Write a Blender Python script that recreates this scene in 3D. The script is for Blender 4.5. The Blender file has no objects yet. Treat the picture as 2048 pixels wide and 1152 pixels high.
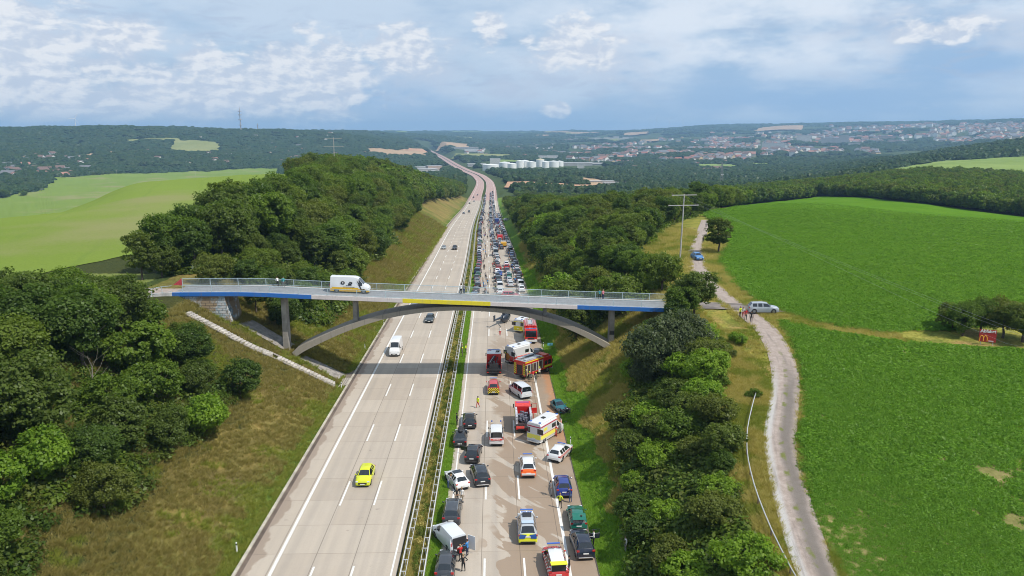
import bpy, bmesh, math, random
import numpy as np
from mathutils import Vector, Matrix
random.seed(7); rng = np.random.default_rng(7)
sc = bpy.context.scene
COL = sc.collection
# ------------------------------------------------------------------ camera
F, W2, H2 = 1500.0, 1024.0, 576.0
PITCH = math.atan(310/F); YAW = math.radians(1.46); CAMZ = 38.9
cam = bpy.data.cameras.new('camera'); cam.sensor_width = 36; cam.lens = 36*F/2048
cam.clip_start = 0.5; cam.clip_end = 60000
co = bpy.data.objects.new('camera', cam); COL.objects.link(co)
co.location = (0, 0, CAMZ); co.rotation_euler = (math.pi/2-PITCH, 0, -YAW)
sc.camera = co
FH = np.array([math.sin(YAW), math.cos(YAW), 0.0]); RT = np.array([math.cos(YAW), -math.sin(YAW), 0.0])
UPV = FH*math.sin(PITCH)+np.array([0, 0, math.cos(PITCH)]); FW = FH*math.cos(PITCH)-np.array([0, 0, math.sin(PITCH)])
def ray(px, py): return FW*F+RT*(px-W2)-UPV*(py-H2)
# ------------------------------------------------------------------ light
SUN_EL, SUN_AZ = math.radians(54), math.radians(120)     # azimuth clockwise from +Y (the road direction)
sd = Vector((math.sin(SUN_AZ)*math.cos(SUN_EL), math.cos(SUN_AZ)*math.cos(SUN_EL), math.sin(SUN_EL)))
sl = bpy.data.lights.new('sun', 'SUN'); sl.energy = 4.3; sl.angle = math.radians(.5); sl.color = (1, .95, .87)
so = bpy.data.objects.new('sun', sl); COL.objects.link(so); so.rotation_euler = sd.to_track_quat('Z', 'Y').to_euler()
sc.view_settings.view_transform = 'Standard'; sc.view_settings.look = 'None'; sc.view_settings.exposure = 0.12; sc.view_settings.gamma = 1
sc.cycles.filter_width = 1.0; sc.cycles.denoising_prefilter = 'ACCURATE'; sc.cycles.max_bounces = 6; sc.cycles.diffuse_bounces = 3; sc.cycles.glossy_bounces = 2; sc.cycles.transmission_bounces = 3
sc.cycles.transparent_max_bounces = 6; sc.cycles.volume_bounces = 0; sc.cycles.caustics_reflective = False; sc.cycles.caustics_refractive = False
# node helper
class NT:
    def __init__(s, tree): s.t = tree; s.n = tree.nodes; s.l = tree.links
    def new(s, typ, **kw):
        n = s.n.new(typ)
        for k, v in kw.items(): setattr(n, k, v)
        return n
    def put(s, sock, v):
        if v is None: return
        if isinstance(v, bpy.types.NodeSocket): s.l.new(v, sock)
        else:
            if sock.type == 'RGBA' and not hasattr(v, '__len__'): v = (v, v, v, 1)
            elif sock.type == 'RGBA' and len(v) == 3: v = (*v, 1)
            sock.default_value = v
    def m(s, op, a, b=None, c=None, clamp=False):
        n = s.new('ShaderNodeMath', operation=op, use_clamp=clamp)
        s.put(n.inputs[0], a); s.put(n.inputs[1], b); s.put(n.inputs[2], c) if c is not None else None
        return n.outputs[0]
    def vm(s, op, a, b=None):
        n = s.new('ShaderNodeVectorMath', operation=op); s.put(n.inputs[0], a); s.put(n.inputs[1], b)
        return n.outputs[0]
    def noise(s, vec, scale, detail=3, rough=.55, dist=0, out=0):
        n = s.new('ShaderNodeTexNoise'); s.put(n.inputs['Vector'], vec); n.inputs['Scale'].default_value = scale
        n.inputs['Detail'].default_value = detail; n.inputs['Roughness'].default_value = rough; n.inputs['Distortion'].default_value = dist
        return n.outputs[out]
    def ramp(s, fac, lo, hi):   # smooth 0..1 between lo and hi
        n = s.new('ShaderNodeMapRange', interpolation_type='SMOOTHSTEP'); s.put(n.inputs[0], fac)
        n.inputs[1].default_value = lo; n.inputs[2].default_value = hi
        return n.outputs[0]
    def mix(s, fac, a, b, mode='MIX'):
        n = s.new('ShaderNodeMix', data_type='RGBA', blend_type=mode); s.put(n.inputs[0], fac); s.put(n.inputs[6], a); s.put(n.inputs[7], b)
        return n.outputs[2]
    def sep(s, v):
        n = s.new('ShaderNodeSeparateXYZ'); s.put(n.inputs[0], v); return n.outputs
    def comb(s, x, y, z=0.0):
        n = s.new('ShaderNodeCombineXYZ'); s.put(n.inputs[0], x); s.put(n.inputs[1], y); s.put(n.inputs[2], z); return n.outputs[0]
    def attr(s, name, out=0):
        n = s.new('ShaderNodeAttribute', attribute_name=name); return n.outputs[out]
    def pos(s): return s.new('ShaderNodeNewGeometry').outputs['Position']
# ------------------------------------------------------------------ sky with cloud layers, laid out by compass direction
wd = bpy.data.worlds.new('World'); sc.world = wd; wd.use_nodes = True
q = NT(wd.node_tree); bg = q.n['Background']
sky = q.new('ShaderNodeTexSky', sky_type='NISHITA', sun_disc=False, sun_elevation=SUN_EL, sun_rotation=SUN_AZ, altitude=200, air_density=1.0, dust_density=.6, ozone_density=2.0)
d = q.new('ShaderNodeTexCoord').outputs['Generated']; X, Y, Z = q.sep(d)
az = q.m('MULTIPLY', q.m('ARCTAN2', X, Y), 57.2958); el = q.m('MULTIPLY', q.m('ARCSINE', Z), 57.2958)
def P2A(px, py):   # photograph pixel of a cloud -> compass direction
    v = ray(px, py); return math.degrees(math.atan2(v[0], v[1])), math.degrees(math.atan2(v[2], math.hypot(v[0], v[1])))
uv = q.comb(az, q.m('MULTIPLY', el, 2.0), 0)
uvs = q.comb(az, q.m('MULTIPLY', el, 3.4), 4.0)
warp = q.vm('SCALE', q.vm('SUBTRACT', q.noise(uv, .35, 3, .5, 0, 1), (.5, .5, .5))); warp.node.inputs[3].default_value = 1.3
uvw = q.vm('ADD', uv, warp)
relief = q.m('SUBTRACT', q.noise(uvw, .42, 6, .56), q.noise(q.vm('ADD', uvw, (.35, -.55, 0)), .42, 6, .56)); puff = q.noise(uvw, .42, 6, .56); puff2 = q.noise(uvw, 1.1, 5, .5); veil = q.noise(uvs, .09, 5, .55); veil2 = q.noise(uvs, .3, 6, .6, .6)
def blob(px, py, rx, ry):
    a, e = P2A(px, py); k = 57.3/F
    dx = q.m('DIVIDE', q.m('SUBTRACT', az, a), rx*k); dy = q.m('DIVIDE', q.m('SUBTRACT', el, e), ry*k)
    r2 = q.m('ADD', q.m('MULTIPLY', dx, dx), q.m('MULTIPLY', dy, dy)); return q.m('SUBTRACT', 1.0, q.m('SQRT', r2), clamp=True)
def union(L):
    o = None
    for b in L:
        v = blob(*b); o = v if o is None else q.m('MAXIMUM', o, v)
    return o
base = q.mix(.75, sky.outputs[0], (3.9, 5.4, 7.4))
lowblue = q.m('MULTIPLY', union([(1650, 200, 900, 150), (1950, 150, 420, 150), (1000, 235, 700, 60), (800, 200, 260, 90)]), .95, clamp=True)
base = q.mix(lowblue, base, (3.1, 4.8, 7.2))
# thin high veil
vm_ = q.ramp(q.m('ADD', veil, q.m('MULTIPLY', q.ramp(el, 1.5, 8.5), .16)), .44, .70)
c = q.mix(q.m('MULTIPLY', vm_, .75), base, (6.1, 7.1, 8.3))
# grey-blue streaky undersides
gm = q.m('MULTIPLY', q.ramp(veil2, .47, .68), q.ramp(union([(350, 130, 800, 150), (100, 60, 500, 160), (950, 170, 500, 90), (700, 90, 260, 60), (1880, 70, 420, 110)]), .0, .55))
c = q.mix(q.m('MULTIPLY', gm, .55), c, (4.1, 5.0, 6.6))
# bright bank upper right
bm = q.m('MULTIPLY', q.ramp(q.m('ADD', veil, q.m('MULTIPLY', puff, .5)), .60, .86), q.ramp(union([(1500, 60, 700, 110), (1900, 20, 500, 80), (1300, 90, 300, 90)]), 0, .7))
c = q.mix(q.m('MULTIPLY', bm, .8), c, (7.6, 8.2, 9.0))
# cumulus
soft = union([(120, 190, 380, 130), (480, 190, 380, 120), (230, 90, 220, 80), (820, 130, 220, 110), (640, 165, 210, 130), (1180, 120, 260, 100), (1020, 180, 130, 60), (1880, 60, 330, 60)])
core = union([(50, 120, 170, 140), (45, 190, 260, 80), (330, 195, 190, 60), (480, 165, 200, 85), (630, 160, 150, 110), (800, 100, 110, 60), (979, 60, 40, 45), (1150, 90, 110, 70), (240, 75, 120, 45), (1110, 220, 40, 22), (150, 210, 220, 55), (20, 60, 110, 70), (1880, 60, 110, 30)])
sm = q.ramp(q.m('ADD', q.m('MULTIPLY', soft, .55), q.m('MULTIPLY', puff, .8)), .56, .92)
c = q.mix(q.m('MULTIPLY', sm, .75), c, (5.3, 6.1, 7.4))
cm = q.ramp(q.m('ADD', q.m('MULTIPLY', q.m('POWER', core, .6), .50), q.m('ADD', q.m('MULTIPLY', puff, .80), q.m('MULTIPLY', puff2, .26))), .655, .88)
lit = q.m('ADD', q.ramp(relief, -.10, .13), q.m('MULTIPLY', core, .15), clamp=True)
cc = q.mix(lit, (5.5, 6.2, 7.4), (8.6, 8.7, 8.9))
c = q.mix(q.m('MULTIPLY', cm, .85), c, cc)
c = q.mix(q.m('MULTIPLY', q.ramp(el, 2.2, -.2), .35), c, (5.2, 6.5, 8.0))
q.put(bg.inputs[0], c); bg.inputs[1].default_value = .098
# ------------------------------------------------------------------ tags and mesh helpers
def tag(o, label=None, cat=None, group=None, kind=None):
    if label: o['label'] = label
    if cat: o['category'] = cat
    if group: o['group'] = group
    if kind: o['kind'] = kind
    return o
def empty(name, loc=(0, 0, 0), rz=0):
    o = bpy.data.objects.new(name, None); COL.objects.link(o); o.location = loc; o.rotation_euler = (0, 0, rz); o.empty_display_size = .3
    return o
def link(name, me, parent=None):
    o = bpy.data.objects.new(name, me); COL.objects.link(o)
    if parent: o.parent = parent
    return o
def npmesh(name, V, Fc, mats, mi=None, smooth=False):
    """V (n,3), Fc (m,k) array of quads/tris or list of arrays"""
    me = bpy.data.meshes.new(name); V = np.ascontiguousarray(V, dtype=np.float32)
    me.vertices.add(len(V)); me.vertices.foreach_set('co', V.ravel())
    Fc = np.asarray(Fc, dtype=np.int32); k = Fc.shape[1]; m = len(Fc)
    me.loops.add(m*k); me.loops.foreach_set('vertex_index', Fc.ravel())
    me.polygons.add(m); me.polygons.foreach_set('loop_start', np.arange(0, m*k, k, dtype=np.int32))
    me.polygons.foreach_set('loop_total', np.full(m, k, dtype=np.int32))
    for x in (mats if isinstance(mats, (list, tuple)) else [mats]): me.materials.append(x)
    if mi is not None: me.polygons.foreach_set('material_index', np.asarray(mi, dtype=np.int32))
    if smooth: me.polygons.foreach_set('use_smooth', np.ones(m, dtype=bool))
    me.update(); me.validate(); return me
def vattr(me, name, arr, typ='FLOAT'):
    a = me.attributes.new(name, typ, 'POINT')
    arr = np.ascontiguousarray(arr, dtype=np.float32)
    a.data.foreach_set('value' if typ == 'FLOAT' else ('color' if typ == 'FLOAT_COLOR' else 'vector'), arr.ravel())
class MB:
    def __init__(s): s.v = []; s.f = []; s.mi = []
    def add(s, vs, fs, mi=0):
        b = len(s.v); s.v += [tuple(x) for x in vs]; s.f += [tuple(i+b for i in f) for f in fs]; s.mi += [mi]*len(fs); return s
    def box(s, c, sz, mi=0, rz=0, rx=0, taper=1.0):
        hx, hy, hz = sz[0]/2, sz[1]/2, sz[2]/2; R = Matrix.Rotation(rz, 3, 'Z') @ Matrix.Rotation(rx, 3, 'X'); vs = []
        for z, t in ((-hz, 1), (hz, taper)):
            for x, y in ((-hx, -hy), (hx, -hy), (hx, hy), (-hx, hy)): vs.append(Vector(c)+R @ Vector((x*t, y*t, z)))
        return s.add(vs, [(3, 2, 1, 0), (4, 5, 6, 7), (0, 1, 5, 4), (1, 2, 6, 5), (2, 3, 7, 6), (3, 0, 4, 7)], mi)
    def bar(s, a, b, r, n=6, mi=0, r2=None, cap=True):
        a, b = Vector(a), Vector(b); d = (b-a); r2 = r if r2 is None else r2
        if d.length < 1e-6: return s
        t = d.to_track_quat('Z', 'Y').to_matrix(); vs = []
        for p, rr in ((a, r), (b, r2)):
            for i in range(n):
                an = 2*math.pi*(i+.5)/n; vs.append(p+t @ Vector((math.cos(an)*rr, math.sin(an)*rr, 0)))
        fs = [(i, (i+1) % n, n+(i+1) % n, n+i) for i in range(n)]
        if cap: fs += [tuple(range(n-1, -1, -1)), tuple(range(n, 2*n))]
        return s.add(vs, fs, mi)
    def prism(s, pts, axis_vec, mi=0):   # closed polygon pts (3D) extruded by axis_vec
        n = len(pts); a = Vector(axis_vec); vs = [Vector(p) for p in pts]+[Vector(p)+a for p in pts]
        return s.add(vs, [tuple(range(n-1, -1, -1)), tuple(range(n, 2*n))]+[(i, (i+1) % n, n+(i+1) % n, n+i) for i in range(n)], mi)
    def ell(s, c, r, nu=10, nv=6, mi=0):
        vs = []; fs = []
        for j in range(nv+1):
            ph = math.pi*j/nv
            for i in range(nu):
                th = 2*math.pi*i/nu; vs.append((c[0]+r[0]*math.sin(ph)*math.cos(th), c[1]+r[1]*math.sin(ph)*math.sin(th), c[2]-r[2]*math.cos(ph)))
        for j in range(nv):
            for i in range(nu): fs.append((j*nu+i, j*nu+(i+1) % nu, (j+1)*nu+(i+1) % nu, (j+1)*nu+i))
        return s.add(vs, fs, mi)
    def mesh(s, name, mats, smooth=None, bevel=0):
        bm = bmesh.new(); vv = [bm.verts.new(v) for v in s.v]
        for f, mi in zip(s.f, s.mi):
            try: fc = bm.faces.new([vv[i] for i in f]); fc.material_index = mi
            except ValueError: pass
        bmesh.ops.remove_doubles(bm, verts=bm.verts, dist=1e-5); bmesh.ops.recalc_face_normals(bm, faces=bm.faces)
        if bevel: bmesh.ops.bevel(bm, geom=list(bm.edges), offset=bevel, segments=1, affect='EDGES', clamp_overlap=True)
        me = bpy.data.meshes.new(name); bm.to_mesh(me); bm.free()
        for x in (mats if isinstance(mats, (list, tuple)) else [mats]): me.materials.append(x)
        if smooth: me.shade_smooth(); me.set_sharp_from_angle(angle=math.radians(smooth))
        return me
    def obj(s, name, mats, parent=None, smooth=None, bevel=0): return link(name, s.mesh(name, mats, smooth, bevel), parent)
# ------------------------------------------------------------------ materials
MATS = {}
def mat(name, col, rough=.6, metal=0, coat=0, var=0, vscale=2.0, bump=0, spec=.5, emit=None):
    if name in MATS: return MATS[name]
    m = bpy.data.materials.new(name); m.use_nodes = True; k = NT(m.node_tree); b = k.n['Principled BSDF']
    b.inputs['Roughness'].default_value = rough; b.inputs['Metallic'].default_value = metal; b.inputs['Coat Weight'].default_value = coat
    b.inputs['Specular IOR Level'].default_value = spec; b.inputs['Coat Roughness'].default_value = .06
    tc = k.new('ShaderNodeTexCoord').outputs['Object']
    if var:
        n = k.noise(tc, vscale, 4, .6); cl = k.mix(k.ramp(n, .3, .7), tuple(x*(1-var) for x in col), tuple(min(1, x*(1+var)) for x in col)); k.put(b.inputs['Base Color'], cl)
    else: k.put(b.inputs['Base Color'], col)
    if bump:
        bn = k.new('ShaderNodeBump'); bn.inputs['Distance'].default_value = bump; k.put(bn.inputs['Height'], k.noise(tc, vscale*2, 5, .6)); k.l.new(bn.outputs[0], b.inputs['Normal'])
    if emit: k.put(b.inputs['Emission Color'], col); b.inputs['Emission Strength'].default_value = emit
    MATS[name] = m; return m
def objmat(name, rough=.3, coat=0, metal=0):   # takes the object's own colour
    if name in MATS: return MATS[name]
    m = bpy.data.materials.new(name); m.use_nodes = True; k = NT(m.node_tree); b = k.n['Principled BSDF']
    oi = k.new('ShaderNodeObjectInfo'); tc = k.new('ShaderNodeTexCoord').outputs['Object']
    k.put(b.inputs['Base Color'], k.mix(k.m('MULTIPLY', k.ramp(k.noise(tc, 1.7, 4), .45, .75), .10), oi.outputs['Color'], (.30, .27, .23)))
    b.inputs['Roughness'].default_value = rough; b.inputs['Coat Weight'].default_value = coat; b.inputs['Metallic'].default_value = metal; b.inputs['Coat Roughness'].default_value = .05
    MATS[name] = m; return m
# ------------------------------------------------------------------ terrain
def pchip(xs, ys):
    xs = np.array(xs, float); ys = np.array(ys, float); h = np.diff(xs); dl = np.diff(ys)/h; m = np.zeros_like(ys)
    for i in range(1, len(xs)-1):
        if dl[i-1]*dl[i] > 0: w1, w2 = 2*h[i]+h[i-1], h[i]+2*h[i-1]; m[i] = (w1+w2)/(w1/dl[i-1]+w2/dl[i])
    m[0], m[-1] = dl[0], dl[-1]
    def f(x):
        x = np.clip(np.asarray(x, float), xs[0], xs[-1]); i = np.clip(np.searchsorted(xs, x)-1, 0, len(xs)-2)
        t = (x-xs[i])/h[i]; t2, t3 = t*t, t*t*t
        return (2*t3-3*t2+1)*ys[i]+(t3-2*t2+t)*h[i]*m[i]+(-2*t3+3*t2)*ys[i+1]+(t3-t2)*h[i]*m[i+1]
    return f
_zr = pchip([-60, 0, 177, 300, 447, 751, 940, 1061, 1400, 1750, 2250, 2700, 3400, 4200, 5200, 7000],
            [38.2, 38.9, 41.3, 46, 53.5, 70.3, 76.5, 80, 91, 99, 106, 110, 113, 113, 108, 75])
_xc = pchip([-60, 0, 180, 450, 750, 940, 1100, 1400, 1750, 2250, 2700, 3400, 4200, 5200, 7000],
            [0, 0, 0, -3, -4.2, -4.6, -4.6, -7, -22, -78, -128, -205, -305, -440, -680])
# road stations: everything laid on the road uses the same linear profile
RS = np.concatenate([np.arange(10, 200, 2.0), np.arange(200, 500, 4.0), np.arange(500, 1200, 8.0), np.arange(1200, 5600, 25.0)])
RZ = CAMZ-_zr(RS); RX = _xc(RS)
def zr(y): return np.interp(y, RS, RZ)
def xc(y): return np.interp(y, RS, RX)
TC = np.array([-400, 0, 250, 480, 700, 850, 985, 1100, 1250, 1450, 1640, 1850, 2048, 2450], float)
TD = np.array([150, 200, 300, 400, 500, 600, 750, 900, 1100, 1400, 1800, 2300, 3000, 3800, 5000, 7000, 9000, 12000, 17000], float)
TB = np.array([
 [26,26,26,25.5,25.5,27,29,29,29,28,28,28,28,28],
 [26,26,26,26,26,27,29,30,29,28,28,28,28,28],
 [29,27,26,26,26,28,34,36,33,29.5,28,28.5,29,30],
 [50,42,26,25.5,26,30,40,44,43,38,34,38,40,42],
 [65,58,28.5,25.5,27,35,48,52,53,46,42,42,44,45],
 [78,72,47,30,30,42,57,60,62,54,47,43,44,45],
 [92,88,70,52,45,52,68,71,73,63,52,44,44,45],
 [100,100,88,70,60,64,74,78,80,72,60,45,45,46],
 [105,108,102,90,80,76,80,85,88,82,70,46,45,40],
 [108,110,110,105,100,92,91,93,97,94,84,52,44,30],
 [105,108,112,112,110,105,100,102,106,104,94,58,40,20],
 [90,98,105,112,112,110,106,109,112,110,100,62,24,10],
 [50,55,70,85,102,112,112,113,113,112,106,92,60,50],
 [5,-2,-14,-9,28,85,113,110,108,106,100,90,80,70],
 [10,5,-5,-2,6,50,108,100,90,88,80,62,40,30],
 [10,10,5,5,15,35,70,60,50,32,10,-20,-60,-80],
 [10,10,10,8,8,10,25,20,0,-60,-80,-95,-115,-120],
 [0,0,0,0,-2,0,0,-2,-12,-90,-110,-120,-130,-140],
 [-8,-8,-8,-8,-8,-8,-8,-8,-15,-90,-110,-120,-130,-140]], float)
_ga = np.linspace(-45, 45, 361); _gd = np.linspace(math.log(150), math.log(17000), 400)
_ca = np.degrees(np.arctan((TC-W2)/1535.0))+1.46
_r1 = np.array([np.interp(_ga, _ca, row) for row in TB]); _r2 = np.array([np.interp(_gd, np.log(TD), _r1[:, j]) for j in range(len(_ga))]).T
def _blur(a, k, ax):
    w = np.hanning(2*k+3)[1:-1]; w /= w.sum(); p = [(0, 0), (0, 0)]; p[ax] = (k, k); b = np.pad(a, p, mode='edge')
    return np.apply_along_axis(lambda r: np.convolve(r, w, 'valid'), ax, b)
TG = _blur(_blur(_r2, 5, 0), 9, 1)
def sst(a, b, x): t = np.clip((x-a)/(b-a), 0, 1); return t*t*(3-2*t)
# value noise on a fixed lattice
_lat = rng.random((256, 256))
def vnoise(x, y):
    xi = np.floor(x).astype(int); yi = np.floor(y).astype(int); fx = x-xi; fy = y-yi; fx = fx*fx*(3-2*fx); fy = fy*fy*(3-2*fy)
    g = lambda i, j: _lat[i & 255, j & 255]
    return (g(xi, yi)*(1-fx)+g(xi+1, yi)*fx)*(1-fy)+(g(xi, yi+1)*(1-fx)+g(xi+1, yi+1)*fx)*fy
def fbm(x, y, o=4):
    s = 0; a = 1; t = 0
    for i in range(o): s = s+a*vnoise(x*2**i+17*i, y*2**i+31*i); t += a; a *= .5
    return s/t-.5
def natural(x, y):
    d = np.hypot(x, y); a = np.degrees(np.arctan2(x, y))
    gi = np.clip((a+45)/90*360, 0, 359.999); gj = np.clip((np.log(np.maximum(d, 150))-_gd[0])/(_gd[-1]-_gd[0])*399, 0, 398.999)
    i0 = gi.astype(int); j0 = gj.astype(int); fi = gi-i0; fj = gj-j0
    h = (TG[j0, i0]*(1-fi)+TG[j0, i0+1]*fi)*(1-fj)+(TG[j0+1, i0]*(1-fi)+TG[j0+1, i0+1]*fi)*fj
    hr = np.interp(y, [30, 50, 80, 120, 160], [34, 33, 30.3, 28.2, 28]); hl = 25.4
    hn = hl+(hr-hl)*sst(-20, 5, x); h = hn+(h-hn)*sst(140, 230, d)
    n = fbm(x/60, y/60)*np.clip(d/400, .25, 3)*2.2+fbm(x/420+5, y/420+9, 3)*np.clip((d-900)/60, 0, 60)*.9
    return CAMZ-h+n*sst(150, 600, d)+fbm(x/9, y/9, 3)*.35
EL, ML, MR, ER = -23.7, -9.0, -5.2, 9.5      # pavement edges
def T(x, y):
    x = np.asarray(x, float); y = np.asarray(y, float); N = natural(x, y); u = x-xc(y); z0 = zr(y); d = np.abs(y)
    mg = np.clip((d-600)*.014, 0, 22)
    e = np.maximum(0, np.maximum(EL-1.6-mg-u, u-ER-1.4-mg)); s = np.where(u < 0, 1.66, 1.5)
    cutz = z0-.12+e/s; fillz = z0-.12-e/2.0
    w = sst(5600, 5200, y); r = np.clip(N, fillz, cutz)
    # swale of the median
    r = np.where((u > ML) & (u < MR), z0-.05, r)
    pav = ((u > EL-mg*.7) & (u < ML)) | ((u > MR) & (u < ER+mg*.7)); r = np.where(pav | ((u >= ML) & (u <= MR) & (d > 500)), z0-.15-d*.0007, r)
    return N*(1-w)+r*w
def Ts(x, y): return float(T(np.array([x]), np.array([y]))[0])
def gp(px, py, up=0.0, zf=None):
    """ground point under a pixel of the photograph (up = height of the seen point above the ground)"""
    v = ray(px, py); v = v/math.hypot(v[0], v[1]); t = np.concatenate([np.arange(40, 700, .5), np.geomspace(700, 15000, 3000)])
    x, y = v[0]*t, v[1]*t; z = CAMZ+v[2]*t; g = (T(x, y) if zf is None else zf(x, y))+up
    i = np.argmax(z <= g)
    if z[i] > g[i]: i = len(t)-1
    i = max(i, 1); a = (z[i-1]-g[i-1]); b = (g[i]-z[i]); k = a/(a+b+1e-9); tt = t[i-1]+(t[i]-t[i-1])*k
    return Vector((v[0]*tt, v[1]*tt, float((T(np.array([v[0]*tt]), np.array([v[1]*tt]))[0]))))
def onY(px, py, Yp):
    v = ray(px, py); t = Yp/v[1]; return Vector((v[0]*t, Yp, CAMZ+v[2]*t))
def onZ(px, py, z):
    v = ray(px, py); t = (z-CAMZ)/v[2]; return Vector((v[0]*t, v[1]*t, z))
def road_pt(px, py): return gp(px, py, zf=lambda x, y: zr(y))
def polar(px, dist):    # compass direction of a photograph column, at a distance
    a = math.atan((px-W2)/1535.0)+YAW; return math.sin(a)*dist, math.cos(a)*dist
# track centre line (field track right of the cutting), from the junction both ways
TRK = [gp(*p) for p in [(1412, 440), (1402, 470), (1394, 500), (1396, 530), (1415, 562), (1448, 595), (1490, 625), (1532, 660), (1556, 700), (1570, 750), (1566, 820), (1560, 880), (1572, 950), (1590, 1020), (1612, 1090), (1640, 1160)]]
TRK = np.array([(p.x, p.y) for p in TRK])
def dense(P, step=1.0):
    out = []
    for i in range(len(P)-1):
        p0, p1, p2, p3 = P[max(i-1, 0)], P[i], P[i+1], P[min(i+2, len(P)-1)]; n = max(2, int(np.hypot(*(p2-p1)[:2])/step))
        for k in range(n):
            t = k/n; out.append(.5*((2*p1)+(-p0+p2)*t+(2*p0-5*p1+4*p2-p3)*t*t+(-p0+3*p1-3*p2+p3)*t**3))
    out.append(P[-1]); return np.array(out)
TRKD = dense(TRK)
def dist_path(x, y, P):
    x = np.asarray(x, float); y = np.asarray(y, float); o = np.full(x.shape, 1e9)
    sel = (x > P[:, 0].min()-12) & (x < P[:, 0].max()+12) & (y > P[:, 1].min()-12) & (y < P[:, 1].max()+12)
    if sel.any():
        xs, ys = x[sel], y[sel]; m = np.full(xs.shape, 1e9)
        for p in P: m = np.minimum(m, np.hypot(xs-p[0], ys-p[1]))
        o[sel] = m
    return o
# right-hand crop field outlines
FIELD_U = [gp(*p) for p in [(1412, 432), (1500, 410), (1640, 394), (1720, 396), (1800, 404), (1930, 420), (2060, 436), (2300, 462), (2340, 620), (2100, 640), (1885, 660), (1760, 664), (1640, 645), (1570, 622), (1510, 600), (1470, 565), (1440, 525), (1440, 508), (1480, 470)]]
FIELD_L = [gp(*p) for p in [(1556, 642), (1640, 662), (1760, 682), (1890, 694), (2100, 706), (2300, 730), (2600, 1300), (1720, 1300), (1690, 1152), (1640, 1060), (1612, 960), (1602, 880), (1610, 800), (1606, 740), (1585, 680)]]
FIELD_G = [gp(*p) for p in [(-500, 640), (-500, 470), (-60, 410), (78, 384), (102, 358), (240, 349), (480, 339), (560, 339), (620, 420), (420, 500), (250, 512), (0, 566)]]
FIELD_U, FIELD_L, FIELD_G = [np.array([(p.x, p.y) for p in L]) for L in (FIELD_U, FIELD_L, FIELD_G)]
def inpoly(x, y, P):
    x = np.asarray(x, float); y = np.asarray(y, float); r = np.zeros(x.shape, bool); n = len(P)
    for i in range(n):
        x1, y1 = P[i]; x2, y2 = P[(i+1) % n]
        if y1 == y2: continue
        c = ((y1 > y) != (y2 > y)) & (x < (x2-x1)*(y-y1)/(y2-y1)+x1); r ^= c
    return r
# --- the ground sheet
az = np.radians(np.linspace(-62, 62, 621)); rr = np.concatenate([np.geomspace(14, 700, 640), np.geomspace(700, 17000, 331)[1:]])
A, R = np.meshgrid(az, rr); gx, gy = R*np.sin(A), R*np.cos(A); gz = T(gx, gy)
u = gx-xc(gy); D = R
n1 = fbm(gx/7, gy/7); n2 = fbm(gx/2.2, gy/2.2, 3); n3 = fbm(gx/25+40, gy/25)
def C(*v): return np.array(v)
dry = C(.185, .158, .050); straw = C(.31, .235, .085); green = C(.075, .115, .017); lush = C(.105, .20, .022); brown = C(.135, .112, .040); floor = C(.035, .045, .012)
col = np.zeros(gx.shape+(3,)); col[:] = C(.05, .075, .02)
def blend(mask, c):
    global col
    m = np.clip(mask, 0, 1)[..., None]; col = col*(1-m)+c*m
near = D < 900
slopeL = (u < EL) & (u > EL-34) & near; slopeR = (u > ER) & (u < ER+34) & near
blend(slopeL*1.0, dry); blend(slopeL*sst(-.05, .15, n1), brown); blend(slopeL*sst(.02, .22, n2+n3*.5)*.7, straw)
blend(slopeL*sst(-.05, .25, n3+n2*.4)*.75, green)
blend(slopeL*sst(EL-4.8-4*n1, EL-1.2, u), green*1.15); blend(slopeL*sst(150, 320, D)*.5*sst(.0, .2, n1), straw)
blend(slopeR*1.0, C(.26, .24, .05)); blend(slopeR*sst(-.02, .18, n1), straw*.9); blend(slopeR*sst(.0, .2, n2+n3*.6)*.75, green*1.3)
blend(slopeR*sst(ER+6.2+6*n1, ER+3.2, u), lush)
blend(((u > ML) & (u < MR)).astype(float)*near, dry*.9); blend(((u > -6.5) & (u < MR)).astype(float)*near, green*1.5)
blend(((gx < -55) & (gy > 100) & (D < 620) & (gy*1.0 > 0) & (u < -60))*1.0, C(.16, .20, .05))
dt = dist_path(gx, gy, TRKD)
side = (gx > 15) & (gy < 420) & (u > ER+12)
blend(side*1.0, C(.25, .25, .05)); blend(side*sst(.0, .2, n1), straw*.95); blend(side*sst(.0, .15, -n2)*.6, green*1.2)
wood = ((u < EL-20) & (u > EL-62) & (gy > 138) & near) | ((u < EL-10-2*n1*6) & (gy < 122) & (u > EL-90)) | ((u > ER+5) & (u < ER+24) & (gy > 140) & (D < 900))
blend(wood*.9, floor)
v = col.reshape(-1, 3)
nr, nc = gx.shape; idx = np.arange(nr*nc).reshape(nr, nc)
Fq = np.stack([idx[:-1, :-1], idx[:-1, 1:], idx[1:, 1:], idx[1:, :-1]], -1).reshape(-1, 4)
m = bpy.data.materials.new('ground'); m.use_nodes = True; k = NT(m.node_tree); b = k.n['Principled BSDF']; ps = k.pos()
c0 = k.attr('gcol'); nn = k.noise(ps, 2.6, 6, .7); nf = k.noise(ps, .35, 4, .6); nfar = k.noise(ps, .004, 6, .65)
c1 = k.mix(k.ramp(nn, .3, .7), k.vm('MULTIPLY', c0, (.55, .58, .5)), k.vm('MULTIPLY', c0, (1.45, 1.4, 1.5)))
c1 = k.mix(k.m('MULTIPLY', k.ramp(nf, .35, .7), .35), c1, k.vm('MULTIPLY', c0, (1.35, 1.1, .8)))
k.put(b.inputs['Base Color'], c1); b.inputs['Roughness'].default_value = .95; b.inputs['Specular IOR Level'].default_value = .1
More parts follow.
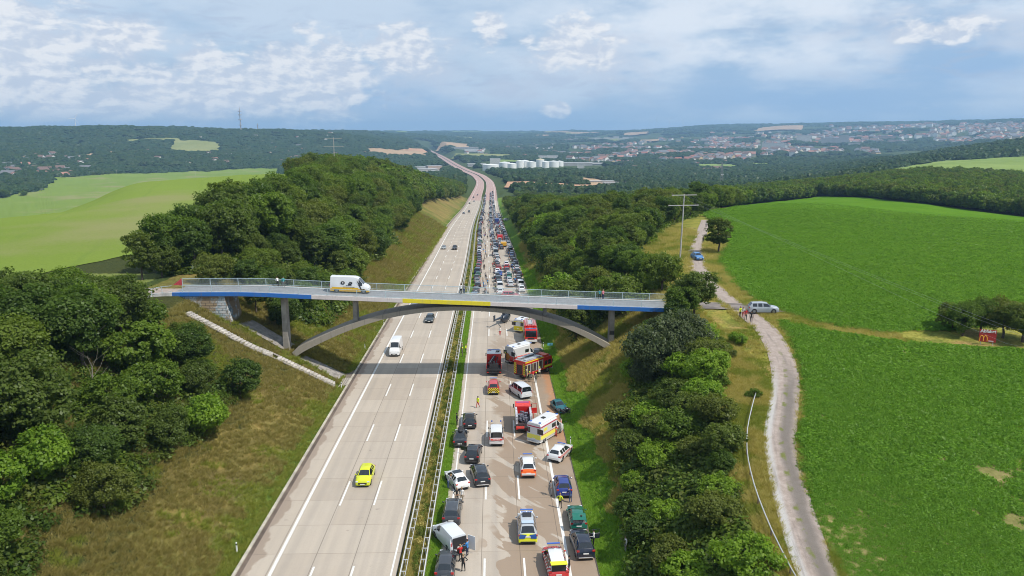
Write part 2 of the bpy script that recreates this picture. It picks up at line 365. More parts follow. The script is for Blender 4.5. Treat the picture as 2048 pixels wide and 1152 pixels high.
bn = k.new('ShaderNodeBump'); bn.inputs['Distance'].default_value = .25; k.put(bn.inputs['Height'], k.noise(ps, 3.0, 6, .75)); k.l.new(bn.outputs[0], b.inputs['Normal'])
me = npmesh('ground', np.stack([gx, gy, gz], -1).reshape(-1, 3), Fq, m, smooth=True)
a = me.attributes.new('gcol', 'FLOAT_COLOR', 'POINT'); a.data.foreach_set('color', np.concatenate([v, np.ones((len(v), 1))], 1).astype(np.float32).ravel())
tag(link('ground', me), kind='structure')
# --- draped sheets
def strip(u0, u1, y0, y1, dz, step=None, nx=1, fx=None):
    ys = RS[(RS > y0) & (RS < y1)]; ys = np.concatenate([[y0], ys, [y1]]); us = np.linspace(u0, u1, nx+1)
    X = us[None, :]+xc(ys)[:, None]; Yv = np.repeat(ys[:, None], nx+1, 1); Zv = np.repeat(zr(ys)[:, None], nx+1, 1)+dz
    n = len(ys); id_ = np.arange(n*(nx+1)).reshape(n, nx+1)
    Fq = np.stack([id_[:-1, :-1], id_[:-1, 1:], id_[1:, 1:], id_[1:, :-1]], -1).reshape(-1, 4)
    V = np.stack([X, Yv, Zv], -1).reshape(-1, 3); uvv = np.stack([np.repeat(us[None, :], n, 0), Yv, Zv*0], -1).reshape(-1, 3)
    return V, Fq, uvv
def join(L):
    V = []; Fc = []; U = []; b = 0
    for v, f, uu in L: V.append(v); Fc.append(f+b); U.append(uu); b += len(v)
    return np.concatenate(V), np.concatenate(Fc), np.concatenate(U)
def road_material(name, right):
    m = bpy.data.materials.new(name); m.use_nodes = True; k = NT(m.node_tree); b = k.n['Principled BSDF']
    x, y, _ = k.sep(k.attr('ruv', 1)); ps = k.comb(x, y, 0)
    slab = k.new('ShaderNodeTexWhiteNoise'); lane = k.m('FLOOR', k.m('DIVIDE', k.m('ADD', x, 20.7 if not right else 1.2), 3.75))
    sy = k.m('FLOOR', k.m('DIVIDE', y, 5.5)); k.put(slab.inputs['Vector'], k.comb(lane, sy, 3.0))
    c = k.mix(slab.outputs[0], (.385, .325, .262), (.450, .388, .318))
    # tyre lanes and long streaks
    st = k.noise(k.comb(k.m('MULTIPLY', x, 1.1), k.m('MULTIPLY', y, .02)), 1.0, 4, .6); c = k.mix(k.m('MULTIPLY', k.ramp(st, .38, .7), .30), c, (.29, .262, .23))
    wt = None
    for lx in ((-18.75, -14.95, -11.35) if not right else (-2.8, .9, 4.8)):
        for s_ in (-.85, .85): dd = k.ramp(k.m('ABSOLUTE', k.m('SUBTRACT', x, lx+s_)), .55, .12); wt = dd if wt is None else k.m('MAXIMUM', wt, dd)
    c = k.mix(k.m('MULTIPLY', wt, k.m('MULTIPLY', k.ramp(k.noise(k.comb(x, k.m('MULTIPLY', y, .05)), .5, 3), .3, .7), .30)), c, (.25, .225, .20))
    oil = k.m('MULTIPLY', k.ramp(k.noise(ps, .9, 3, .5), .70, .76), .35); c = k.mix(oil, c, (.14, .12, .105))
    c = k.mix(k.m('MULTIPLY', k.ramp(k.noise(ps, .35, 5, .65), .45, .75), .25), c, (.47, .41, .35))
    c = k.mix(k.m('MULTIPLY', k.ramp(k.noise(ps, 6, 3, .7), .4, .8), .18), c, (.22, .2, .18))
    if right:
        # wetted and dirt-washed slabs round the accident, with dry patches left
        wx = k.m('MULTIPLY', k.ramp(x, -3.0, .2), k.m('MULTIPLY', k.ramp(y, 165, 128), 1))
        wn = k.noise(k.comb(k.m('ADD', x, k.m('MULTIPLY', y, .55)), k.m('MULTIPLY', y, .35)), .42, 3, .5, .8)
        dryp = k.ramp(k.m('ADD', wn, k.m('MULTIPLY', k.ramp(x, 3, -2), .10)), .55, .575)
        wet = k.m('MULTIPLY', wx, k.m('SUBTRACT', 1, dryp)); wet = k.m('MULTIPLY', wet, k.ramp(k.m('ADD', k.noise(ps, .16, 3, .6), k.m('MULTIPLY', k.ramp(x, -2, 4), .35)), .45, .62))
        wet = k.m('MAXIMUM', wet, k.m('MULTIPLY', k.ramp(x, 6.6, 7.4), k.m('MULTIPLY', k.ramp(y, 165, 120), .9)))
        c = k.mix(k.m('MULTIPLY', wet, .8), c, (.265, .190, .128))
        mud = k.m('MULTIPLY', k.ramp(k.m('ADD', x, k.m('MULTIPLY', k.noise(ps, .25, 4, .6), 3.0)), 9.4, 10.4), k.m('MULTIPLY', k.ramp(y, 135, 120), k.ramp(y, 84, 100)))
        c = k.mix(k.m('MULTIPLY', mud, .75), c, (.42, .20, .09))
        grit = k.m('MULTIPLY', k.ramp(k.noise(ps, 1.3, 5, .75, .5), .58, .64), k.m('MULTIPLY', k.ramp(x, 6.5, 8), k.m('MULTIPLY', k.ramp(y, 140, 125), k.ramp(y, 98, 112)))); c = k.mix(k.m('MULTIPLY', grit, .6), c, (.5, .36, .2))
        k.put(b.inputs['Roughness'], k.m('SUBTRACT', .8, k.m('MULTIPLY', wet, .25)))
    else:
        e = k.m('ADD', x, k.m('MULTIPLY', k.noise(ps, .22, 4, .6), 3.4)); ed = k.ramp(e, -20.75, -21.0)
        c = k.mix(k.m('MULTIPLY', ed, .62), c, (.215, .155, .115)); b.inputs['Roughness'].default_value = .8
    # joints
    jl = None
    for xx in ((-23.3, -20.95, -17.1, -13.35) if not right else (-1.25, 2.45, 6.35)):
        dd = k.m('ABSOLUTE', k.m('SUBTRACT', x, xx)); o = k.m('LESS_THAN', dd, .035); jl = o if jl is None else k.m('MAXIMUM', jl, o)
    fy = k.m('ABSOLUTE', k.m('SUBTRACT', k.m('FRACT', k.m('DIVIDE', y, 5.5)), .5)); jt = k.m('GREATER_THAN', fy, .4945)
    jt = k.m('MULTIPLY', jt, .7); c = k.mix(k.m('MULTIPLY', k.m('MAXIMUM', jl, jt), .6), c, (.09, .07, .055))
    # newer reddish surfacing further down the hill
    c = k.mix(k.ramp(y, 820, 850), c, k.mix(k.ramp(st, .4, .7), (.40, .27, .235), (.34, .235, .21)))
    k.put(b.inputs['Base Color'], c); b.inputs['Specular IOR Level'].default_value = .3
    return m
for nm, a0, a1, rt in (('motorway_carriageway', EL, ML, False), ('motorway_carriageway', MR, ER, True)):
    V, Fq, U = strip(a0, a1, 12, 5500, 0, nx=4); me = npmesh(nm, V, Fq, road_material('concrete_slabs' if rt else 'concrete_slabs_dry', rt)); vattr(me, 'ruv', U, 'FLOAT_VECTOR')
    tag(link(nm, me), kind='structure')
white = mat('line_paint', (.66, .65, .62), .7, var=.08, vscale=1.5)
L = []
for a0, w, y1 in ((-20.6, .30, 4000), (-9.5, .17, 4000), (-4.6, .17, 4000), (6.92, .30, 4000)): L.append(strip(a0-w/2, a0+w/2, 12, y1, .012))
for c0, ph in ((-16.85, 63.7), (-13.15, 63.7), (-.95, 64.7), (2.78, 64.7)):
    y = ph-6-18*2
    while y < 1500: L.append(strip(c0-.10, c0+.10, max(12, y), y+6, .012)); y += 18
V, Fq, U = join(L); tag(link('road_markings', npmesh('road_markings', V, Fq, white)), kind='structure')
# kerb with gutter stain
kb = MB(); gut = []
kerbm = mat('kerb_concrete', (.42, .38, .31), .85, var=.25, vscale=.6)
V1, F1, U1 = strip(EL-.32, EL-.02, 12, 900, .12); V2, F2, U2 = strip(EL-.02, EL-.018, 12, 900, .12)
V2 = V2.copy(); V2[1::2, 2] -= .16
V3, F3, U3 = strip(EL-.34, EL-.32, 12, 900, .12); V3 = V3.copy(); V3[0::2, 2] -= .3
V, Fq, U = join([(V1, F1, U1), (V2, F2, U2), (V3, F3, U3)]); tag(link('kerb', npmesh('kerb', V, Fq, kerbm)), kind='structure')
V, Fq, U = strip(EL+.01, EL+.38, 12, 900, .008); tag(link('gutter', npmesh('gutter', V, Fq, mat('gutter_dirt', (.115, .085, .065), .8, var=.35, vscale=.3))), kind='structure')
V, Fq, U = strip(ER-.02, ER+.12, 12, 900, .008); tag(link('road_edge', npmesh('road_edge', V, Fq, mat('edge_dirt', (.07, .06, .05), .9, var=.3, vscale=.5))), kind='structure')
def ribbon(P, w, dz, name, m, wl=None, nx=6, zf=None):
    P = np.asarray(P); t = np.gradient(P, axis=0); t /= np.linalg.norm(t, axis=1)[:, None]; nrm = np.stack([t[:, 1], -t[:, 0]], 1)
    w = np.broadcast_to(np.asarray(w, float), (len(P),)); us = np.linspace(-1, 1, nx+1); X = P[:, 0:1]+nrm[:, 0:1]*us[None]*w[:, None]/2; Yv = P[:, 1:2]+nrm[:, 1:2]*us[None]*w[:, None]/2
    Zc = T(P[:, 0], P[:, 1]); Zv = T(X, Yv)*.35+Zc[:, None]*.65+dz if zf is None else zf(X, Yv)+dz
    s = np.concatenate([[0], np.cumsum(np.hypot(*np.diff(P, axis=0).T))]); n = len(P); id_ = np.arange(n*(nx+1)).reshape(n, nx+1)
    Fq = np.stack([id_[:-1, :-1], id_[:-1, 1:], id_[1:, 1:], id_[1:, :-1]], -1).reshape(-1, 4); me = npmesh(name, np.stack([X, Yv, Zv], -1).reshape(-1, 3), Fq, m, smooth=True)
    vattr(me, 'ruv', np.stack([X*0+us[None]*w[:, None]/2, X*0+s[:, None], X*0], -1).reshape(-1, 3), 'FLOAT_VECTOR'); return tag(link(name, me), kind='structure')
m = bpy.data.materials.new('gravel_track'); m.use_nodes = True; k = NT(m.node_tree); b = k.n['Principled BSDF']; x, y, _ = k.sep(k.attr('ruv', 1)); ps = k.comb(x, y, 0)
c = k.mix(k.ramp(k.noise(ps, 1.2, 5, .7), .3, .7), (.27, .215, .18), (.38, .315, .275))
c = k.mix(k.m('MULTIPLY', k.ramp(y, 52, 34), k.m('MULTIPLY', k.ramp(k.m('ABSOLUTE', k.m('SUBTRACT', x, k.m('MULTIPLY', k.noise(ps, .12, 2), 1.1))), 1.0, .15), .8)), c, (.12, .105, .09))
c = k.mix(k.m('MULTIPLY', k.m('MULTIPLY', k.ramp(y, 104, 125), k.ramp(x, -1.2, -.9)), k.m('MULTIPLY', k.ramp(x, -.2, -.6), 0.0)), c, (.4, .4, .39))
c = k.mix(k.m('MULTIPLY', k.m('MULTIPLY', k.ramp(y, 48, 30), k.ramp(x, -.55, -1.1)), .7), c, (.44, .44, .43))
c = k.mix(k.m('MULTIPLY', k.ramp(k.noise(k.comb(k.m('MULTIPLY', x, 2.2), k.m('MULTIPLY', y, .12)), 1, 4, .6), .5, .68), .5), c, (.17, .14, .125))
gr = k.m('MULTIPLY', k.ramp(k.m('ABSOLUTE', k.m('ADD', x, -.1)), .38, .1), k.m('MULTIPLY', k.ramp(k.noise(ps, .5, 4, .6), .50, .60), k.ramp(y, 58, 40))); c = k.mix(gr, c, (.13, .14, .035))
k.put(b.inputs['Base Color'], c); b.inputs['Roughness'].default_value = .95
bn = k.new('ShaderNodeBump'); bn.inputs['Distance'].default_value = .05; k.put(bn.inputs['Height'], k.noise(ps, 7, 4, .7)); k.l.new(bn.outputs[0], b.inputs['Normal'])
TRACKM = m
tw = np.interp(np.linspace(0, 1, len(TRKD)), [0, .35, .47, .52, .6, 1], [3.0, 3.3, 5.5, 5.6, 3.4, 3.2])
ribbon(TRKD[::-1], tw[::-1], .07, 'field_track', m)

def field_sheet(P, name, m, up=.05, da=.06, rows=70):
    """a field cut out as its own sheet lying on the ground: columns run outwards, each from the near hedge line to the far one"""
    P = np.asarray(P, float); ang = np.degrees(np.arctan2(P[:, 0], P[:, 1])); a = np.arange(ang.min()+.01, min(ang.max(), 60)-.01, da); cols = []
    for t in a:
        dx, dy = math.sin(math.radians(t)), math.cos(math.radians(t)); rs = []
        for i in range(len(P)):
            p, q_ = P[i], P[(i+1) % len(P)]; e = q_-p; den = dx*e[1]-dy*e[0]
            if abs(den) < 1e-9: continue
            r = (p[0]*e[1]-p[1]*e[0])/den; s_ = (p[0]*dy-p[1]*dx)/den
            if 0 <= s_ <= 1 and r > 0: rs.append(r)
        if len(rs) < 2: cols.append(cols[-1] if cols else (1, 1)); continue
        cols.append((min(rs), max(rs)))
    c = np.array(cols); t = np.linspace(0, 1, rows); R = c[:, :1]*(c[:, 1:]/c[:, :1])**t[None]; A = np.radians(a)[:, None]
    X, Yv = R*np.sin(A), R*np.cos(A); Zv = T(X, Yv)+up+R*.00045+np.maximum(R-300, 0)*.0012; n, k_ = X.shape; id_ = np.arange(n*k_).reshape(n, k_)
    Fq = np.stack([id_[:-1, :-1], id_[:-1, 1:], id_[1:, 1:], id_[1:, :-1]], -1).reshape(-1, 4)
    return tag(link(name, npmesh(name, np.stack([X, Yv, Zv], -1).reshape(-1, 3), Fq, m, smooth=True)), kind='structure')
def fieldmat(name, a, b_, sc1=.05, sc2=1.2, amt=.5, stripe=None, patch=None, bump=.15):
    m = bpy.data.materials.new(name); m.use_nodes = True; k = NT(m.node_tree); b = k.n['Principled BSDF']; ps = k.pos(); x, y, _ = k.sep(ps)
    c = k.mix(k.ramp(k.noise(ps, sc1, 5, .6), .32, .68), a, b_)
    c = k.mix(k.m('MULTIPLY', k.ramp(k.noise(ps, sc2, 6, .75), .35, .7), amt), c, tuple(v*.45 for v in a))
    if stripe:
        an, per, cc, am = stripe; t = k.m('ADD', k.m('MULTIPLY', x, math.cos(an)), k.m('MULTIPLY', y, math.sin(an)))
        t = k.m('ADD', t, k.m('MULTIPLY', k.noise(ps, .02, 3), per*.5)); f = k.m('ABSOLUTE', k.m('SUBTRACT', k.m('FRACT', k.m('DIVIDE', t, per)), .5)); c = k.mix(k.m('MULTIPLY', k.ramp(f, .44, .49), am), c, cc)
    if patch:
        sc3, lo, hi, cc = patch; c = k.mix(k.ramp(k.m('ADD', k.noise(ps, sc3, 3, .5), k.m('MULTIPLY', k.noise(ps, 1.1, 4, .7), .16)), lo, hi), c, cc)
    k.put(b.inputs['Base Color'], c); b.inputs['Roughness'].default_value = 1; b.inputs['Specular IOR Level'].default_value = 0
    bn = k.new('ShaderNodeBump'); bn.inputs['Distance'].default_value = bump; k.put(bn.inputs['Height'], k.noise(ps, sc2*2, 5, .7)); k.l.new(bn.outputs[0], b.inputs['Normal'])
    return m
field_sheet(FIELD_G, 'field', fieldmat('young_crop', (.165, .232, .042), (.19, .258, .052), .008, 2.5, .28, stripe=(.35, 21, (.14, .205, .045), .35), patch=(.012, .60, .76, (.22, .23, .09))))
CROPM = fieldmat('clover_soil', (.16, .17, .05), (.31, .26, .11), .4, 1.3, .4)
field_sheet(FIELD_U, 'field', fieldmat('clover_upper', (.085, .19, .012), (.11, .22, .018), .05, 1.3, .5)); field_sheet(FIELD_L, 'field', CROPM)
# ------------------------------------------------------------------ bridge
concrete = mat('weathered_concrete', (.30, .275, .24), .85, var=.3, vscale=.5, bump=.01)
galv = mat('galvanised_steel', (.55, .56, .55), .5, metal=.1, var=.15)
railp = mat('pale_blue_railing_paint', (.42, .52, .55), .5, var=.12)
YF, YB = 118.2, 124.4
FT = [(300, 590), (349, 586.5), (460, 586), (623, 591.8), (805, 599), (981, 605.6), (1155, 612.3), (1330, 618), (1400, 620.5)]
_dk = [onY(a, b, YF) for a, b in FT]; _dz = pchip([p.x for p in _dk], [p.z for p in _dk])
def dz(x): return float(_dz(x))
def xf(px): return onY(px, 600, YF).x
bridge = empty('arch_bridge', ((xf(800)), 121.3, dz(xf(800)))); bo = bridge.location.copy()
tag(bridge, 'slender concrete arch bridge with painted edge beam crossing the motorway', 'bridge')
def bpart(mb, name, m, **kw):
    mb.v = [tuple(Vector(v)-bo) for v in mb.v]; return mb.obj(name, m, bridge, **kw)
def band(xs, y0, y1, top, bot, zf=dz):   # solid band following the deck's own line
    mb = MB(); n = len(xs); vs = []
    for x in xs: z = zf(x); vs += [(x, y0, z+bot), (x, y1, z+bot), (x, y1, z+top), (x, y0, z+top)]
    fs = [(0, 1, 2, 3)[::-1], tuple(4*(n-1)+i for i in range(4))]
    for i in range(n-1):
        for j in range(4): fs.append((4*i+j, 4*i+(j+1) % 4, 4*i+4+(j+1) % 4, 4*i+4+j))
    return mb.add(vs, fs)
XL, XR = xf(345), xf(1352); xs = np.linspace(XL, XR, 60)
bpart(band(xs, YF+.28, YB-.28, -.06, -.62), 'deck_slab', concrete)
asph = mat('bridge_asphalt', (.20, .205, .215), .85, var=.12, vscale=.7)
bpart(band(xs, YF+.85, YB-.85, -.02, -.055), 'roadway', asph)
for a, b_ in ((YF+.27, YF+.85), (YB-.85, YB-.27)): bpart(band(xs, a, b_, .10, -.055), 'kerb', mat('kerb_pale', (.36, .35, .34), .8, var=.2))
def streaked(name, col, dirt=(.16, .14, .12), amt=.6):
    m = mat(name, col, .6); k = NT(m.node_tree); b = k.n['Principled BSDF']; x, y, z = k.sep(k.pos()); st = k.noise(k.comb(k.m('MULTIPLY', x, 2.4), 0, k.m('MULTIPLY', z, .25)), 1.0, 5, .7); pt = k.noise(k.pos(), .5, 5, .65)
    c = k.mix(k.m('MULTIPLY', k.ramp(st, .52, .75), amt), col, dirt); c = k.mix(k.m('MULTIPLY', k.ramp(pt, .5, .75), amt*.7), c, tuple(v*.6+.12 for v in col)); k.put(b.inputs['Base Color'], c); return m
blue = streaked('blue_beam_paint', (.020, .135, .44)); wht = streaked('white_beam_paint', (.60, .54, .52)); yel = streaked('yellow_beam_paint', (.70, .58, .02), (.25, .2, .06))
EDG = [(345, 623, blue), (623, 805, wht), (805, 981, yel), (981, 1155, wht), (1155, 1352, blue)]
for a, b_, m in EDG:
    xx = np.linspace(xf(a), xf(b_), 16); bpart(band(xx, YF, YF+.27, .10, -.52), 'painted_edge_beam', m)
bpart(band(xs, YB-.27, YB, .10, -.52), 'edge_beam', concrete)
lip = MB();
# railings
def railing(y, x0, x1, n, nm):
    xs_ = np.linspace(x0, x1, n+1); H = 1.12; mb = MB()
    for zz, r in ((H, .05), (.16, .032)):
        for i in range(n): mb.bar((xs_[i], y, dz(xs_[i])+.1+zz), (xs_[i+1], y, dz(xs_[i+1])+.1+zz), r, 4)
    root = bpart(mb, nm, railp); pm_ = MB().bar((0, 0, 0), (0, 0, H), .055, 4).mesh('post', railp)
    for i, x in enumerate(xs_): o = link('post', pm_, root); o.location = Vector((x, y, dz(x)+.1))-bo
    mb = MB(); x = x0
    while x < x1:
        z = dz(x)+.1; mb.add([(x-.009, y, z+.16), (x+.009, y, z+.16), (x+.009, y, z+H), (x-.009, y, z+H)], [(0, 1, 2, 3)]); x += .125
    mb.v = [tuple(Vector(v)-bo) for v in mb.v]; mb.obj('balusters', railp, root)
railing(YF+.14, xf(366), xf(1340), 17, 'front_railing'); railing(YB-.14, onY(366, 572, YB).x, onY(1352, 600, YB).x, 18, 'rear_railing')
# curved wing of the left end
w0 = Vector((XL, YF, dz(XL))); wing = [w0, w0+Vector((-1.5, -.15, -.12)), w0+Vector((-2.9, -.7, -.3)), w0+Vector((-3.9, -1.7, -.55))]
mb = MB(); mr = MB()
for a, b_ in zip(wing[:-1], wing[1:]):
    d_ = (b_-a); nn_ = Vector((-d_.y, d_.x, 0)).normalized()*.3
    mb.add([a+Vector((0, 0, -.7)), b_+Vector((0, 0, -.7)), b_+Vector((0, 0, .12)), a+Vector((0, 0, .12)), a-nn_+Vector((0, 0, -.7)), b_-nn_+Vector((0, 0, -.7)), b_-nn_+Vector((0, 0, .12)), a-nn_+Vector((0, 0, .12))], [(0, 1, 2, 3), (7, 6, 5, 4), (3, 2, 6, 7), (1, 5, 6, 2), (0, 3, 7, 4)])
    mr.bar(a+Vector((0, .1, 1.2)), b_+Vector((0, .1, 1.2)), .05, 4); mr.bar(a+Vector((0, .1, .28)), b_+Vector((0, .1, .28)), .035, 4); mr.bar(b_+Vector((0, .1, .1)), b_+Vector((0, .1, 1.2)), .055, 4)
mr.bar(wing[-1]+Vector((0, .1, 1.2)), wing[-1]+Vector((-1.0, -.6, .1)), .05, 4)
bpart(mb, 'wing_wall', mat('wing_concrete', (.48, .47, .45), .8, var=.3, vscale=.6)); bpart(mr, 'wing_railing', railp)
# red closing panel of the rear railing
p = onY(366, 572, YB); z = dz(p.x)+.1
bpart(MB().prism([(p.x-.05, YB-.2, z), (p.x-.05, YB-.2, z+1.2), (p.x-1.5, YB-.2, z+.1)], (0, .04, 0)), 'end_panel', mat('red_end_panel', (.42, .05, .06), .6, var=.15))
# arch
AB = [(590, 716), (597, 710), (636, 688.8), (702, 659.8), (768, 638.7), (820, 628.6), (858, 624), (917, 621), (1005, 626), (1064, 637), (1122, 653), (1166, 672), (1213, 698), (1224, 705)]
A0, A1 = 119.3, 123.3; ap = [onY(a, b_, A0) for a, b_ in AB]; _az = pchip([p.x for p in ap], [p.z for p in ap]); ax = np.linspace(ap[0].x, ap[-1].x, 72)
n = len(ax); vs = []
for i, x in enumerate(ax):
    z = float(_az(x)); s_ = (float(_az(x+.1))-float(_az(x-.1)))/.2; L_ = math.hypot(1, s_); th = .62+.35*abs((x+3.5)/26)
    ox, oz = -s_/L_*th, th/L_; vs += [(x, A0, z), (x, A1, z), (x+ox, A1, z+oz), (x+ox, A0, z+oz)]
fs = [(3, 2, 1, 0), tuple(4*(n-1)+i for i in range(4))]
for i in range(n-1):
    for j in range(4): fs.append((4*i+j, 4*i+(j+1) % 4, 4*i+4+(j+1) % 4, 4*i+4+j))
bpart(MB().add(vs, fs), 'arch_rib', streaked('arch_concrete', (.30, .265, .215), (.11, .10, .08), .8))
def pier(px, ytop, ybot, w, nm, ground=True, dep=1.7):
    p = onY(px, ytop, 120.4); x = p.x; zt = dz(x)-.6; zb = (Ts(x, 121)-.6) if ground else float(_az(x))+.4
    mb = MB(); mb.add([(x-w*.62, 120.4, zb), (x+w*.62, 120.4, zb), (x+w*.62, 120.4+dep, zb), (x-w*.62, 120.4+dep, zb), (x-w*.5, 120.4, zt), (x+w*.5, 120.4, zt), (x+w*.5, 120.4+dep, zt), (x-w*.5, 120.4+dep, zt)], [(3, 2, 1, 0), (4, 5, 6, 7), (0, 1, 5, 4), (1, 2, 6, 5), (2, 3, 7, 6), (3, 0, 4, 7)])
    return bpart(mb, nm, concrete), x, zb
pl, x, zb = pier(566, 600, 695, .72, 'pier'); bl = MB().box((x+.42*.98, 121.2, Ts(x, 121)+1.0), (.03, 1.1, 1.3)); bl.v = [tuple(Vector(v)-bo) for v in bl.v]; bl.obj('graffiti', mat('blue_spray', (.05, .22, .42), .6, var=.4, vscale=2), pl)
pr, x, zb = pier(1225, 620, 690, .72, 'pier'); bl = MB().box((x, 120.385, Ts(x, 121)+2.0), (.8, .03, .7)); bl.v = [tuple(Vector(v)-bo) for v in bl.v]; bl.obj('graffiti', mat('black_spray', (.03, .03, .03), .6), pr)
pier(709, 603, 650, .62, 'spandrel_column', False); pier(1090, 618, 640, .5, 'spandrel_column', False, 1.3)
# masonry abutment
def brickmat(name, c1, c2, mort, sx, sy, graffiti=None, axis=0):
    m = bpy.data.materials.new(name); m.use_nodes = True; k = NT(m.node_tree); b = k.n['Principled BSDF']; X_, Y_, Z_ = k.sep(k.pos())
    uvv = k.comb(X_ if axis == 0 else Y_, Z_, 0); br = k.new('ShaderNodeTexBrick'); k.put(br.inputs['Vector'], uvv); br.inputs['Scale'].default_value = 1; br.inputs['Brick Width'].default_value = sx; br.inputs['Row Height'].default_value = sy; br.inputs['Mortar Size'].default_value = .035
    k.put(br.inputs['Color1'], c1); k.put(br.inputs['Color2'], c2); k.put(br.inputs['Mortar'], mort); c = br.outputs[0]
    if graffiti:
        g = k.noise(k.comb(X_ if axis == 0 else Y_, Z_, 5), .45, 4, .6, .5); g2 = k.noise(uvv, 1.4, 3, .6, 1.5); gm = k.m('MULTIPLY', k.ramp(g, graffiti[0], graffiti[0]+.08), k.m('SUBTRACT', 1, k.m('MULTIPLY', br.outputs[1], .8)))
        gc = k.mix(k.ramp(g2, .48, .54), (.52, .53, .54), graffiti[1]); c = k.mix(k.m('MULTIPLY', gm, .85), c, gc)
    k.put(b.inputs['Base Color'], c); b.inputs['Roughness'].default_value = .9
    bn = k.new('ShaderNodeBump'); bn.inputs['Distance'].default_value = .06; k.put(bn.inputs['Height'], k.m('SUBTRACT', 1, br.outputs[1])); k.l.new(bn.outputs[0], b.inputs['Normal']); return m
sm1 = brickmat('graffiti_masonry', (.36, .27, .17), (.27, .20, .13), (.10, .08, .06), 1.3, .42, (.42, (.30, .40, .46)))
x1 = onY(449, 596, 118.45).x; xb = x1+.85; x0 = XL-.5
mb = MB(); zt0, zt1 = dz(x0)-.6, dz(x1)-.6; zb0, zb1 = zt0-4.2, zt1-7.5
mb.add([(x0, 118.45, zb0), (xb+.3, 118.45, zb1), (x1, 118.45, zt1), (x0, 118.45, zt0)], [(0, 1, 2, 3)], 0)
mb.add([(xb+.3, 118.45, zb1), (xb+.3, 124.1, zb1), (x1, 124.1, zt1), (x1, 118.45, zt1)], [(0, 1, 2, 3)], 1)
mb.add([(x0, 124.1, zb0), (xb+.3, 124.1, zb1), (x1, 124.1, zt1), (x0, 124.1, zt0)], [(3, 2, 1, 0)], 0)
bpart(mb, 'stone_abutment', [sm1, brickmat('abutment_end', (.25, .19, .13), (.21, .16, .11), (.2, .15, .1), 2.2, 1.1, (.50, (.10, .20, .28)), 1)])
# right abutment mostly behind the bushes
x2 = xf(1335); mb = MB().box((x2+2.5, 121.3, dz(x2)-2.7), (5, 5.6, 4.0)); bpart(mb, 'right_abutment', concrete)
# ------------------------------------------------------------------ approach paths and paving
lp = [Vector((XL+1.5, 121.3, 0)), Vector((XL-4, 121.5, 0)), Vector((XL-12, 122.5, 0)), Vector((XL-25, 125, 0)), Vector((XL-60, 128, 0))]
LP = dense(np.array([(p.x, p.y) for p in lp])); DZL = dz(XL)-.02
ribbon(LP[::-1], 4.0, .06, 'approach_path', TRACKM)
rp = dense(np.array([(XR-2, 121.3), (XR+3, 121.0), (XR+8, 120.6), (XR+13, 119.5), (XR+19, 117.8), (XR+27, 114.5)]))
ribbon(rp[::-1], 4.6, .10, 'approach_path', mat('dark_worn_asphalt', (.17, .145, .13), .9, var=.3, vscale=.5, bump=.02))
# embankment steps
sp = [gp(*p) for p in [(376, 629), (430, 657), (495, 692), (545, 713), (600, 739), (668, 771)]]
SP = dense(np.array([(p.x, p.y) for p in sp]), .45)
stm = mat('pale_step_concrete', (.43, .40, .36), .85, var=.3, vscale=.8)
mid = SP[len(SP)//2]; st = empty('embankment_steps', (mid[0], mid[1], Ts(*mid))); so_ = st.location.copy(); tag(st, 'long straight flight of pale concrete steps down the left embankment', 'steps')
mb = MB(); ck = MB(); hr_ = MB()
for i in range(0, len(SP)-1):
    a, b_ = SP[i], SP[i+1]; t = b_-a; t = t/np.linalg.norm(t); nn_ = np.array([-t[1], t[0]]); z = Ts(*((a+b_)/2))+.24; rz_ = math.atan2(t[1], t[0])
    if 24 < i < 27 or 60 < i < 62: continue
    mb.box((*((a+b_)/2), z-.12), (.66, 1.35, .55), 0, rz_)
    if i % 4 == 0 and i+4 < len(SP):
        for s_, rr_ in ((.80, .12), (-.80, .1)):
            c0 = a+nn_*s_; c1 = SP[i+4]+nn_*s_; ck.bar((*c0, Ts(*c0)+.26), (*c1, Ts(*c1)+.26), rr_, 4)
        c0 = a+nn_*.50; c1 = SP[i+4]+nn_*.50
for o_, nm, m in ((mb, 'steps', stm), (ck, 'side_kerb', mat('step_kerb', (.40, .36, .32), .85, var=.2))):
    o_.v = [tuple(Vector(v)-so_) for v in o_.v]; o_.obj(nm, m, st)
pv = mat('slope_paving', (.24, .22, .20), .9, var=.35, vscale=1.6, bump=.03)
PAVED = []
def patch(pts, name, m, up=.1, n=14):   # four corner pixels -> draped quad
    P = [gp(*p) for p in pts]; V = []; PAVED.append(np.array([(p.x, p.y) for p in P]))
    for i in range(n+1):
        for j in range(n+1):
            s_, t = i/n, j/n; x = P[0].x*(1-s_)*(1-t)+P[1].x*s_*(1-t)+P[2].x*s_*t+P[3].x*(1-s_)*t; y = P[0].y*(1-s_)*(1-t)+P[1].y*s_*(1-t)+P[2].y*s_*t+P[3].y*(1-s_)*t
            V.append((x, y, Ts(x, y)+up))
    id_ = np.arange((n+1)**2).reshape(n+1, n+1); Fq = np.stack([id_[:-1, :-1], id_[:-1, 1:], id_[1:, 1:], id_[1:, :-1]], -1).reshape(-1, 4)
    return tag(link(name, npmesh(name, np.array(V), Fq, m)), kind='structure')
patch([(476, 648), (505, 640), (590, 690), (566, 700)], 'paving', pv)
patch([(676, 775), (690, 748), (722, 738), (705, 770)], 'paving', brickmat('cobbles', (.38, .34, .29), (.30, .27, .23), (.16, .13, .1), .35, .25, None, 0))
patch([(596, 716), (612, 712), (690, 748), (676, 760)], 'paving', pv, .08)
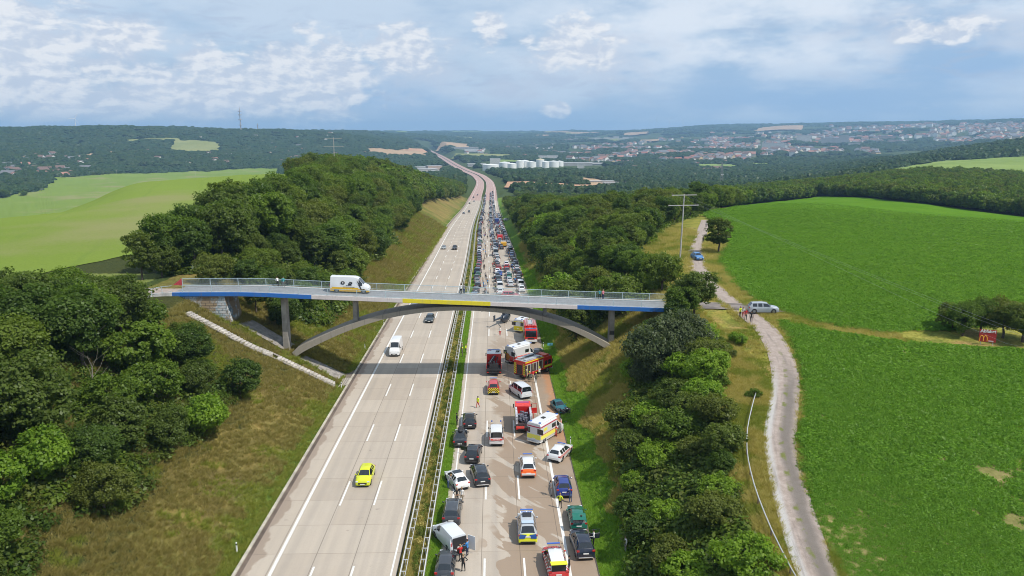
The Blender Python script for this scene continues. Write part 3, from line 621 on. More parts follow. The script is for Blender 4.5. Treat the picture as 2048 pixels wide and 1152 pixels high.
# ------------------------------------------------------------------ safety barriers
def barrier(xa, xb_, y0, y1, step, label, nm='guard_rail', post_m=galv):
    root = empty(nm, ((xa+xb_)/2+float(xc(90)), 90, float(zr(90)))); ro = root.location.copy(); tag(root, label, 'guard rail')
    for x, s_ in ((xa, .045), (xb_, .02)):
        V, Fq, _ = strip(x-s_, x+s_, y0, y1, .75); V2, F2, _ = strip(x-s_-.006, x-s_-.005, y0, y1, .75); V2 = V2.copy(); V2[1::2, 2] -= s_*5; V3, F3, _ = strip(x+s_+.005, x+s_+.006, y0, y1, .75); V3 = V3.copy(); V3[0::2, 2] -= s_*5
        V, Fq, _ = join([(V, Fq, V), (V2, F2, V2), (V3, F3, V3)]); link('beam', npmesh('beam', V-np.array(ro), Fq, galv), root)
        if xa == xb_: break
    pm = MB()
    pm.box((0, 0, .32), (.07, .08, .70)); pm.box((0, 0, .70), (abs(xb_-xa)+.06, .09, .05)); pmesh = pm.mesh('post', post_m); rest = MB(); i = 0; y = y0
    while y < y1:
        if i < 98: o = link('post', pmesh, root); o.location = Vector(((xa+xb_)/2+float(xc(y)), y, float(zr(y))))-ro
        else:
            c_ = Vector(((xa+xb_)/2+float(xc(y)), y, float(zr(y))))-ro; rest.box(c_+Vector((0, 0, .70)), (abs(xb_-xa)+.1, .14, .05)); rest.box(c_+Vector((0, 0, .32)), (.1, .14, .7))
        i += 1; y += step
    if rest.v: tag(rest.obj('far_posts', post_m, root), kind='stuff')
barrier(-8.53, -8.06, 46, 900, 1.95, 'pale double guard rail along the left edge of the planted median')
barrier(-6.39, -6.86, 46, 900, 1.95, 'pale double guard rail along the right edge of the planted median')
barrier(ER+.55, ER+.55, 520, 1080, 6.0, 'dark guard rail along the right hard shoulder far beyond the bridge', post_m=mat('dark_post', (.06, .06, .055), .7))
# track-side barrier
GR = [gp(*p) for p in [(1511, 797), (1502, 830), (1494, 870), (1493, 912), (1500, 955), (1516, 1010), (1542, 1075), (1580, 1152), (1608, 1200)]]
GP = dense(np.array([(p.x, p.y) for p in GR]), 2.2); r = empty('guard_rail', (GP[0][0], GP[0][1], Ts(*GP[0]))); ro = r.location.copy(); tag(r, 'thin curved steel guard rail on short posts beside the gravel track', 'guard rail')
mb = MB()
for a, b_ in zip(GP[:-1], GP[1:]): mb.bar((*a, Ts(*a)+.72), (*b_, Ts(*b_)+.72), .055, 6)
mb.v = [tuple(Vector(v)-ro) for v in mb.v]; mb.obj('beam', mat('pale_beam', (.44, .45, .44), .45, metal=.2), r)
pmesh = MB().box((0, 0, .3), (.12, .12, .85)).mesh('post', mat('brown_post', (.16, .12, .09), .8))
for a in GP[::2]: o = link('post', pmesh, r); o.location = Vector((*a, Ts(*a)))-ro
# ------------------------------------------------------------------ delineator posts, small signs, pylons
dl_w = mat('delineator_white', (.8, .8, .78), .5); dl_b = mat('delineator_black', (.03, .03, .03), .5)
dm = MB().box((0, 0, .50), (.12, .12, 1.0), taper=.9).mesh('post', dl_w); db = MB().box((0, 0, .80), (.125, .125, .22), rx=.12).mesh('band', dl_b)
DP = [((474, 1104), 'white delineator post with black band on grass by left kerb, nearest the camera'), ((730, 698), 'white delineator post by left kerb between the bridge and the white van'), ((683, 776), 'white delineator post at the foot of the embankment steps'), ((768, 650), 'white delineator post by left kerb under the arch'), ((1087, 695), 'white delineator post on bright verge beside the ladder fire engine'), ((1141, 888), 'white delineator post on the verge by the ambulance'), ((812, 588), 'white delineator post just behind the bridge railing on left verge'), ((838, 548), 'white delineator post second beyond the bridge on left verge'), ((860, 516), 'white delineator post third beyond the bridge on left verge')]
for (px, py), lb in DP:
    p = gp(px, py); r = empty('delineator_post', p); tag(r, lb, 'delineator', 'delineator posts along the motorway'); link('post', dm, r); link('band', db, r)
p = gp(1100, 702); r = empty('info_sign', p); tag(r, 'small light blue roadside plate on a post in the right verge', 'sign'); MB().bar((0, 0, 0), (0, 0, 1.3), .04, 6).obj('post', galv, r); MB().box((0, -.05, 1.35), (1.0, .04, .5)).obj('plate', mat('pale_blue_plate', (.15, .45, .55), .5), r)
polem = mat('pole_concrete', (.42, .40, .37), .8, var=.15)
wires_ends = {}
def tpole(px, py, H, arms, label, tilt=.02, back=None, r0=.20):
    p = gp(px, py) if back is None else Vector((*polar(px, back), 0)); p.z = Ts(p.x, p.y)-.1
    r = empty('power_pole', p); tag(r, label, 'power pole', 'concrete power poles'); MB().bar((0, 0, 0), (tilt*H, 0, H), r0, 10, r2=r0*.6).obj('mast', polem, r)
    for h, w, rz_ in arms:
        MB().box((tilt*h, -.05, h), (w, .16, .16), rz=rz_).obj('crossarm', polem, r)
        ins = MB()
        for s_ in (-.47, 0, .47): ins.bar((tilt*h+s_*w*math.cos(rz_), s_*w*math.sin(rz_), h+.08), (tilt*h+s_*w*math.cos(rz_), s_*w*math.sin(rz_), h+.38), .05, 5)
        ins.obj('insulators', mat('insulator_brown', (.12, .07, .05), .3), r)
    return p
pp = tpole(1360, 518, 14.8, ((14.6, 5.9, .15), (12.3, 7.2, .15)), 'tall double crossarm concrete pole on yellow grass right of the motorway')
tpole(391, 355, 17, ((16.8, 4, .7), (15, 5, .7)), 'thin crossarm pole standing on the pale green field, rightmost of three')
tpole(234, 352, 16, ((15.8, 7, .2), (14, 5, .2)), 'crossarm pole on the crest of the pale green field, middle of three')
tpole(137, 355, 14, ((13.8, 7, .2), (12, 5, .2)), 'crossarm pole behind the crest of the pale green field, leftmost of three')
tpole(664, 330, 24, ((23.5, 8, .1), (19.5, 10, .1)), 'crossarm pole rising above the treetops of the left wood', back=390, r0=.25)
lt = empty('lattice_pylon', (*polar(1449, 1250), 0)); lt.location.z = Ts(lt.location.x, lt.location.y); tag(lt, 'faint grey lattice pylon in the valley right of the sheds', 'pylon'); mb = MB()
H = 42
for sx in (-1, 1):
    for sy in (-1, 1): mb.bar((sx*3, sy*3, 0), (sx*.5, sy*.5, H), .22, 4)
for i in range(9):
    z0_, z1_ = i*H/9, (i+1)*H/9; w0_, w1_ = 3-2.5*i/9, 3-2.5*(i+1)/9
    for sy in (-1, 1): mb.bar((-w0_, sy*w0_, z0_), (w1_, sy*w1_, z1_), .12, 4); mb.bar((w0_, sy*w0_, z0_), (-w1_, sy*w1_, z1_), .12, 4)
pg = mat('pylon_grey', (.22, .23, .23), .6); mb.obj('tower', pg, lt); MB().box((0, 0, H-3), (16, .4, .4)).box((0, 0, H-9), (24, .4, .4)).obj('crossarms', pg, lt)
# overhead wires leaving right over the field
wa = pp+Vector((3, 0, 14)); wm = mat('wire_aluminium', (.5, .5, .5), .4, metal=.6)
for i, (a, b_) in enumerate((((1890, 607), (2060, 662)), ((1880, 630), (2060, 697)), ((1960, 640), (2060, 668)))):
    v0 = ray(*a); v1 = ray(*b_); P0 = Vector(v0/np.linalg.norm(v0)*95)+Vector((0, 0, CAMZ)); P1 = Vector(v1/np.linalg.norm(v1)*80)+Vector((0, 0, CAMZ)); dd = (P1-P0)
    Q = [pp+Vector((-2.6+2.6*i, -.3*i, 14.9 if i < 2 else 12.6)), P0, P1, P1+dd*2.5]; Qd = dense(np.array([tuple(x) for x in Q]), 6); mb = MB()
    for a_, b2 in zip(Qd[:-1], Qd[1:]): mb.bar(a_, b2, .007, 4, cap=False)
    tag(mb.obj('overhead_wire', wm), ['upper', 'lower', 'middle'][i]+' overhead wire sagging across the right-hand crop field', 'wire', 'wires over the crop field')
# ------------------------------------------------------------------ red advertising board with lettering
p = gp(1973, 690); r = empty('roadside_billboard', p, math.radians(-22)); tag(r, 'small red exit board with yellow arches before the dark bushes', 'billboard')
for s_ in (-.75, .75): MB().bar((s_, .08, -.2), (s_, .08, .8), .05, 6).obj('leg', galv, r)
bw, bh = 2.1, 1.75
MB().box((0, 0, .45+bh/2), (bw, .08, bh)).obj('panel', mat('board_red', (.42, .025, .02), .5, var=.1), r)
def text(body, size, loc, m, parent, name='lettering', ext=.006, rot=(math.pi/2, 0, 0), sx=1.0, align='CENTER', bold=0):
    cu = bpy.data.curves.new(name, 'FONT'); cu.body = body; cu.size = size; cu.extrude = ext; cu.offset = bold; cu.align_x = align; cu.align_y = 'CENTER'; cu.resolution_u = 3
    t = bpy.data.objects.new('tmp', cu); COL.objects.link(t); bpy.context.view_layer.update(); me = bpy.data.meshes.new_from_object(t.evaluated_get(bpy.context.evaluated_depsgraph_get())); bpy.data.objects.remove(t)
    me.materials.clear(); me.materials.append(m); o = link(name, me, parent); o.location = loc; o.rotation_euler = rot; o.scale = (sx, 1, 1); return o
lw = mat('letter_white', (.85, .84, .80), .5); ly = mat('arch_yellow', (.85, .42, .03), .5)
text('Abfahrt', .62, (0, -.055, .45+bh-.2), lw, r, sx=1.0, bold=.016)
mb = MB()
for c_ in (-.72, -.26):
    pr_ = None
    for i in range(17):
        a = math.pi*i/16; q_ = (c_-.23*math.cos(a), -.055, .55+.80*math.sin(a)**.62)
        if pr_: mb.bar(pr_, q_, .05, 5)
        pr_ = q_
mb.obj('arches_emblem', ly, r)
MB().box((.45, -.05, .62), (.62, .02, .09)).obj('small_line', lw, r)
# ------------------------------------------------------------------ vehicles
PAINT = objmat('car_paint', .28, coat=.6); GLASS = mat('car_glass', (.012, .016, .020), .06, spec=.9); TYRE = mat('tyre_rubber', (.02, .02, .02), .85)
RIM = mat('alloy_rim', (.30, .31, .32), .35, metal=.7); BLK = mat('black_plastic', (.022, .022, .024), .6); RED = mat('tail_light_red', (.40, .012, .010), .25, coat=.5); HL = mat('headlamp_glass', (.55, .58, .6), .1, coat=1)
PLATE = mat('plate_white', (.72, .72, .70), .5); CHROME = mat('bright_trim', (.6, .6, .6), .25, metal=.8); LBLUE = mat('beacon_blue', (.02, .10, .42), .15, coat=1)
def pm(name, c, r=.3): return mat(name, c, r, coat=.5)
W_ = pm('white_paint', (.66, .67, .68)); FR = pm('fire_red', (.50, .015, .012)); DY = mat('day_yellow', (.72, .78, .03), .5); ORA = mat('day_orange', (.80, .13, .015), .5)
def stripes(name, c1, c2, per=.28, vee=True, flat=0):
    if name in MATS: return MATS[name]
    m = bpy.data.materials.new(name); m.use_nodes = True; k = NT(m.node_tree); b = k.n['Principled BSDF']; x, y, z = k.sep(k.new('ShaderNodeTexCoord').outputs['Object'])
    t = k.m('ADD', k.m('ABSOLUTE', x) if vee else x, k.m('ADD', z, y if flat else 0.0)); f = k.m('FRACT', k.m('DIVIDE', t, per)); k.put(b.inputs['Base Color'], k.mix(k.m('GREATER_THAN', f, .5), c1, c2)); b.inputs['Roughness'].default_value = .45
    MATS[name] = m; return m
CHEV = stripes('chevron_stripes', (.75, .70, .03), (.16, .03, .02), .34)
def T_(L, W, H, kind):
    w = W/2
    if kind == 'hatch': return dict(keys=[(0, .50, .70, .43, .76), (.10, .70, .78, .58, .90), (.45, .84, .82, .72, .97), (1.05, .97, .80, .90, 1.), (1.80, H-.07, .62, .93, 1.), (2.5, H, .63, .94, 1.), (L-.75, H-.06, .60, .97, 1.), (L-.22, 1.0, .74, .95, .96), (L-.06, .76, .78, .70, .93), (L, .5, .74, .43, .87)], cowl=1.05, rf=1.80, rr=L-.75, rb=L-.22, bp=2.55, wh=(.82, L-.80), r=.32)
    if kind == 'estate': return dict(keys=[(0, .50, .70, .43, .76), (.12, .70, .78, .58, .90), (.5, .83, .82, .72, .97), (1.25, .96, .80, .90, 1.), (2.05, H-.07, .62, .93, 1.), (2.8, H, .63, .94, 1.), (L-.62, H-.05, .60, .98, 1.), (L-.18, 1.02, .74, .97, .96), (L-.06, .78, .78, .72, .93), (L, .5, .74, .43, .87)], cowl=1.25, rf=2.05, rr=L-.62, rb=L-.18, bp=2.85, wh=(.92, L-.95), r=.33)
    if kind == 'saloon': return dict(keys=[(0, .50, .70, .43, .76), (.12, .68, .78, .58, .90), (.5, .82, .82, .70, .97), (1.3, .95, .80, .90, 1.), (2.1, H-.06, .62, .92, 1.), (2.7, H, .63, .93, 1.), (L-1.55, H-.08, .60, .94, 1.), (L-.75, 1.02, .76, .96, .98), (L-.15, .98, .78, .9, .95), (L, .5, .74, .43, .87)], cowl=1.3, rf=2.1, rr=L-1.55, rb=L-.75, bp=2.75, wh=(.9, L-1.0), r=.33)
    if kind == 'suv': return dict(keys=[(0, .55, .72, .5, .80), (.10, .85, .82, .7, .93), (.45, .98, .86, .86, .98), (1.15, 1.10, .84, 1.03, 1.), (1.85, H-.08, .66, 1.05, 1.), (2.6, H, .67, 1.06, 1.), (L-.60, H-.05, .64, 1.08, 1.), (L-.18, 1.12, .78, 1.06, .97), (L-.06, .86, .82, .8, .95), (L, .55, .78, .5, .90)], cowl=1.15, rf=1.85, rr=L-.60, rb=L-.18, bp=2.6, wh=(.88, L-.92), r=.37)
    if kind == 'van': return dict(keys=[(0, .55, .72, .5, .80), (.10, .90, .82, .75, .93), (.35, 1.08, .86, .9, .98), (.90, 1.24, .84, 1.08, 1.), (1.65, H-.12, .74, 1.10, 1.), (2.3, H, .78, 1.12, 1.), (L-.18, H-.04, .77, 1.14, 1.), (L-.06, 1.12, .90, 1.10, .98), (L-.03, .9, .9, .85, .97), (L, .55, .86, .5, .95)], cowl=.90, rf=1.65, rr=L-.18, rb=L-.06, bp=2.0, wh=(.85, L-.95), r=.34)
    if kind == 'bigvan': return dict(keys=[(0, .6, .72, .52, .80), (.12, 1.0, .80, .8, .93), (.40, 1.22, .84, 1.0, .98), (.95, 1.45, .82, 1.2, 1.), (1.80, H-.22, .76, 1.24, 1.), (2.5, H-.02, .82, 1.25, 1.), (L-.12, H-.04, .82, 1.28, 1.), (L-.05, 1.30, .95, 1.25, .99), (L-.03, 1., .95, .9, .98), (L, .6, .9, .52, .96)], cowl=.95, rf=1.8, rr=L-.12, rb=L-.05, bp=1.9, wh=(.95, L-1.15), r=.36)
def loft(L, W, H, kind, nwin=3, sidewin=True, rearwin=True):
    S = T_(L, W, H, kind); K = np.array(S['keys']); w = W/2; r = S['r']; zb = .20 if kind not in ('van', 'bigvan') else .24
    st = set(float(s) for s in K[:, 0]); R = r+.07
    for c in S['wh']:
        for a in (-1.0, -.8, -.45, 0, .45, .8, 1.0): st.add(round(c+a*R, 4))
    st |= {S['bp'], (S['bp']+S['rr'])/2, S['bp']-.05, (S['bp']+S['rr'])/2-.05}
    st = sorted(s for s in st if 0 <= s <= L); ss = [st[0]]
    for s in st[1:]:
        if s-ss[-1] > .028 or s in (S['cowl'], S['rf'], S['rr'], S['rb'], L): ss.append(s)
    rings = []; roofc = .055
    for s in ss:
        zt, wt, be, ww = [np.interp(s, K[:, 0], K[:, j]) for j in (1, 2, 3, 4)]; zo = zb
        if s < .3: zo = zb+.1*(1-s/.3)
        if s > L-.3: zo = zb+.12*(1-(L-s)/.3)
        for c in S['wh']:
            if abs(s-c) < R-1e-3: zo = max(zo, r+math.sqrt(max(0, R*R-(s-c)**2))-.02)
        mid = max(zo+.02, (zb+be)/2+.02); be = max(be, mid+.02); zt = max(zt, be+.01); ww *= w; wt *= w; fl = 1.015 if abs(zo-zb) > .13 and .3 < s < L-.3 else 1.0
        rings.append([(ww*.94 if zo == zb else ww*fl, zo), (ww*fl, mid), (ww*.975, be), (wt, zt), (wt*.6, zt+roofc*.8), (0, zt+roofc)])
    bm = bmesh.new(); G = []
    for s, rg in zip(ss, rings):
        y = L/2-s; row = [bm.verts.new((x, y, z)) for x, z in rg]+[bm.verts.new((-x, y, z)) for x, z in rg[-2::-1]]; G.append(row)
    grp = {}; n = len(G[0])
    for i in range(len(G)-1):
        s0, s1 = ss[i], ss[i+1]; sm = (s0+s1)/2
        for j in range(n-1):
            f = bm.faces.new((G[i][j], G[i][j+1], G[i+1][j+1], G[i+1][j])); jj = j if j < 5 else n-2-j; side = 0 if j < 5 else 1
            if S['cowl'] < sm < S['rf'] and jj >= 3: grp.setdefault('windscreen', []).append(f)
            if S['rr'] < sm < S['rb'] and jj >= 3 and rearwin: grp.setdefault('rear_window', []).append(f)
            if jj == 2 and S['cowl']+.25 < sm < S['rr']-.05:
                b2 = (S['bp']+S['rr'])/2
                if sm < S['bp']-.05: grp.setdefault(('window', side, 0), []).append(f)
                elif sidewin and S['bp'] < sm < b2-.05: grp.setdefault(('window', side, 1), []).append(f)
                elif sidewin and sm > b2: grp.setdefault(('window', side, 2), []).append(f)
            seg = {0: 'low', 1: 'mid', 2: 'pillar', 3: 'roof', 4: 'roof'}[jj]
            if jj >= 3 and sm < S['cowl']: seg = 'hood'
            if sm > S['rb'] or (sm > S['rr'] and jj < 3 and kind in ('van', 'bigvan')): seg = 'rear'
            f.material_index = {'low': 0, 'mid': 1, 'pillar': 2, 'roof': 3, 'hood': 4, 'rear': 5}[seg]
    f0 = bm.faces.new(G[0][::-1]); f0.material_index = 4; f1 = bm.faces.new(G[-1]); f1.material_index = 5
    # underside
    for i in range(len(G)-1):
        f = bm.faces.new((G[i][0], G[i+1][0], G[i+1][-1], G[i][-1])); f.material_index = 6
    bm.normal_update(); glass = {}
    for key, fs in grp.items():
        fs = [f for f in fs if f.is_valid and f.calc_area() > 1e-4]
        if not fs: continue
        th = .055 if key in ('windscreen', 'rear_window') else .045
        try: bmesh.ops.inset_region(bm, faces=fs, thickness=th, depth=-.008, use_even_offset=True, use_boundary=True)
        except Exception: pass
        glass[key] = fs
    for key, fs in glass.items():
        for f in fs:
            if f.is_valid: f.material_index = 7
    bmesh.ops.recalc_face_normals(bm, faces=bm.faces)
    out = {}
    for key, fs in glass.items():
        vs = []; fl = []; ix = {}
        for f in fs:
            if not f.is_valid: continue
            idx = []
            for v in f.verts:
                if v not in ix: ix[v] = len(vs); vs.append(tuple(v.co))
                idx.append(ix[v])
            fl.append(idx)
        out[key] = (vs, fl)
    full = bpy.data.meshes.new('shell'); bm.to_mesh(full)
    bmesh.ops.delete(bm, geom=[f for f in bm.faces if f.material_index == 7], context='FACES'); body = bpy.data.meshes.new('body'); bm.to_mesh(body); bm.free()
    return full, body, out, S
def shade(me, ang=38): me.shade_smooth(); me.set_sharp_from_angle(angle=math.radians(ang)); return me
_wheels = {}
def wheel_mesh(r, wd=.2):
    if r in _wheels: return _wheels[r]
    t = MB(); n = 18
    prof = [(r*.62, -wd/2), (r*.93, -wd/2), (r, -wd/2+.03), (r, wd/2-.03), (r*.93, wd/2), (r*.62, wd/2)]
    vs = [(x, math.cos(2*math.pi*i/n)*rr, math.sin(2*math.pi*i/n)*rr) for i in range(n) for rr, x in prof]; m_ = len(prof)
    t.add(vs, [(i*m_+j, i*m_+j+1, ((i+1) % n)*m_+j+1, ((i+1) % n)*m_+j) for i in range(n) for j in range(m_-1)])
    ri = MB(); ri.bar((-wd/2+.03, 0, 0), (wd/2-.03, 0, 0), r*.64, n)
    for i in range(5):
        a = 2*math.pi*i/5
        for s_ in (-1, 1): ri.bar((s_*(wd/2-.02), 0, 0), (s_*(wd/2-.02), math.cos(a)*r*.6, math.sin(a)*r*.6), .028, 4)
    _wheels[r] = (shade(t.mesh('tyre', TYRE)), ri.mesh('rim', RIM)); return _wheels[r]
_cache = {}
def car(name, L, W, H, kind, colr, label=None, cat='car', group=None, mats=None, rails=None, beacons=None, sidewin=True, rearwin=True, tail=True, plate_z=None, bumper=BLK, hatch_open=False, door_open=False, boards=None, paint=PAINT):
    key = (L, W, H, kind, sidewin, rearwin)
    if key not in _cache: _cache[key] = loft(L, W, H, kind, sidewin=sidewin, rearwin=rearwin)
    full, body, gl, S = _cache[key]; r = S['r']; root = empty(name); tag(root, label, cat, group)
    me = body.copy(); ms = dict(low=paint, mid=paint, pillar=paint, roof=paint, hood=paint, rear=paint); ms.update(mats or {})
    for s_ in ('low', 'mid', 'pillar', 'roof', 'hood', 'rear'): me.materials.append(ms[s_])
    me.materials.append(BLK); me.materials.append(GLASS); shade(me)
    b = link('body', me, root); b.color = (*colr, 1)
    for kk, (vs, fl) in gl.items():
        nm = kk if isinstance(kk, str) else 'window'; link(nm, shade(MB().add(vs, fl).mesh(nm, GLASS)), root)
    MB().box((0, 0, .28), (W*.80, L*.9, .12)).obj('underbody', BLK, root)
    tm, rm = wheel_mesh(r)
    for s_ in S['wh']:
        MB().box((0, L/2-s_, r+.02), (W*.86, r*1.9, r*1.5)).obj('wheel_arch', BLK, root)
        for sx in (-1, 1):
            w_ = link('wheel', tm, root); w_.location = (sx*(W/2-.115), L/2-s_, r); link('rim', rm, w_)
    zl = .68 if kind in ('hatch', 'estate', 'saloon') else (.82 if kind == 'suv' else .92)
    for sx in (-1, 1):
        MB().box((sx*W*.36, L/2-.14, zl), (W*.17, .16, .13)).obj('headlight', HL, root, bevel=.02)
        if tail:
            big = kind in ('van', 'bigvan'); MB().box((sx*W*(.455 if big else .41), -L/2+(.05 if big else .13), zl+(.25 if big else .17)), ((.12 if big else W*.15), .14 if not big else .08, .42 if big else .16)).obj('tail_light', RED, root, bevel=.015)
        yb = L/2-S['cowl']-.38; zm = (.98 if kind in ('hatch', 'estate', 'saloon') else 1.15) if kind != 'bigvan' else 1.45
        o = MB().ell((sx*(W/2+.10), yb, zm+.03), (.12, .07, .085)).obj('mirror', BLK if kind in ('bigvan', 'van') else paint, root, smooth=60); o.color = (*colr, 1)
    MB().box((0, -L/2-.005, plate_z or (.62 if kind in ('estate', 'saloon', 'hatch') else .78)), (.52, .03, .12)).obj('number_plate', PLATE, root)
    MB().box((0, L/2+.005, .42), (.52, .03, .12)).obj('number_plate', PLATE, root)
    MB().box((0, L/2-.07, .50), (W*.55, .16, .18), ).obj('grille', BLK, root)
    MB().box((0, -L/2+.05, .36), (W*.78, .13, .14)).obj('rear_bumper', bumper, root, bevel=.03)
    if rails:
        for sx in (-1, 1): MB().bar((sx*W*.33, L/2-S['rf']-.15, H+.03), (sx*W*.32, -L/2+(L-S['rr'])+.1, H+.0), .022, 5, mi=0).obj('roof_rail', rails, root)
    if beacons:
        for (bx, by, bw_) in beacons:
            zt = H+.06; MB().box((bx, by, zt+.03), (bw_, .22, .14)).obj('light_bar', LBLUE, root, bevel=.03)
    return root
def place(root, px, py, head=0.0, end=1, L=None, zf=None, dz_=0.0):
    """puts the vehicle so that its end facing the camera stands on the ground at that point"""
    p = gp(px, py, zf=zf) if zf else road_pt(px, py); h = math.radians(head); f = Vector((math.sin(h), math.cos(h), 0))
    if L: p = p+f*(L/2)*end
    z = (lambda x, y: float(zr(y))) if zf is None else Ts
    zc = z(p.x, p.y); a = p+f*1.3; b = p-f*1.3; tl = math.atan2(z(a.x, a.y)-z(b.x, b.y), 2.6)
    root.location = (p.x, p.y, zc+dz_+.012); root.rotation_euler = (tl, 0, -h); return root
BK = (.012, .012, .014); DG = (.035, .038, .045); NV = (.012, .022, .07); SV = (.42, .44, .46); WH = (.70, .71, .72); GY = (.16, .17, .18)
near = []
def add(px, py, head, name, L, W, H, kind, colr, label, end=1, **kw):
    r = car(name, L, W, H, kind, colr, label, **kw); place(r, px, py, head, end, L); near.append(r); return r
# left row on the accident side
add(940, 860, -3, 'parked_car', 4.9, 1.88, 1.48, 'estate', BK, 'black estate car stopped farthest up the row beside the median, below the bridge', rails=BLK)
c2 = add(919.5, 897, 0, 'parked_car', 4.75, 1.84, 1.46, 'saloon', BK, 'black saloon with a black roof box in the row beside the median')
add(943, 930, 5, 'parked_car', 4.5, 1.86, 1.66, 'suv', BK, 'black crossover with its left door ajar, below the roof-box car', rails=RIM)
add(966, 976, -9, 'parked_car', 4.75, 1.9, 1.66, 'suv', (.010, .012, .018), 'glossy black crossover with bright rear bumper angled left beside the white hatchback', rails=CHROME, bumper=CHROME)
add(927, 982, -23, 'parked_car', 4.3, 1.79, 1.47, 'hatch', WH, 'white hatchback with dark sunroof turned toward the median', mats=None)
add(902, 1056, 1, 'parked_car', 4.85, 1.9, 1.66, 'suv', DG, 'dark grey estate-style crossover with silver roof rails above the white van', rails=CHROME)
wv = add(920, 1108, -28, 'delivery_van', 4.75, 1.85, 1.86, 'van', (.62, .66, .70), 'white panel van with open rear doors turned into the median', cat='van', sidewin=False, rearwin=False)
add(888, 1166, 2, 'parked_car', 4.4, 1.82, 1.47, 'hatch', DG, 'dark car with red tail lights cut by the bottom edge in the median row')
MB().ell((0, .2, 1.66), (.38, .95, .19)).obj('roof_box', BLK, c2, smooth=60)
MB().box((0, -.15, 1.535), (1.0, .8, .02)).obj('sunroof', GLASS, near[4], bevel=.01)
# middle and right
pc = add(1056, 1091, 0, 'police_car', 4.95, 1.93, 1.80, 'suv', (.42, .45, .48), 'silver police car with yellow and blue chevron tail in the middle lane', cat='police car', tail=True, plate_z=.9, mats=dict(mid=pm('police_blue', (.012, .08, .30)), rear=pm('police_yellow', (.70, .72, .02))), rails=CHROME)
MB().box((0, 1.15, 1.93), (1.30, .22, .09)).obj('light_bar', LBLUE, pc, bevel=.03)
MB().box((0, .15, 1.90), (.9, .8, .10)).obj('roof_unit', BLK, pc, bevel=.02)
MB().box((0, -1.35, 1.90), (1.2, .5, .05)).obj('rear_roof_panel', mat('pale_blue_panel', (.40, .50, .62), .4), pc)
MB().prism([(-.88, -2.488, .72), (-.32, -2.488, .72), (-.12, -2.468, 1.12), (-.80, -2.40, 1.16)], (0, -.012, 0)).prism([(.88, -2.488, .72), (.32, -2.488, .72), (.12, -2.468, 1.12), (.80, -2.40, 1.16)], (0, -.012, 0)).obj('blue_corner_panels', pm('police_blue', (.012, .08, .30)), pc)
def mtext(body, size, loc, m, parent, rot=(0, 0, 0), sx=1.0, bold=.01, ext=.004, name='lettering'):
    cu = bpy.data.curves.new(name, 'FONT'); cu.body = body; cu.size = size; cu.extrude = ext; cu.offset = bold; cu.align_x = 'CENTER'; cu.align_y = 'CENTER'; cu.resolution_u = 2
    t = bpy.data.objects.new('tmp', cu); COL.objects.link(t); bpy.context.view_layer.update(); me = bpy.data.meshes.new_from_object(t.evaluated_get(bpy.context.evaluated_depsgraph_get())); bpy.data.objects.remove(t)
    me.materials.clear(); me.materials.append(m); o = link(name, me, parent); o.location = loc; o.rotation_euler = rot; o.scale = (sx, 1, 1); return o
LW = mat('letter_white', (.85, .84, .80), .5); LK = mat('letter_black', (.03, .03, .035), .5); LBL = mat('letter_blue', (.03, .12, .45), .5); LR = mat('letter_red', (.5, .02, .02), .5)
MB().box((0, .72, 1.862), (1.30, .42, .03)).obj('roof_board', mat('pale_board', (.62, .64, .66), .5), pc); mtext('POLIZEI', .36, (0, .72, 1.885), LBL, pc, sx=.9, bold=.012)
sc_ = add(1118, 1166, -4, 'command_car', 4.8, 1.9, 1.75, 'suv', (.50, .03, .03), 'red and white doctor car with open tailgate and numbered roof at the bottom edge', cat='emergency car', mats=dict(roof=W_, pillar=stripes('red_white_flank', (.62, .60, .60), (.42, .02, .02), .5, False, 1), mid=stripes('red_white_flank', (.62, .60, .60), (.42, .02, .02), .5, False, 1)), rearwin=False)
MB().box((0, 1.15, 1.87), (1.25, .20, .09)).obj('light_bar', LBLUE, sc_, bevel=.03); mtext('G-RD 1/82', .40, (0, .45, 1.83), LK, sc_, sx=.75, bold=.012)
MB().box((0, -2.25, 1.86), (1.5, .75, .05), rx=-.15).obj('open_tailgate', DY, sc_); MB().box((0, -2.22, 1.25), (1.3, .12, .95)).obj('load_bay', BLK, sc_)
bd = add(1172, 1123, -4, 'parked_car', 4.45, 1.84, 1.66, 'suv', (.008, .012, .028), 'glossy blue-black crossover with right front door wide open at the road edge', rails=CHROME, bumper=CHROME)
def door(parent, x, y, z, w, h, ang, m, colr=None, side=1, name='open_door', win=True):
    d_ = MB().box((side*w/2, 0, 0), (w, .06, h*.55)).obj(name, m, parent, bevel=.01); d_.location = (x, y, z); d_.rotation_euler = (0, 0, ang)
    if colr: d_.color = (*colr, 1)
    f_ = MB().bar((0, 0, h*.27), (side*w*.25, 0, h*.68), .025, 4).bar((side*w*.25, 0, h*.68), (side*w*.97, 0, h*.68), .025, 4).bar((side*w*.97, 0, h*.68), (side*w*.97, 0, h*.27), .025, 4).obj('door_frame', m, d_)
    if colr: f_.color = (*colr, 1)
door(bd, .90, .90, .75, 1.1, 1.0, .15, PAINT, (.008, .012, .028))
door(near[2], -.92, .75, .75, 1.0, 1.0, -.5, PAINT, BK, side=-1)
for sx in (-1, 1): d_ = MB().box((sx*.05, -.42, 1.05), (.05, .85, 1.45)).obj('rear_door', W_, wv, bevel=.01); d_.location = (sx*.85, -2.35, 0); d_.rotation_euler = (0, 0, sx*.5)
MB().box((0, -2.34, 1.05), (1.4, .10, 1.35)).obj('load_bay', BLK, wv)
add(1129, 998, 0, 'parked_car', 4.3, 1.80, 1.62, 'suv', (.012, .03, .20), 'dark blue car stopped on the hard shoulder beside the vest-wearing officer', rails=BLK)
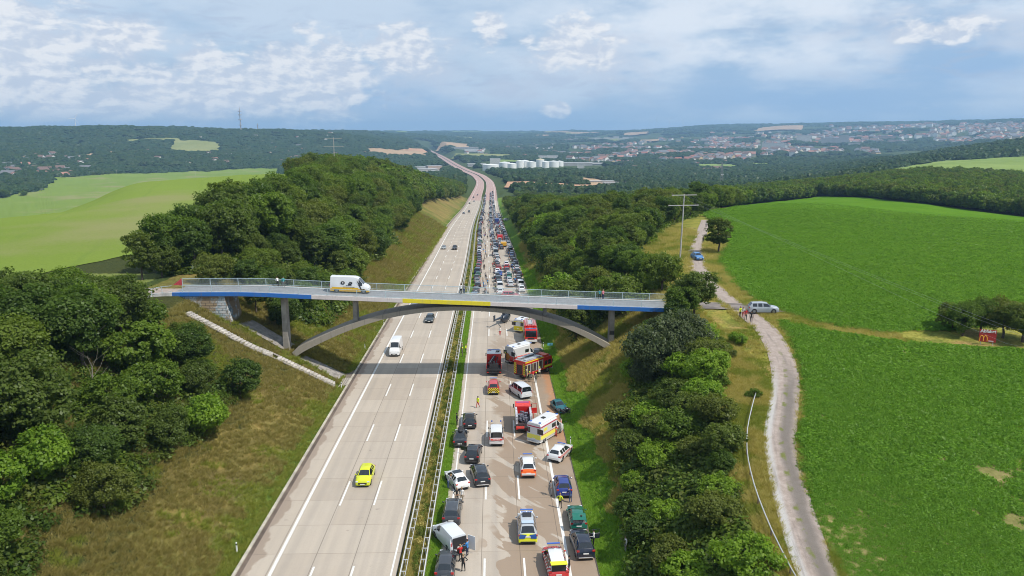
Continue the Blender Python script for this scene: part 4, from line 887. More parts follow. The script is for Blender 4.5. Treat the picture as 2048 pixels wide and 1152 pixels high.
gc = add(1158, 1064, 0, 'parked_car', 4.35, 1.75, 1.48, 'estate', (.006, .13, .09), 'teal green car with its tailgate up on the hard shoulder', rearwin=False)
MB().box((0, -2.05, 1.62), (1.35, .9, .05), rx=.35).obj('open_tailgate', PAINT, gc).color = (.006, .13, .09, 1); MB().box((0, -1.88, 1.02), (1.2, .35, .6)).obj('luggage', mat('grey_luggage', (.25, .24, .24), .8, var=.5, vscale=4), gc)
s1 = add(1057, 958, 0, 'paramedic_car', 4.75, 1.88, 1.68, 'suv', (.66, .67, .68), 'white paramedic car with orange rear stripe in the right lane', cat='emergency car', mats=dict(rear=ORA, low=W_), plate_z=.7)
MB().box((0, .75, 1.79), (1.15, .20, .09)).obj('light_bar', LBLUE, s1, bevel=.03); MB().box((0, -2.40, .58), (1.6, .06, .22)).obj('white_bumper', W_, s1)
s2 = add(1106, 926, 27, 'paramedic_car', 4.75, 1.86, 1.50, 'estate', (.66, .67, .68), 'white estate paramedic car with red side stripe parked diagonally toward the verge', cat='emergency car', mats=dict(low=W_, mid=mat('flank_white_red', (.55, .25, .24), .4)))
MB().box((0, .35, 1.60), (1.05, .20, .09)).obj('light_bar', LBLUE, s2, bevel=.03)
s3 = add(993, 894, 0, 'rescue_van', 4.9, 1.9, 1.98, 'van', (.66, .67, .68), 'white rescue van with red rear stripe standing on the lane line', cat='emergency van', mats=dict(rear=pm('pale_rear', (.62, .60, .60)), low=FR))
MB().box((0, -2.50, 1.02), (1.5, .03, .22)).obj('red_rear_stripe', mat('luminous_red', (.75, .08, .06), .5), s3); mtext('NOTARZT', .20, (0, -2.52, 1.02), LW, s3, rot=(math.pi/2, 0, 0), bold=.004)
for x_ in (-.6, .6): MB().bar((x_, 1.3, 2.03), (x_, 1.3, 2.18), .10, 8).obj('beacon', LBLUE, s3)
s4 = add(987, 791, 0, 'fire_command_car', 4.75, 1.9, 1.72, 'suv', (.50, .015, .012), 'red fire command car with yellow chevron tail alone in the middle lane', cat='emergency car', mats=dict(rear=CHEV), plate_z=.55)
MB().box((0, .8, 1.84), (1.2, .22, .09)).obj('light_bar', LBLUE, s4, bevel=.03); MB().box((0, -2.42, 1.0), (1.55, .04, .42)).obj('chevron_board', CHEV, s4)
add(1054, 799, -23, 'minibus', 5.1, 1.92, 1.98, 'van', (.60, .63, .66), 'white window van standing diagonally behind the big fire engine', cat='van')
# crashed teal car
cr = car('crashed_car', 3.6, 1.70, 1.42, 'hatch', (.006, .10, .12), 'wrecked teal car with its torn-off front on the right road edge', cat='car wreck', rearwin=True); p = road_pt(1116, 826); cr.location = (p.x+.3, p.y+1.6, p.z+.06); cr.rotation_euler = (.0, .05, math.radians(196)); near.append(cr)
mb = MB()
for i in range(34):
    a = random.uniform(-1, 1); mb.box((a*.85, 1.55+random.uniform(-.25, .8), random.uniform(.15, .85)), (random.uniform(.1, .6), random.uniform(.05, .5), random.uniform(.03, .2)), rz=random.uniform(0, 3), rx=random.uniform(-1, 1))
mb.obj('crumpled_front', mat('torn_metal', (.05, .05, .055), .5, metal=.4, var=.8, vscale=6), cr)
mb = MB()
for i in range(60):
    r_ = abs(random.gauss(0, 2.4)); a = random.uniform(0, 6.3); q_ = road_pt(1100, 838); mb.box((q_.x+r_*math.cos(a), q_.y+r_*math.sin(a), float(zr(q_.y))+.04), (random.uniform(.04, .3), random.uniform(.03, .2), .05), rz=a)
tag(mb.obj('debris', mat('debris_dark', (.10, .09, .08), .8, var=.8, vscale=3)), kind='stuff')
# left carriageway, towards the camera
LC = [(725, 976, 'hatch', (.58, .62, .01), 'bright yellow hatchback driving toward the camera'), (788, 714, 'bigvan', (.68, .69, .70), 'white panel van driving in the left lane below the bridge'), (858, 647, 'estate', (.02, .03, .035), 'dark car driving just in front of the arch'), (829, 617, 'suv', (.20, .22, .25), 'grey car half hidden behind the arch rib'),
      (887, 499, 'hatch', (.30, .32, .33), 'silver car beyond the bridge nearest on the left carriageway, kerb side'), (909, 500, 'suv', (.02, .02, .022), 'black car beside the silver one beyond the bridge on the left carriageway'), (927, 428, 'hatch', (.1, .1, .11), 'grey car in the left of the second pair far down the left carriageway'), (938, 425, 'suv', (.03, .03, .03), 'dark car in the right of the second pair far down the left carriageway'),
      (939, 408, 'hatch', (.02, .02, .02), 'small black car in the third group down the left carriageway, kerb side'), (948, 404, 'estate', (.35, .36, .36), 'small pale car in the third group down the left carriageway'), (947, 396, 'suv', (.03, .03, .04), 'tiny dark car second from the curve'), (955, 391, 'hatch', (.04, .02, .02), 'tiny dark red car at the start of the curve')]
SZ = {'hatch': (4.3, 1.79, 1.47), 'estate': (4.8, 1.85, 1.47), 'saloon': (4.8, 1.85, 1.45), 'suv': (4.6, 1.87, 1.68), 'van': (5.0, 1.92, 1.98), 'bigvan': (6.0, 2.02, 2.55)}
for px, py, kd, cl, lb in LC:
    L_, W__, H_ = SZ[kd]; add(px, py, 180, 'car' if kd != 'bigvan' else 'delivery_van', L_, W__, H_, kd, cl, lb, end=-1, group='cars on the left carriageway', cat='car' if kd != 'bigvan' else 'van', sidewin=kd != 'bigvan', rearwin=kd != 'bigvan')
# vehicles on the track and on the bridge
r = car('parked_car', 4.8, 1.9, 1.68, 'suv', (.32, .35, .38), 'silver crossover crossing the junction at the edge of the crop field'); near.append(r); place(r, 1525, 626, 97, zf=T); r.location.z += .10
r = car('car', 4.3, 1.78, 1.48, 'hatch', (.06, .20, .45), 'light blue hatchback driving on the field track beside the round tree'); near.append(r); place(r, 1394, 519, 174, zf=T); r.location.z += .08
r = car('delivery_van', 6.5, 2.02, 2.65, 'bigvan', (.66, .67, .67), 'white and yellow panel van crossing the bridge', cat='van', sidewin=False, rearwin=False, mats=dict(low=pm('van_yellow', (.72, .42, .01)))); near.append(r)
p = onY(701, 582, 122.3); r.location = (p.x, 122.3, dz(p.x)+.01); r.rotation_euler = (0, math.atan((dz(p.x+1)-dz(p.x-1))/2)*-1, -math.pi/2); r.rotation_euler = (math.atan((dz(p.x+1)-dz(p.x-1))/2), 0, -math.pi/2)
vx = 1.018; lg = MB()
lg.ell((0, 0, 0), (.012, .34, .28), 12, 8); a = lg.obj('round_emblem', BLK, r); a.location = (vx, -1.1, 1.68)
MB().ell((0, 0, 0), (.016, .19, .16), 10, 6).obj('emblem_centre', W_, a)
lg = MB(); lg.box((vx, .05, 1.50), (.02, .5, .28)).box((vx, .10, 1.82), (.02, .3, .16)).box((vx, .35, 1.70), (.02, .22, .3)).box((vx, -.1, 1.28), (.02, .95, .05)); lg.obj('side_emblem', BLK, r)
lg = MB(); lg.add([(vx+.01, 1.15, 2.15), (vx+.01, 1.25, 2.15), (vx+.01, 2.15, .50), (vx+.01, 1.9, .50)], [(0, 1, 2, 3)]); lg.obj('diagonal_stripe', BLK, r)
MB().box((vx+.002, -.7, .78), (.012, 4.3, .30)).obj('yellow_band', pm('van_yellow', (.72, .42, .01)), r)
MB().box((vx+.012, -.1, 1.02), (.012, 1.9, .05)).obj('side_line', BLK, r)
# ---- ambulances and fire engines
def fpaint(n, c): return pm(n, c, .35)
def wheels(root, L, W, ys, r=.5):
    tm, rm = wheel_mesh(r, .3)
    for y in ys:
        for sx in (-1, 1): w_ = link('wheel', tm, root); w_.location = (sx*(W/2-.17), y, r); link('rim', rm, w_)
def ambulance(label, L=6.2, W=2.15, H=2.85, body=W_, band=None, low=None, roof=W_, cabc=(.66, .67, .68), door_open=False, box=True, name='ambulance', roofline=None):
    r = car(name, L, W-.12, 2.45, 'bigvan', cabc, label, cat='ambulance', sidewin=False, rearwin=False, mats=dict(low=low or W_, hood=body, roof=roof, rear=low or W_)); near.append(r)
    y0, y1 = -L/2+.02, L/2-2.15; yc = (y0+y1)/2; ly = y1-y0
    if box:
        bx = MB(); w = W/2
        prof = [(-w, .62), (w, .62), (w, 1.9), (w, H-.28), (w-.16, H-.05), (w-.45, H), (-w+.45, H), (-w+.16, H-.05), (-w, H-.28), (-w, 1.9)]
        bx.prism([(x, y0, z) for x, z in prof], (0, ly, 0)); bx.obj('patient_box', body, r, smooth=25, bevel=.0)
        rf = MB(); rf.prism([(w-.10, y0+.08, H-.02), (-w+.10, y0+.08, H-.02), (-w+.28, y0+.08, H+.04), (w-.28, y0+.08, H+.04)], (0, ly+.5, 0)); rf.obj('roof_cap', roof, r)
    for sx in (-1, 1):
        x = sx*(W/2+.006)
        if band: MB().box((x, yc, .98), (.012, ly*.98, .50)).obj('side_band', band, r)
        MB().box((x, y1-.75, 1.85), (.014, .95, .58)).obj('window', GLASS, r)
        if roofline: MB().box((x, yc, H-.42), (.014, ly*.98, .14)).obj('side_line', roofline, r); MB().box((x, yc, 1.30), (.014, ly*.98, .08)).obj('side_line', roofline, r)
    for sx in (-.5, .5): MB().box((sx*W*.94, y0-.008, 1.85), (W*.42, .014, .72)).obj('rear_window', GLASS, r)
    if band: MB().box((0, y0-.008, 1.02), (W*.94, .014, .62)).obj('rear_band', band, r)
    if roofline: MB().box((0, y0-.006, H-.44), (W*.96, .016, .14)).obj('rear_line', roofline, r)
    for y in (y0+.35, y1+.55):
        for sx in (-1, 1): MB().box((sx*W*.33, y, H+.09-(0 if y < 0 else .05)), (.30, .28, .12)).obj('beacon', LBLUE, r, bevel=.02)
    MB().box((.0, yc+.3, H+.08), (.5, .6, .08)).obj('roof_vent', BLK, r, bevel=.02)
    MB().box((0, y0-.2, .42), (W*.85, .35, .06)).obj('rear_step', CHROME, r)
    if door_open: door(r, W/2, L/2-1.2, 1.25, 1.15, 1.55, -1.0+.1, W_, side=1)
    return r
YB_ = mat('pale_yellow_band', (.78, .74, .12), .5); LRD = mat('luminous_red', (.75, .08, .06), .5)
a = ambulance('large white and yellow ambulance with open cab door standing diagonally across the shoulder line', band=YB_, roofline=mat('magenta_line', (.50, .02, .08), .5), door_open=True); place(a, 1067, 888, 36, 1, 6.2)
MB().box((2.15/2+.008, -1.9, 1.9), (.012, .9, .42)).obj('side_panel', YB_, a)
a = ambulance('white and red box ambulance with orange open rear doors behind the crane truck', L=6.4, H=3.0, band=LRD, low=FR); place(a, 1018, 726, 47, 1, 6.4); mtext('FEUERWEHR', .34, (1.085, .1, 1.02), LW, a, rot=(math.pi/2, 0, math.pi/2), bold=.006)
b_ = MB().bar((-.2, 0, 0), (-.2, .05, 0), .62, 16).obj('orange_reel_door', mat('orange_door', (.55, .22, .03), .5), a); b_.location = (-.2, -3.25, 1.15)
a = ambulance('yellow and white ambulance half hidden behind the ladder fire engine', L=5.9, H=2.7, band=mat('ambulance_yellow', (.70, .58, .02), .45), low=mat('ambulance_yellow', (.70, .58, .02), .45), roofline=mat('ambulance_yellow', (.70, .58, .02), .45)); place(a, 1036, 665, 26, 1, 5.9)
def fire_engine(label, L=7.6, W=2.5, H=3.15, cabL=2.5, body='shutters', rear='shutter', cab_roof=None, body_c=None, flank=None, name='fire_engine', double=True, roofgear='ladder'):
    r = empty(name); tag(r, label, 'fire engine'); near.append(r); w = W/2; yF = L/2; yc = yF-cabL
    body_c = body_c or FR
    ch = MB().box((0, -.1, .72), (W*.8, L*.96, .35)).obj('chassis', BLK, r)
    # cab: sloping screen
    cb = MB(); hc = H-.25
    prof = [(yc+.04, .75), (yF-.02, .62), (yF, 1.35), (yF-.18, hc-.12), (yF-.40, hc), (yc+.04, hc)]
    cb.prism([(-w+.02, y, z) for y, z in prof], (W-.04, 0, 0)); cb.obj('cab', body_c, r, bevel=.05)
    MB().prism([(-w+.16, yF+.012, 1.42), (w-.16, yF+.012, 1.42), (w-.22, yF-.165, hc-.22), (-w+.22, yF-.165, hc-.22)], (0, -.02, 0)).obj('windscreen', GLASS, r)
    for sx in (-1, 1):
        x = sx*(w-.012)
        for y0_, ww in (((yF-.85), .75), ((yF-1.85), .75)) if double else (((yF-.85), .75),): MB().box((x, y0_, 1.85), (.03, ww, .72)).obj('window', GLASS, r)
        MB().box((sx*(w+.16), yF-.15, 1.95), (.14, .12, .55)).obj('mirror', BLK, r); MB().bar((sx*(w-.05), yF-.2, 2.2), (sx*(w+.16), yF-.15, 2.15), .02, 4).obj('mirror_arm', BLK, r)
        MB().box((sx*w*.72, yF+.01, .85), (.38, .05, .20)).obj('headlight', HL, r)
        MB().box((sx*(w+.002), yF-1.2, 1.2), (.02, 2.2, .32)).obj('side_band', DY if flank is None else flank, r)
    MB().box((0, yF+.02, .62), (W*.97, .12, .42)).obj('front_bumper', W_, r, bevel=.03); MB().box((0, yF+.03, 1.10), (W*.5, .04, .25)).obj('grille', BLK, r)
    MB().box((0, yF+.10, .60), (.52, .02, .11)).obj('number_plate', PLATE, r)
    yb0, yb1 = -L/2, yc-.02; yl = yb1-yb0; ym = (yb0+yb1)/2
    if body == 'shutters':
        MB().box((0, ym, (H+.80)/2), (W, yl, H-.80)).obj('equipment_body', body_c, r, bevel=.03); n = 3
        for sx in (-1, 1):
            for i in range(n): MB().box((sx*(w+.006), yb0+yl*(i+.5)/n, 1.85), (.014, yl/n*.86, 1.55)).obj('roller_shutter', mat('shutter_alu', (.45, .46, .47), .45, metal=.3), r)
            MB().box((sx*(w+.004), ym, H-.12), (.016, yl*.99, .14)).obj('side_line', DY, r)
    wheels(r, L, W, (yF-1.35, -L/2+1.7))
    for y in (yF-1.35, -L/2+1.7): MB().box((0, y, .78), (W*.86, 1.2, .75)).obj('wheel_arch', BLK, r)
    for sx in (-1, 1): MB().box((sx*(w-.18), yb0-.01, .72), (.30, .05, .18)).obj('tail_light', RED, r)
    MB().box((0, yF-.55, H-.14), (W*.8, .22, .12)).obj('light_bar', LBLUE, r, bevel=.03)
    return r, (yb0, yb1, yl, ym, w, yF)
ALU = mat('roof_aluminium', (.46, .48, .50), .4, metal=.3, var=.15); SHD = mat('dark_locker', (.05, .03, .03), .8, var=.6, vscale=5)
def chevrear(r, yb0, w, H):
    for sx in (-1, 1): MB().box((sx*(w-.28), yb0-.012, 1.75), (.52, .02, 1.9)).obj('chevron_panel', CHEV, r)
    MB().box((0, yb0-.010, 1.65), (w*.95, .02, 1.6)).obj('open_locker', SHD, r)
# big diagonal engine
r, (y0, y1, yl, ym, w, yF_) = fire_engine('large red and yellow fire engine with chevron tail standing diagonally beside the verge', L=7.4, H=3.1); place(r, 1039, 758, 42, 1, 7.4)
chevrear(r, y0, w, 3.1); MB().box((0, ym, 3.14), (2.3, yl*.96, .08)).obj('roof_deck', ALU, r)
for x_ in (-.75, .7): MB().box((x_, ym, 3.26), (.62, yl*.8, .2)).obj('roof_box', ALU, r, bevel=.02)
mb = MB()
for x_ in (-.25, .15): mb.bar((x_, y0+.1, 3.4), (x_, y1+.6, 3.4), .035, 5)
for i in range(14): mb.bar((-.25, y0+.25+i*yl/14, 3.4), (.15, y0+.25+i*yl/14, 3.4), .025, 4)
mb.obj('ladder', BLK, r); MB().box((0, yF_-1.3, 3.0), (1.9, 1.2, .25)).obj('cab_roof_box', mat('roof_red_orange', (.62, .08, .02), .4), r, bevel=.03)
for i in range(3): MB().box((w+.02, y0+.6+i*1.55, 1.8), (.02, 1.3, 1.35)).obj('open_locker', SHD, r); MB().box((w+.045, y0+.45+i*1.5, 1.6), (.03, .12, 1.9)).obj('locker_post', mat('pale_post', (.6, .55, .3), .5), r)
# crane truck
r, (y0, y1, yl, ym, w, yF_) = fire_engine('red and white fire truck with a folded black crane at its rear', L=6.8, H=3.1, W=2.5, name='crane_truck', body=None, cabL=2.2, double=False, body_c=FR); place(r, 988, 753, 0, 1, 6.8)
MB().box((0, y1-.95, 1.95), (2.5, 1.9, 2.3)).obj('equipment_body', FR, r, bevel=.03); MB().box((0, y1-.80, 3.14), (2.4, 1.75, .07)).obj('white_roof', W_, r); MB().box((0, yF_-1.05, 2.90), (2.3, 2.0, .08)).obj('cab_roof', W_, r, bevel=.02)
mtext('52', .62, (-.75, yF_-.9, 2.955), LR, r, bold=.02); MB().box((0, y0+1.2, 1.15), (2.45, 2.5, .25)).obj('flatbed', BLK, r)
for sx in (-1, 1): MB().box((sx*1.22, y0+1.3, 1.55), (.06, 2.4, .7)).obj('side_wall', FR, r)
mb = MB(); mb.box((0, y0+.55, 1.6), (1.5, .6, .9)); mb.bar((0, y0+.6, 1.6), (0, y0+.7, 2.5), .24, 8); mb.obj('crane_base', BLK, r)
mb = MB()
for dx_ in (-.16, .16): mb.bar((.75+dx_, y1-.2, 3.3), (-.75+dx_, y0+.5, 2.1), .12, 6)
mb.obj('crane_boom', BLK, r); MB().bar((.9, y1-.4, 3.0), (.3, y0+.3, 1.9), .09, 6).obj('crane_boom', BLK, r); MB().bar((.75, y1-.2, 3.42), (-.7, y0+.6, 2.3), .035, 5).obj('crane_piston', CHROME, r)
# ladder engine facing the camera
r, (y0, y1, yl, ym, w, yF_) = fire_engine('red fire engine facing the camera with ladders and hoses on its roof', L=7.6, H=3.1); place(r, 1062, 688, 180, -1, 7.6)
mb = MB()
for x_ in (-.9, -.45, .45, .9): mb.bar((x_, y0, 3.5), (x_, yF_-1.6, 3.35), .05, 5)
for i in range(16):
    for a_, b2 in ((-.9, -.45), (.45, .9)): mb.bar((a_, y0+.2+i*.38, 3.48), (b2, y0+.2+i*.38, 3.48), .03, 4)
mb.obj('ladder', mat('pale_pink_ladder', (.62, .42, .42), .5), r); MB().box((0, ym, 3.2), (1.2, yl*.7, .2)).obj('roof_deck', ALU, r)
mtext('112', .5, (0, yF_-1.1, 2.93), LW, r, rot=(0, 0, math.pi), bold=.01)
# small rescue truck, red cab roof, doors open
r, (y0, y1, yl, ym, w, yF_) = fire_engine('small red-roofed rescue truck with open lockers beside the yellow ambulance', L=5.9, W=2.25, H=2.75, cabL=2.1, body=None, name='rescue_truck', double=False); place(r, 1048, 868, 0, 1, 5.9)
MB().box((0, yF_-1.05, 2.55), (2.2, 1.95, .12)).obj('cab_roof', mat('faded_roof_red', (.62, .05, .04), .5, var=.15), r, bevel=.03)
MB().box((0, ym, 1.1), (2.2, yl, .6)).obj('equipment_body', SHD, r)
for sx in (-1, 1): MB().box((sx*.98, ym, 1.95), (.28, yl, 1.1)).obj('locker_wall', mat('locker_pale', (.42, .42, .45), .5, var=.5, vscale=3), r)
mb = MB()
for i in range(26): mb.box((random.uniform(-.6, .6), random.uniform(y0+.3, y1-.3), random.uniform(1.5, 2.1)), (random.uniform(.15, .5), random.uniform(.15, .6), random.uniform(.1, .4)), rz=random.uniform(0, 1))
mb.obj('equipment', mat('stowed_gear', (.12, .12, .15), .6, var=.95, vscale=2.5), r); MB().box((0, y0-.005, .95), (2.1, .02, .35)).obj('rear_stripe', LRD, r)
door(r, 1.12, yF_-.6, 1.35, .95, 1.5, .2, FR, side=1); MB().box((1.5, yF_-1.6, 1.0), (.06, .9, .9)).obj('open_door', FR, r)
r = car('parked_car', 4.3, 1.78, 1.5, 'hatch', BK, 'dark car with red tail squeezed between the diagonal fire engine and the verge'); place(r, 1075, 712, 12); near.append(r)
# helicopter
h = empty('rescue_helicopter'); tag(h, 'dark helicopter standing on the motorway just below the arch', 'helicopter'); p = road_pt(1009, 645); h.location = p; h.rotation_euler = (0, 0, math.radians(-25)); hb = mat('helicopter_dark', (.03, .04, .06), .35, coat=.4)
MB().ell((0, .4, 1.35), (.85, 2.1, 1.0), 16, 10).obj('fuselage', hb, h, smooth=60); MB().ell((0, 1.35, 1.45), (.75, 1.2, .75), 14, 8).obj('cockpit_glass', GLASS, h, smooth=60)
MB().bar((0, -1.2, 1.7), (0, -5.2, 2.0), .32, 8, r2=.14).obj('tail_boom', hb, h, smooth=50); MB().box((0, -5.3, 2.4), (.1, .8, 1.3)).obj('tail_fin', hb, h); MB().box((0, .2, 2.45), (.7, 1.6, .5)).obj('engine_housing', hb, h, bevel=.1)
for sx in (-1, 1): MB().bar((sx*.95, -1.2, .08), (sx*.95, 1.9, .08), .05, 6).bar((sx*.95, -.6, .08), (sx*.5, -.6, .8), .04, 5).bar((sx*.95, 1.2, .08), (sx*.5, 1.2, .8), .04, 5).obj('skid', BLK, h)
mast = MB().bar((0, .1, 2.6), (0, .1, 3.15), .10, 8).obj('rotor_mast', BLK, h)
for i in range(4): b_ = MB().box((2.7, 0, 0), (5.0, .22, .03)).obj('rotor_blade', BLK, mast); b_.location = (0, .1, 3.12); b_.rotation_euler = (0, .03, math.radians(25+8+90*i))
# ------------------------------------------------------------------ the jam beyond the bridge
LOD = {}
def lodmesh(kd):
    if kd in LOD: return LOD[kd]
    L_, W__, H_ = SZ[kd]; full, body, gl, S = loft(L_, W__, H_, kd); bm = bmesh.new(); bm.from_mesh(full)
    for f in bm.faces: f.material_index = {7: 1, 6: 2}.get(f.material_index, 0)
    def addmb(mb, mi, rim=False):
        vv = [bm.verts.new(v) for v in mb.v]
        for f in mb.f:
            try: ff = bm.faces.new([vv[i] for i in f]); ff.material_index = mi
            except ValueError: pass
    wb = MB()
    for s_ in S['wh']:
        wb.box((0, L_/2-s_, S['r']+.02), (W__*.86, S['r']*1.9, S['r']*1.5))
        for sx in (-1, 1): wb.bar((sx*(W__/2-.2), L_/2-s_, S['r']), (sx*(W__/2-.01), L_/2-s_, S['r']), S['r'], 12)
    addmb(wb, 2); zl = .68 if kd in ('hatch', 'estate', 'saloon') else .85; tb = MB(); pb = MB()
    for sx in (-1, 1): tb.box((sx*W__*.42, -L_/2+.12, zl+.18), (W__*.14, .14, .18)); pb.box((sx*W__*.36, L_/2-.13, zl), (W__*.17, .16, .13))
    pb.box((0, -L_/2-.006, .66), (.52, .03, .12)); addmb(tb, 3); addmb(pb, 4)
    bmesh.ops.recalc_face_normals(bm, faces=bm.faces); me = bpy.data.meshes.new('queued_car'); bm.to_mesh(me); bm.free()
    for m in (PAINT, GLASS, BLK, RED, PLATE): me.materials.append(m)
    LOD[kd] = shade(me); return me
CN = [('black', BK, 32), ('dark grey', DG, 15), ('silver', SV, 15), ('white', WH, 17), ('grey', GY, 10), ('dark blue', NV, 8), ('red', (.26, .015, .012), 4), ('blue', (.03, .10, .30), 1.5), ('green', (.01, .12, .06), 1), ('brown', (.09, .05, .03), 2)]
KN = [('hatch', 'hatchback', 34), ('estate', 'estate car', 24), ('suv', 'crossover', 22), ('saloon', 'saloon', 9), ('van', 'van', 8), ('bigvan', 'delivery van', 3)]
def pick(L): return random.choices(L, weights=[x[2] for x in L])[0]
def ordn(i): return f"{i}{'th' if 10 <= i % 100 <= 20 else {1: 'st', 2: 'nd', 3: 'rd'}.get(i % 10, 'th')}"
FIX = {('median', 1): ('van', NV, 'dark blue'), ('median', 10): ('hatch', (.3, .02, .05), 'red'), ('middle', 1): ('hatch', WH, 'white'), ('middle', 2): ('van', WH, 'white'), ('middle', 3): ('suv', BK, 'black'), ('middle', 6): ('hatch', (.03, .10, .38), 'blue'), ('right', 3): ('suv', (.01, .14, .10), 'green'), ('right', 4): ('hatch', WH, 'white'),
       ('middle', 14): ('bigvan', SV, 'silver'), ('right', 6): ('suv', (.35, .015, .01), 'red')}
QN = {'median': 'row beside the median', 'middle': 'middle row', 'right': 'row right of the middle row', 'shoulder': 'row on the hard shoulder'}
cars = []
for q_, x0_, ya, yb_ in (('median', -4.2, 184, 930), ('middle', 1.9, 193, 1010), ('right', 4.75, 204, 1010), ('shoulder', 7.75, 196, 560)):
    y = ya; i = 0
    while y < yb_:
        kd, kn, _ = pick(KN); cn, cl, _ = pick(CN); i += 1
        if (q_, i) in FIX: kd, cl, cn = FIX[(q_, i)]; kn = dict((a_, b2) for a_, b2, _ in KN)[kd]
        if q_ == 'median' and kd == 'bigvan': kd, kn = 'estate', 'estate car'
        L_ = SZ[kd][0]; y += L_/2; cars.append((y, x0_+random.gauss(0, .22)+(-.25 if q_ == 'median' else 0), kd, kn, cl, cn, q_, i, random.gauss(0, 2.2))); y += L_/2+random.uniform(.9, 3.4)+(random.random() < .06)*5
cars = [c for c in cars if not (c[6] == 'right' and (250 < c[0] < 300 or 395 < c[0] < 412))]
cars.sort(key=lambda c: c[0]); restc = cars[285:]; cars = cars[:285]
for (y, x, kd, kn, cl, cn, q_, i, hd) in cars:
    o = link('queued_car', lodmesh(kd)); o.location = (x+float(xc(y)), y, float(zr(y))+.012); a_ = math.atan2(float(zr(y+2)-zr(y-2)), 4); o.rotation_euler = (a_, 0, math.radians(hd)+math.atan2(-(float(xc(y+5)-xc(y-5))), 10)); o.color = (*cl, 1)
    tag(o, f'{cn} {kn}, {ordn(i)} from the bridge in the {QN[q_]}', 'van' if 'van' in kn else 'car', 'cars queued beyond the bridge')
# the far remainder of the jam
V = []; Fc = []; Cc = []; b0 = 0; MI = []
for (y, x, kd, kn, cl, cn, q_, i, hd) in restc:
    me = lodmesh(kd); n = len(me.vertices); v = np.empty(n*3, np.float32); me.vertices.foreach_get('co', v); v = v.reshape(-1, 3)+np.array([x+float(xc(y)), y, float(zr(y))]); V.append(v); Cc += [(*cl, 1)]*n
    for p in me.polygons:
        vv = list(p.vertices)
        for k_ in range(1, len(vv)-1): Fc.append((vv[0]+b0, vv[k_]+b0, vv[k_+1]+b0)); MI.append(p.material_index)
    b0 += n
if V:
    m = bpy.data.materials.new('far_car_paint'); m.use_nodes = True; k = NT(m.node_tree); k.put(k.n['Principled BSDF'].inputs['Base Color'], k.attr('pc')); k.n['Principled BSDF'].inputs['Roughness'].default_value = .3
    me = npmesh('distant_queued_cars', np.concatenate(V), np.array(Fc), [m, GLASS, BLK, RED, PLATE], MI); a_ = me.attributes.new('pc', 'FLOAT_COLOR', 'POINT'); a_.data.foreach_set('color', np.array(Cc, np.float32).ravel()); tag(link('distant_queued_cars', me), kind='stuff')
# trucks in the jam
def boxtruck(px, py, label, col_, L_=8.5, H_=3.3, cabcol=(.5, .5, .5)):
    r = empty('queued_truck'); tag(r, label, 'truck', 'trucks in the jam'); MB().box((0, -.9, (H_+.9)/2), (2.45, L_-2.2, H_-.9)).obj('cargo_box', col_, r, bevel=.03); MB().box((0, L_/2-.95, 1.6), (2.3, 1.9, 2.0), taper=.93).obj('cab', mat('cab_grey', cabcol, .4), r, bevel=.08); MB().box((0, -.2, .75), (2.0, L_*.95, .3)).obj('chassis', BLK, r); wheels(r, L_, 2.4, (L_/2-1.3, -L_/2+1.6)); p = road_pt(px, py); r.location = p; r.rotation_euler = (math.atan2(float(zr(p.y+2)-zr(p.y-2)), 4), 0, 0)
boxtruck(1000, 481, 'bright red box truck standing in the jam right of the middle row', mat('truck_red', (.60, .02, .02), .4), 6.5, 3.0)
boxtruck(1007, 493, 'small orange yellow truck just in front of the bright red box truck', mat('truck_orange', (.70, .38, .03), .4), 5.0, 2.3)
boxtruck(994, 447, 'navy blue box truck standing far back in the jam', mat('truck_navy', (.03, .06, .22), .4), 9, 3.6)
r = car('parked_car', 4.8, 1.86, 1.48, 'estate', (.40, .03, .05), 'red estate car standing crosswise just beyond the bridge railing'); p = road_pt(1021, 592); r.location = p; r.rotation_euler = (0, 0, math.radians(-100)); near.append(r)
r = car('parked_car', 4.4, 1.86, 1.5, 'estate', (.62, .62, .64), 'white car parked off the verge at the wood edge far beyond the bridge'); p = gp(1014, 441); r.location = p; r.rotation_euler = (0, 0, math.radians(-75)); near.append(r)
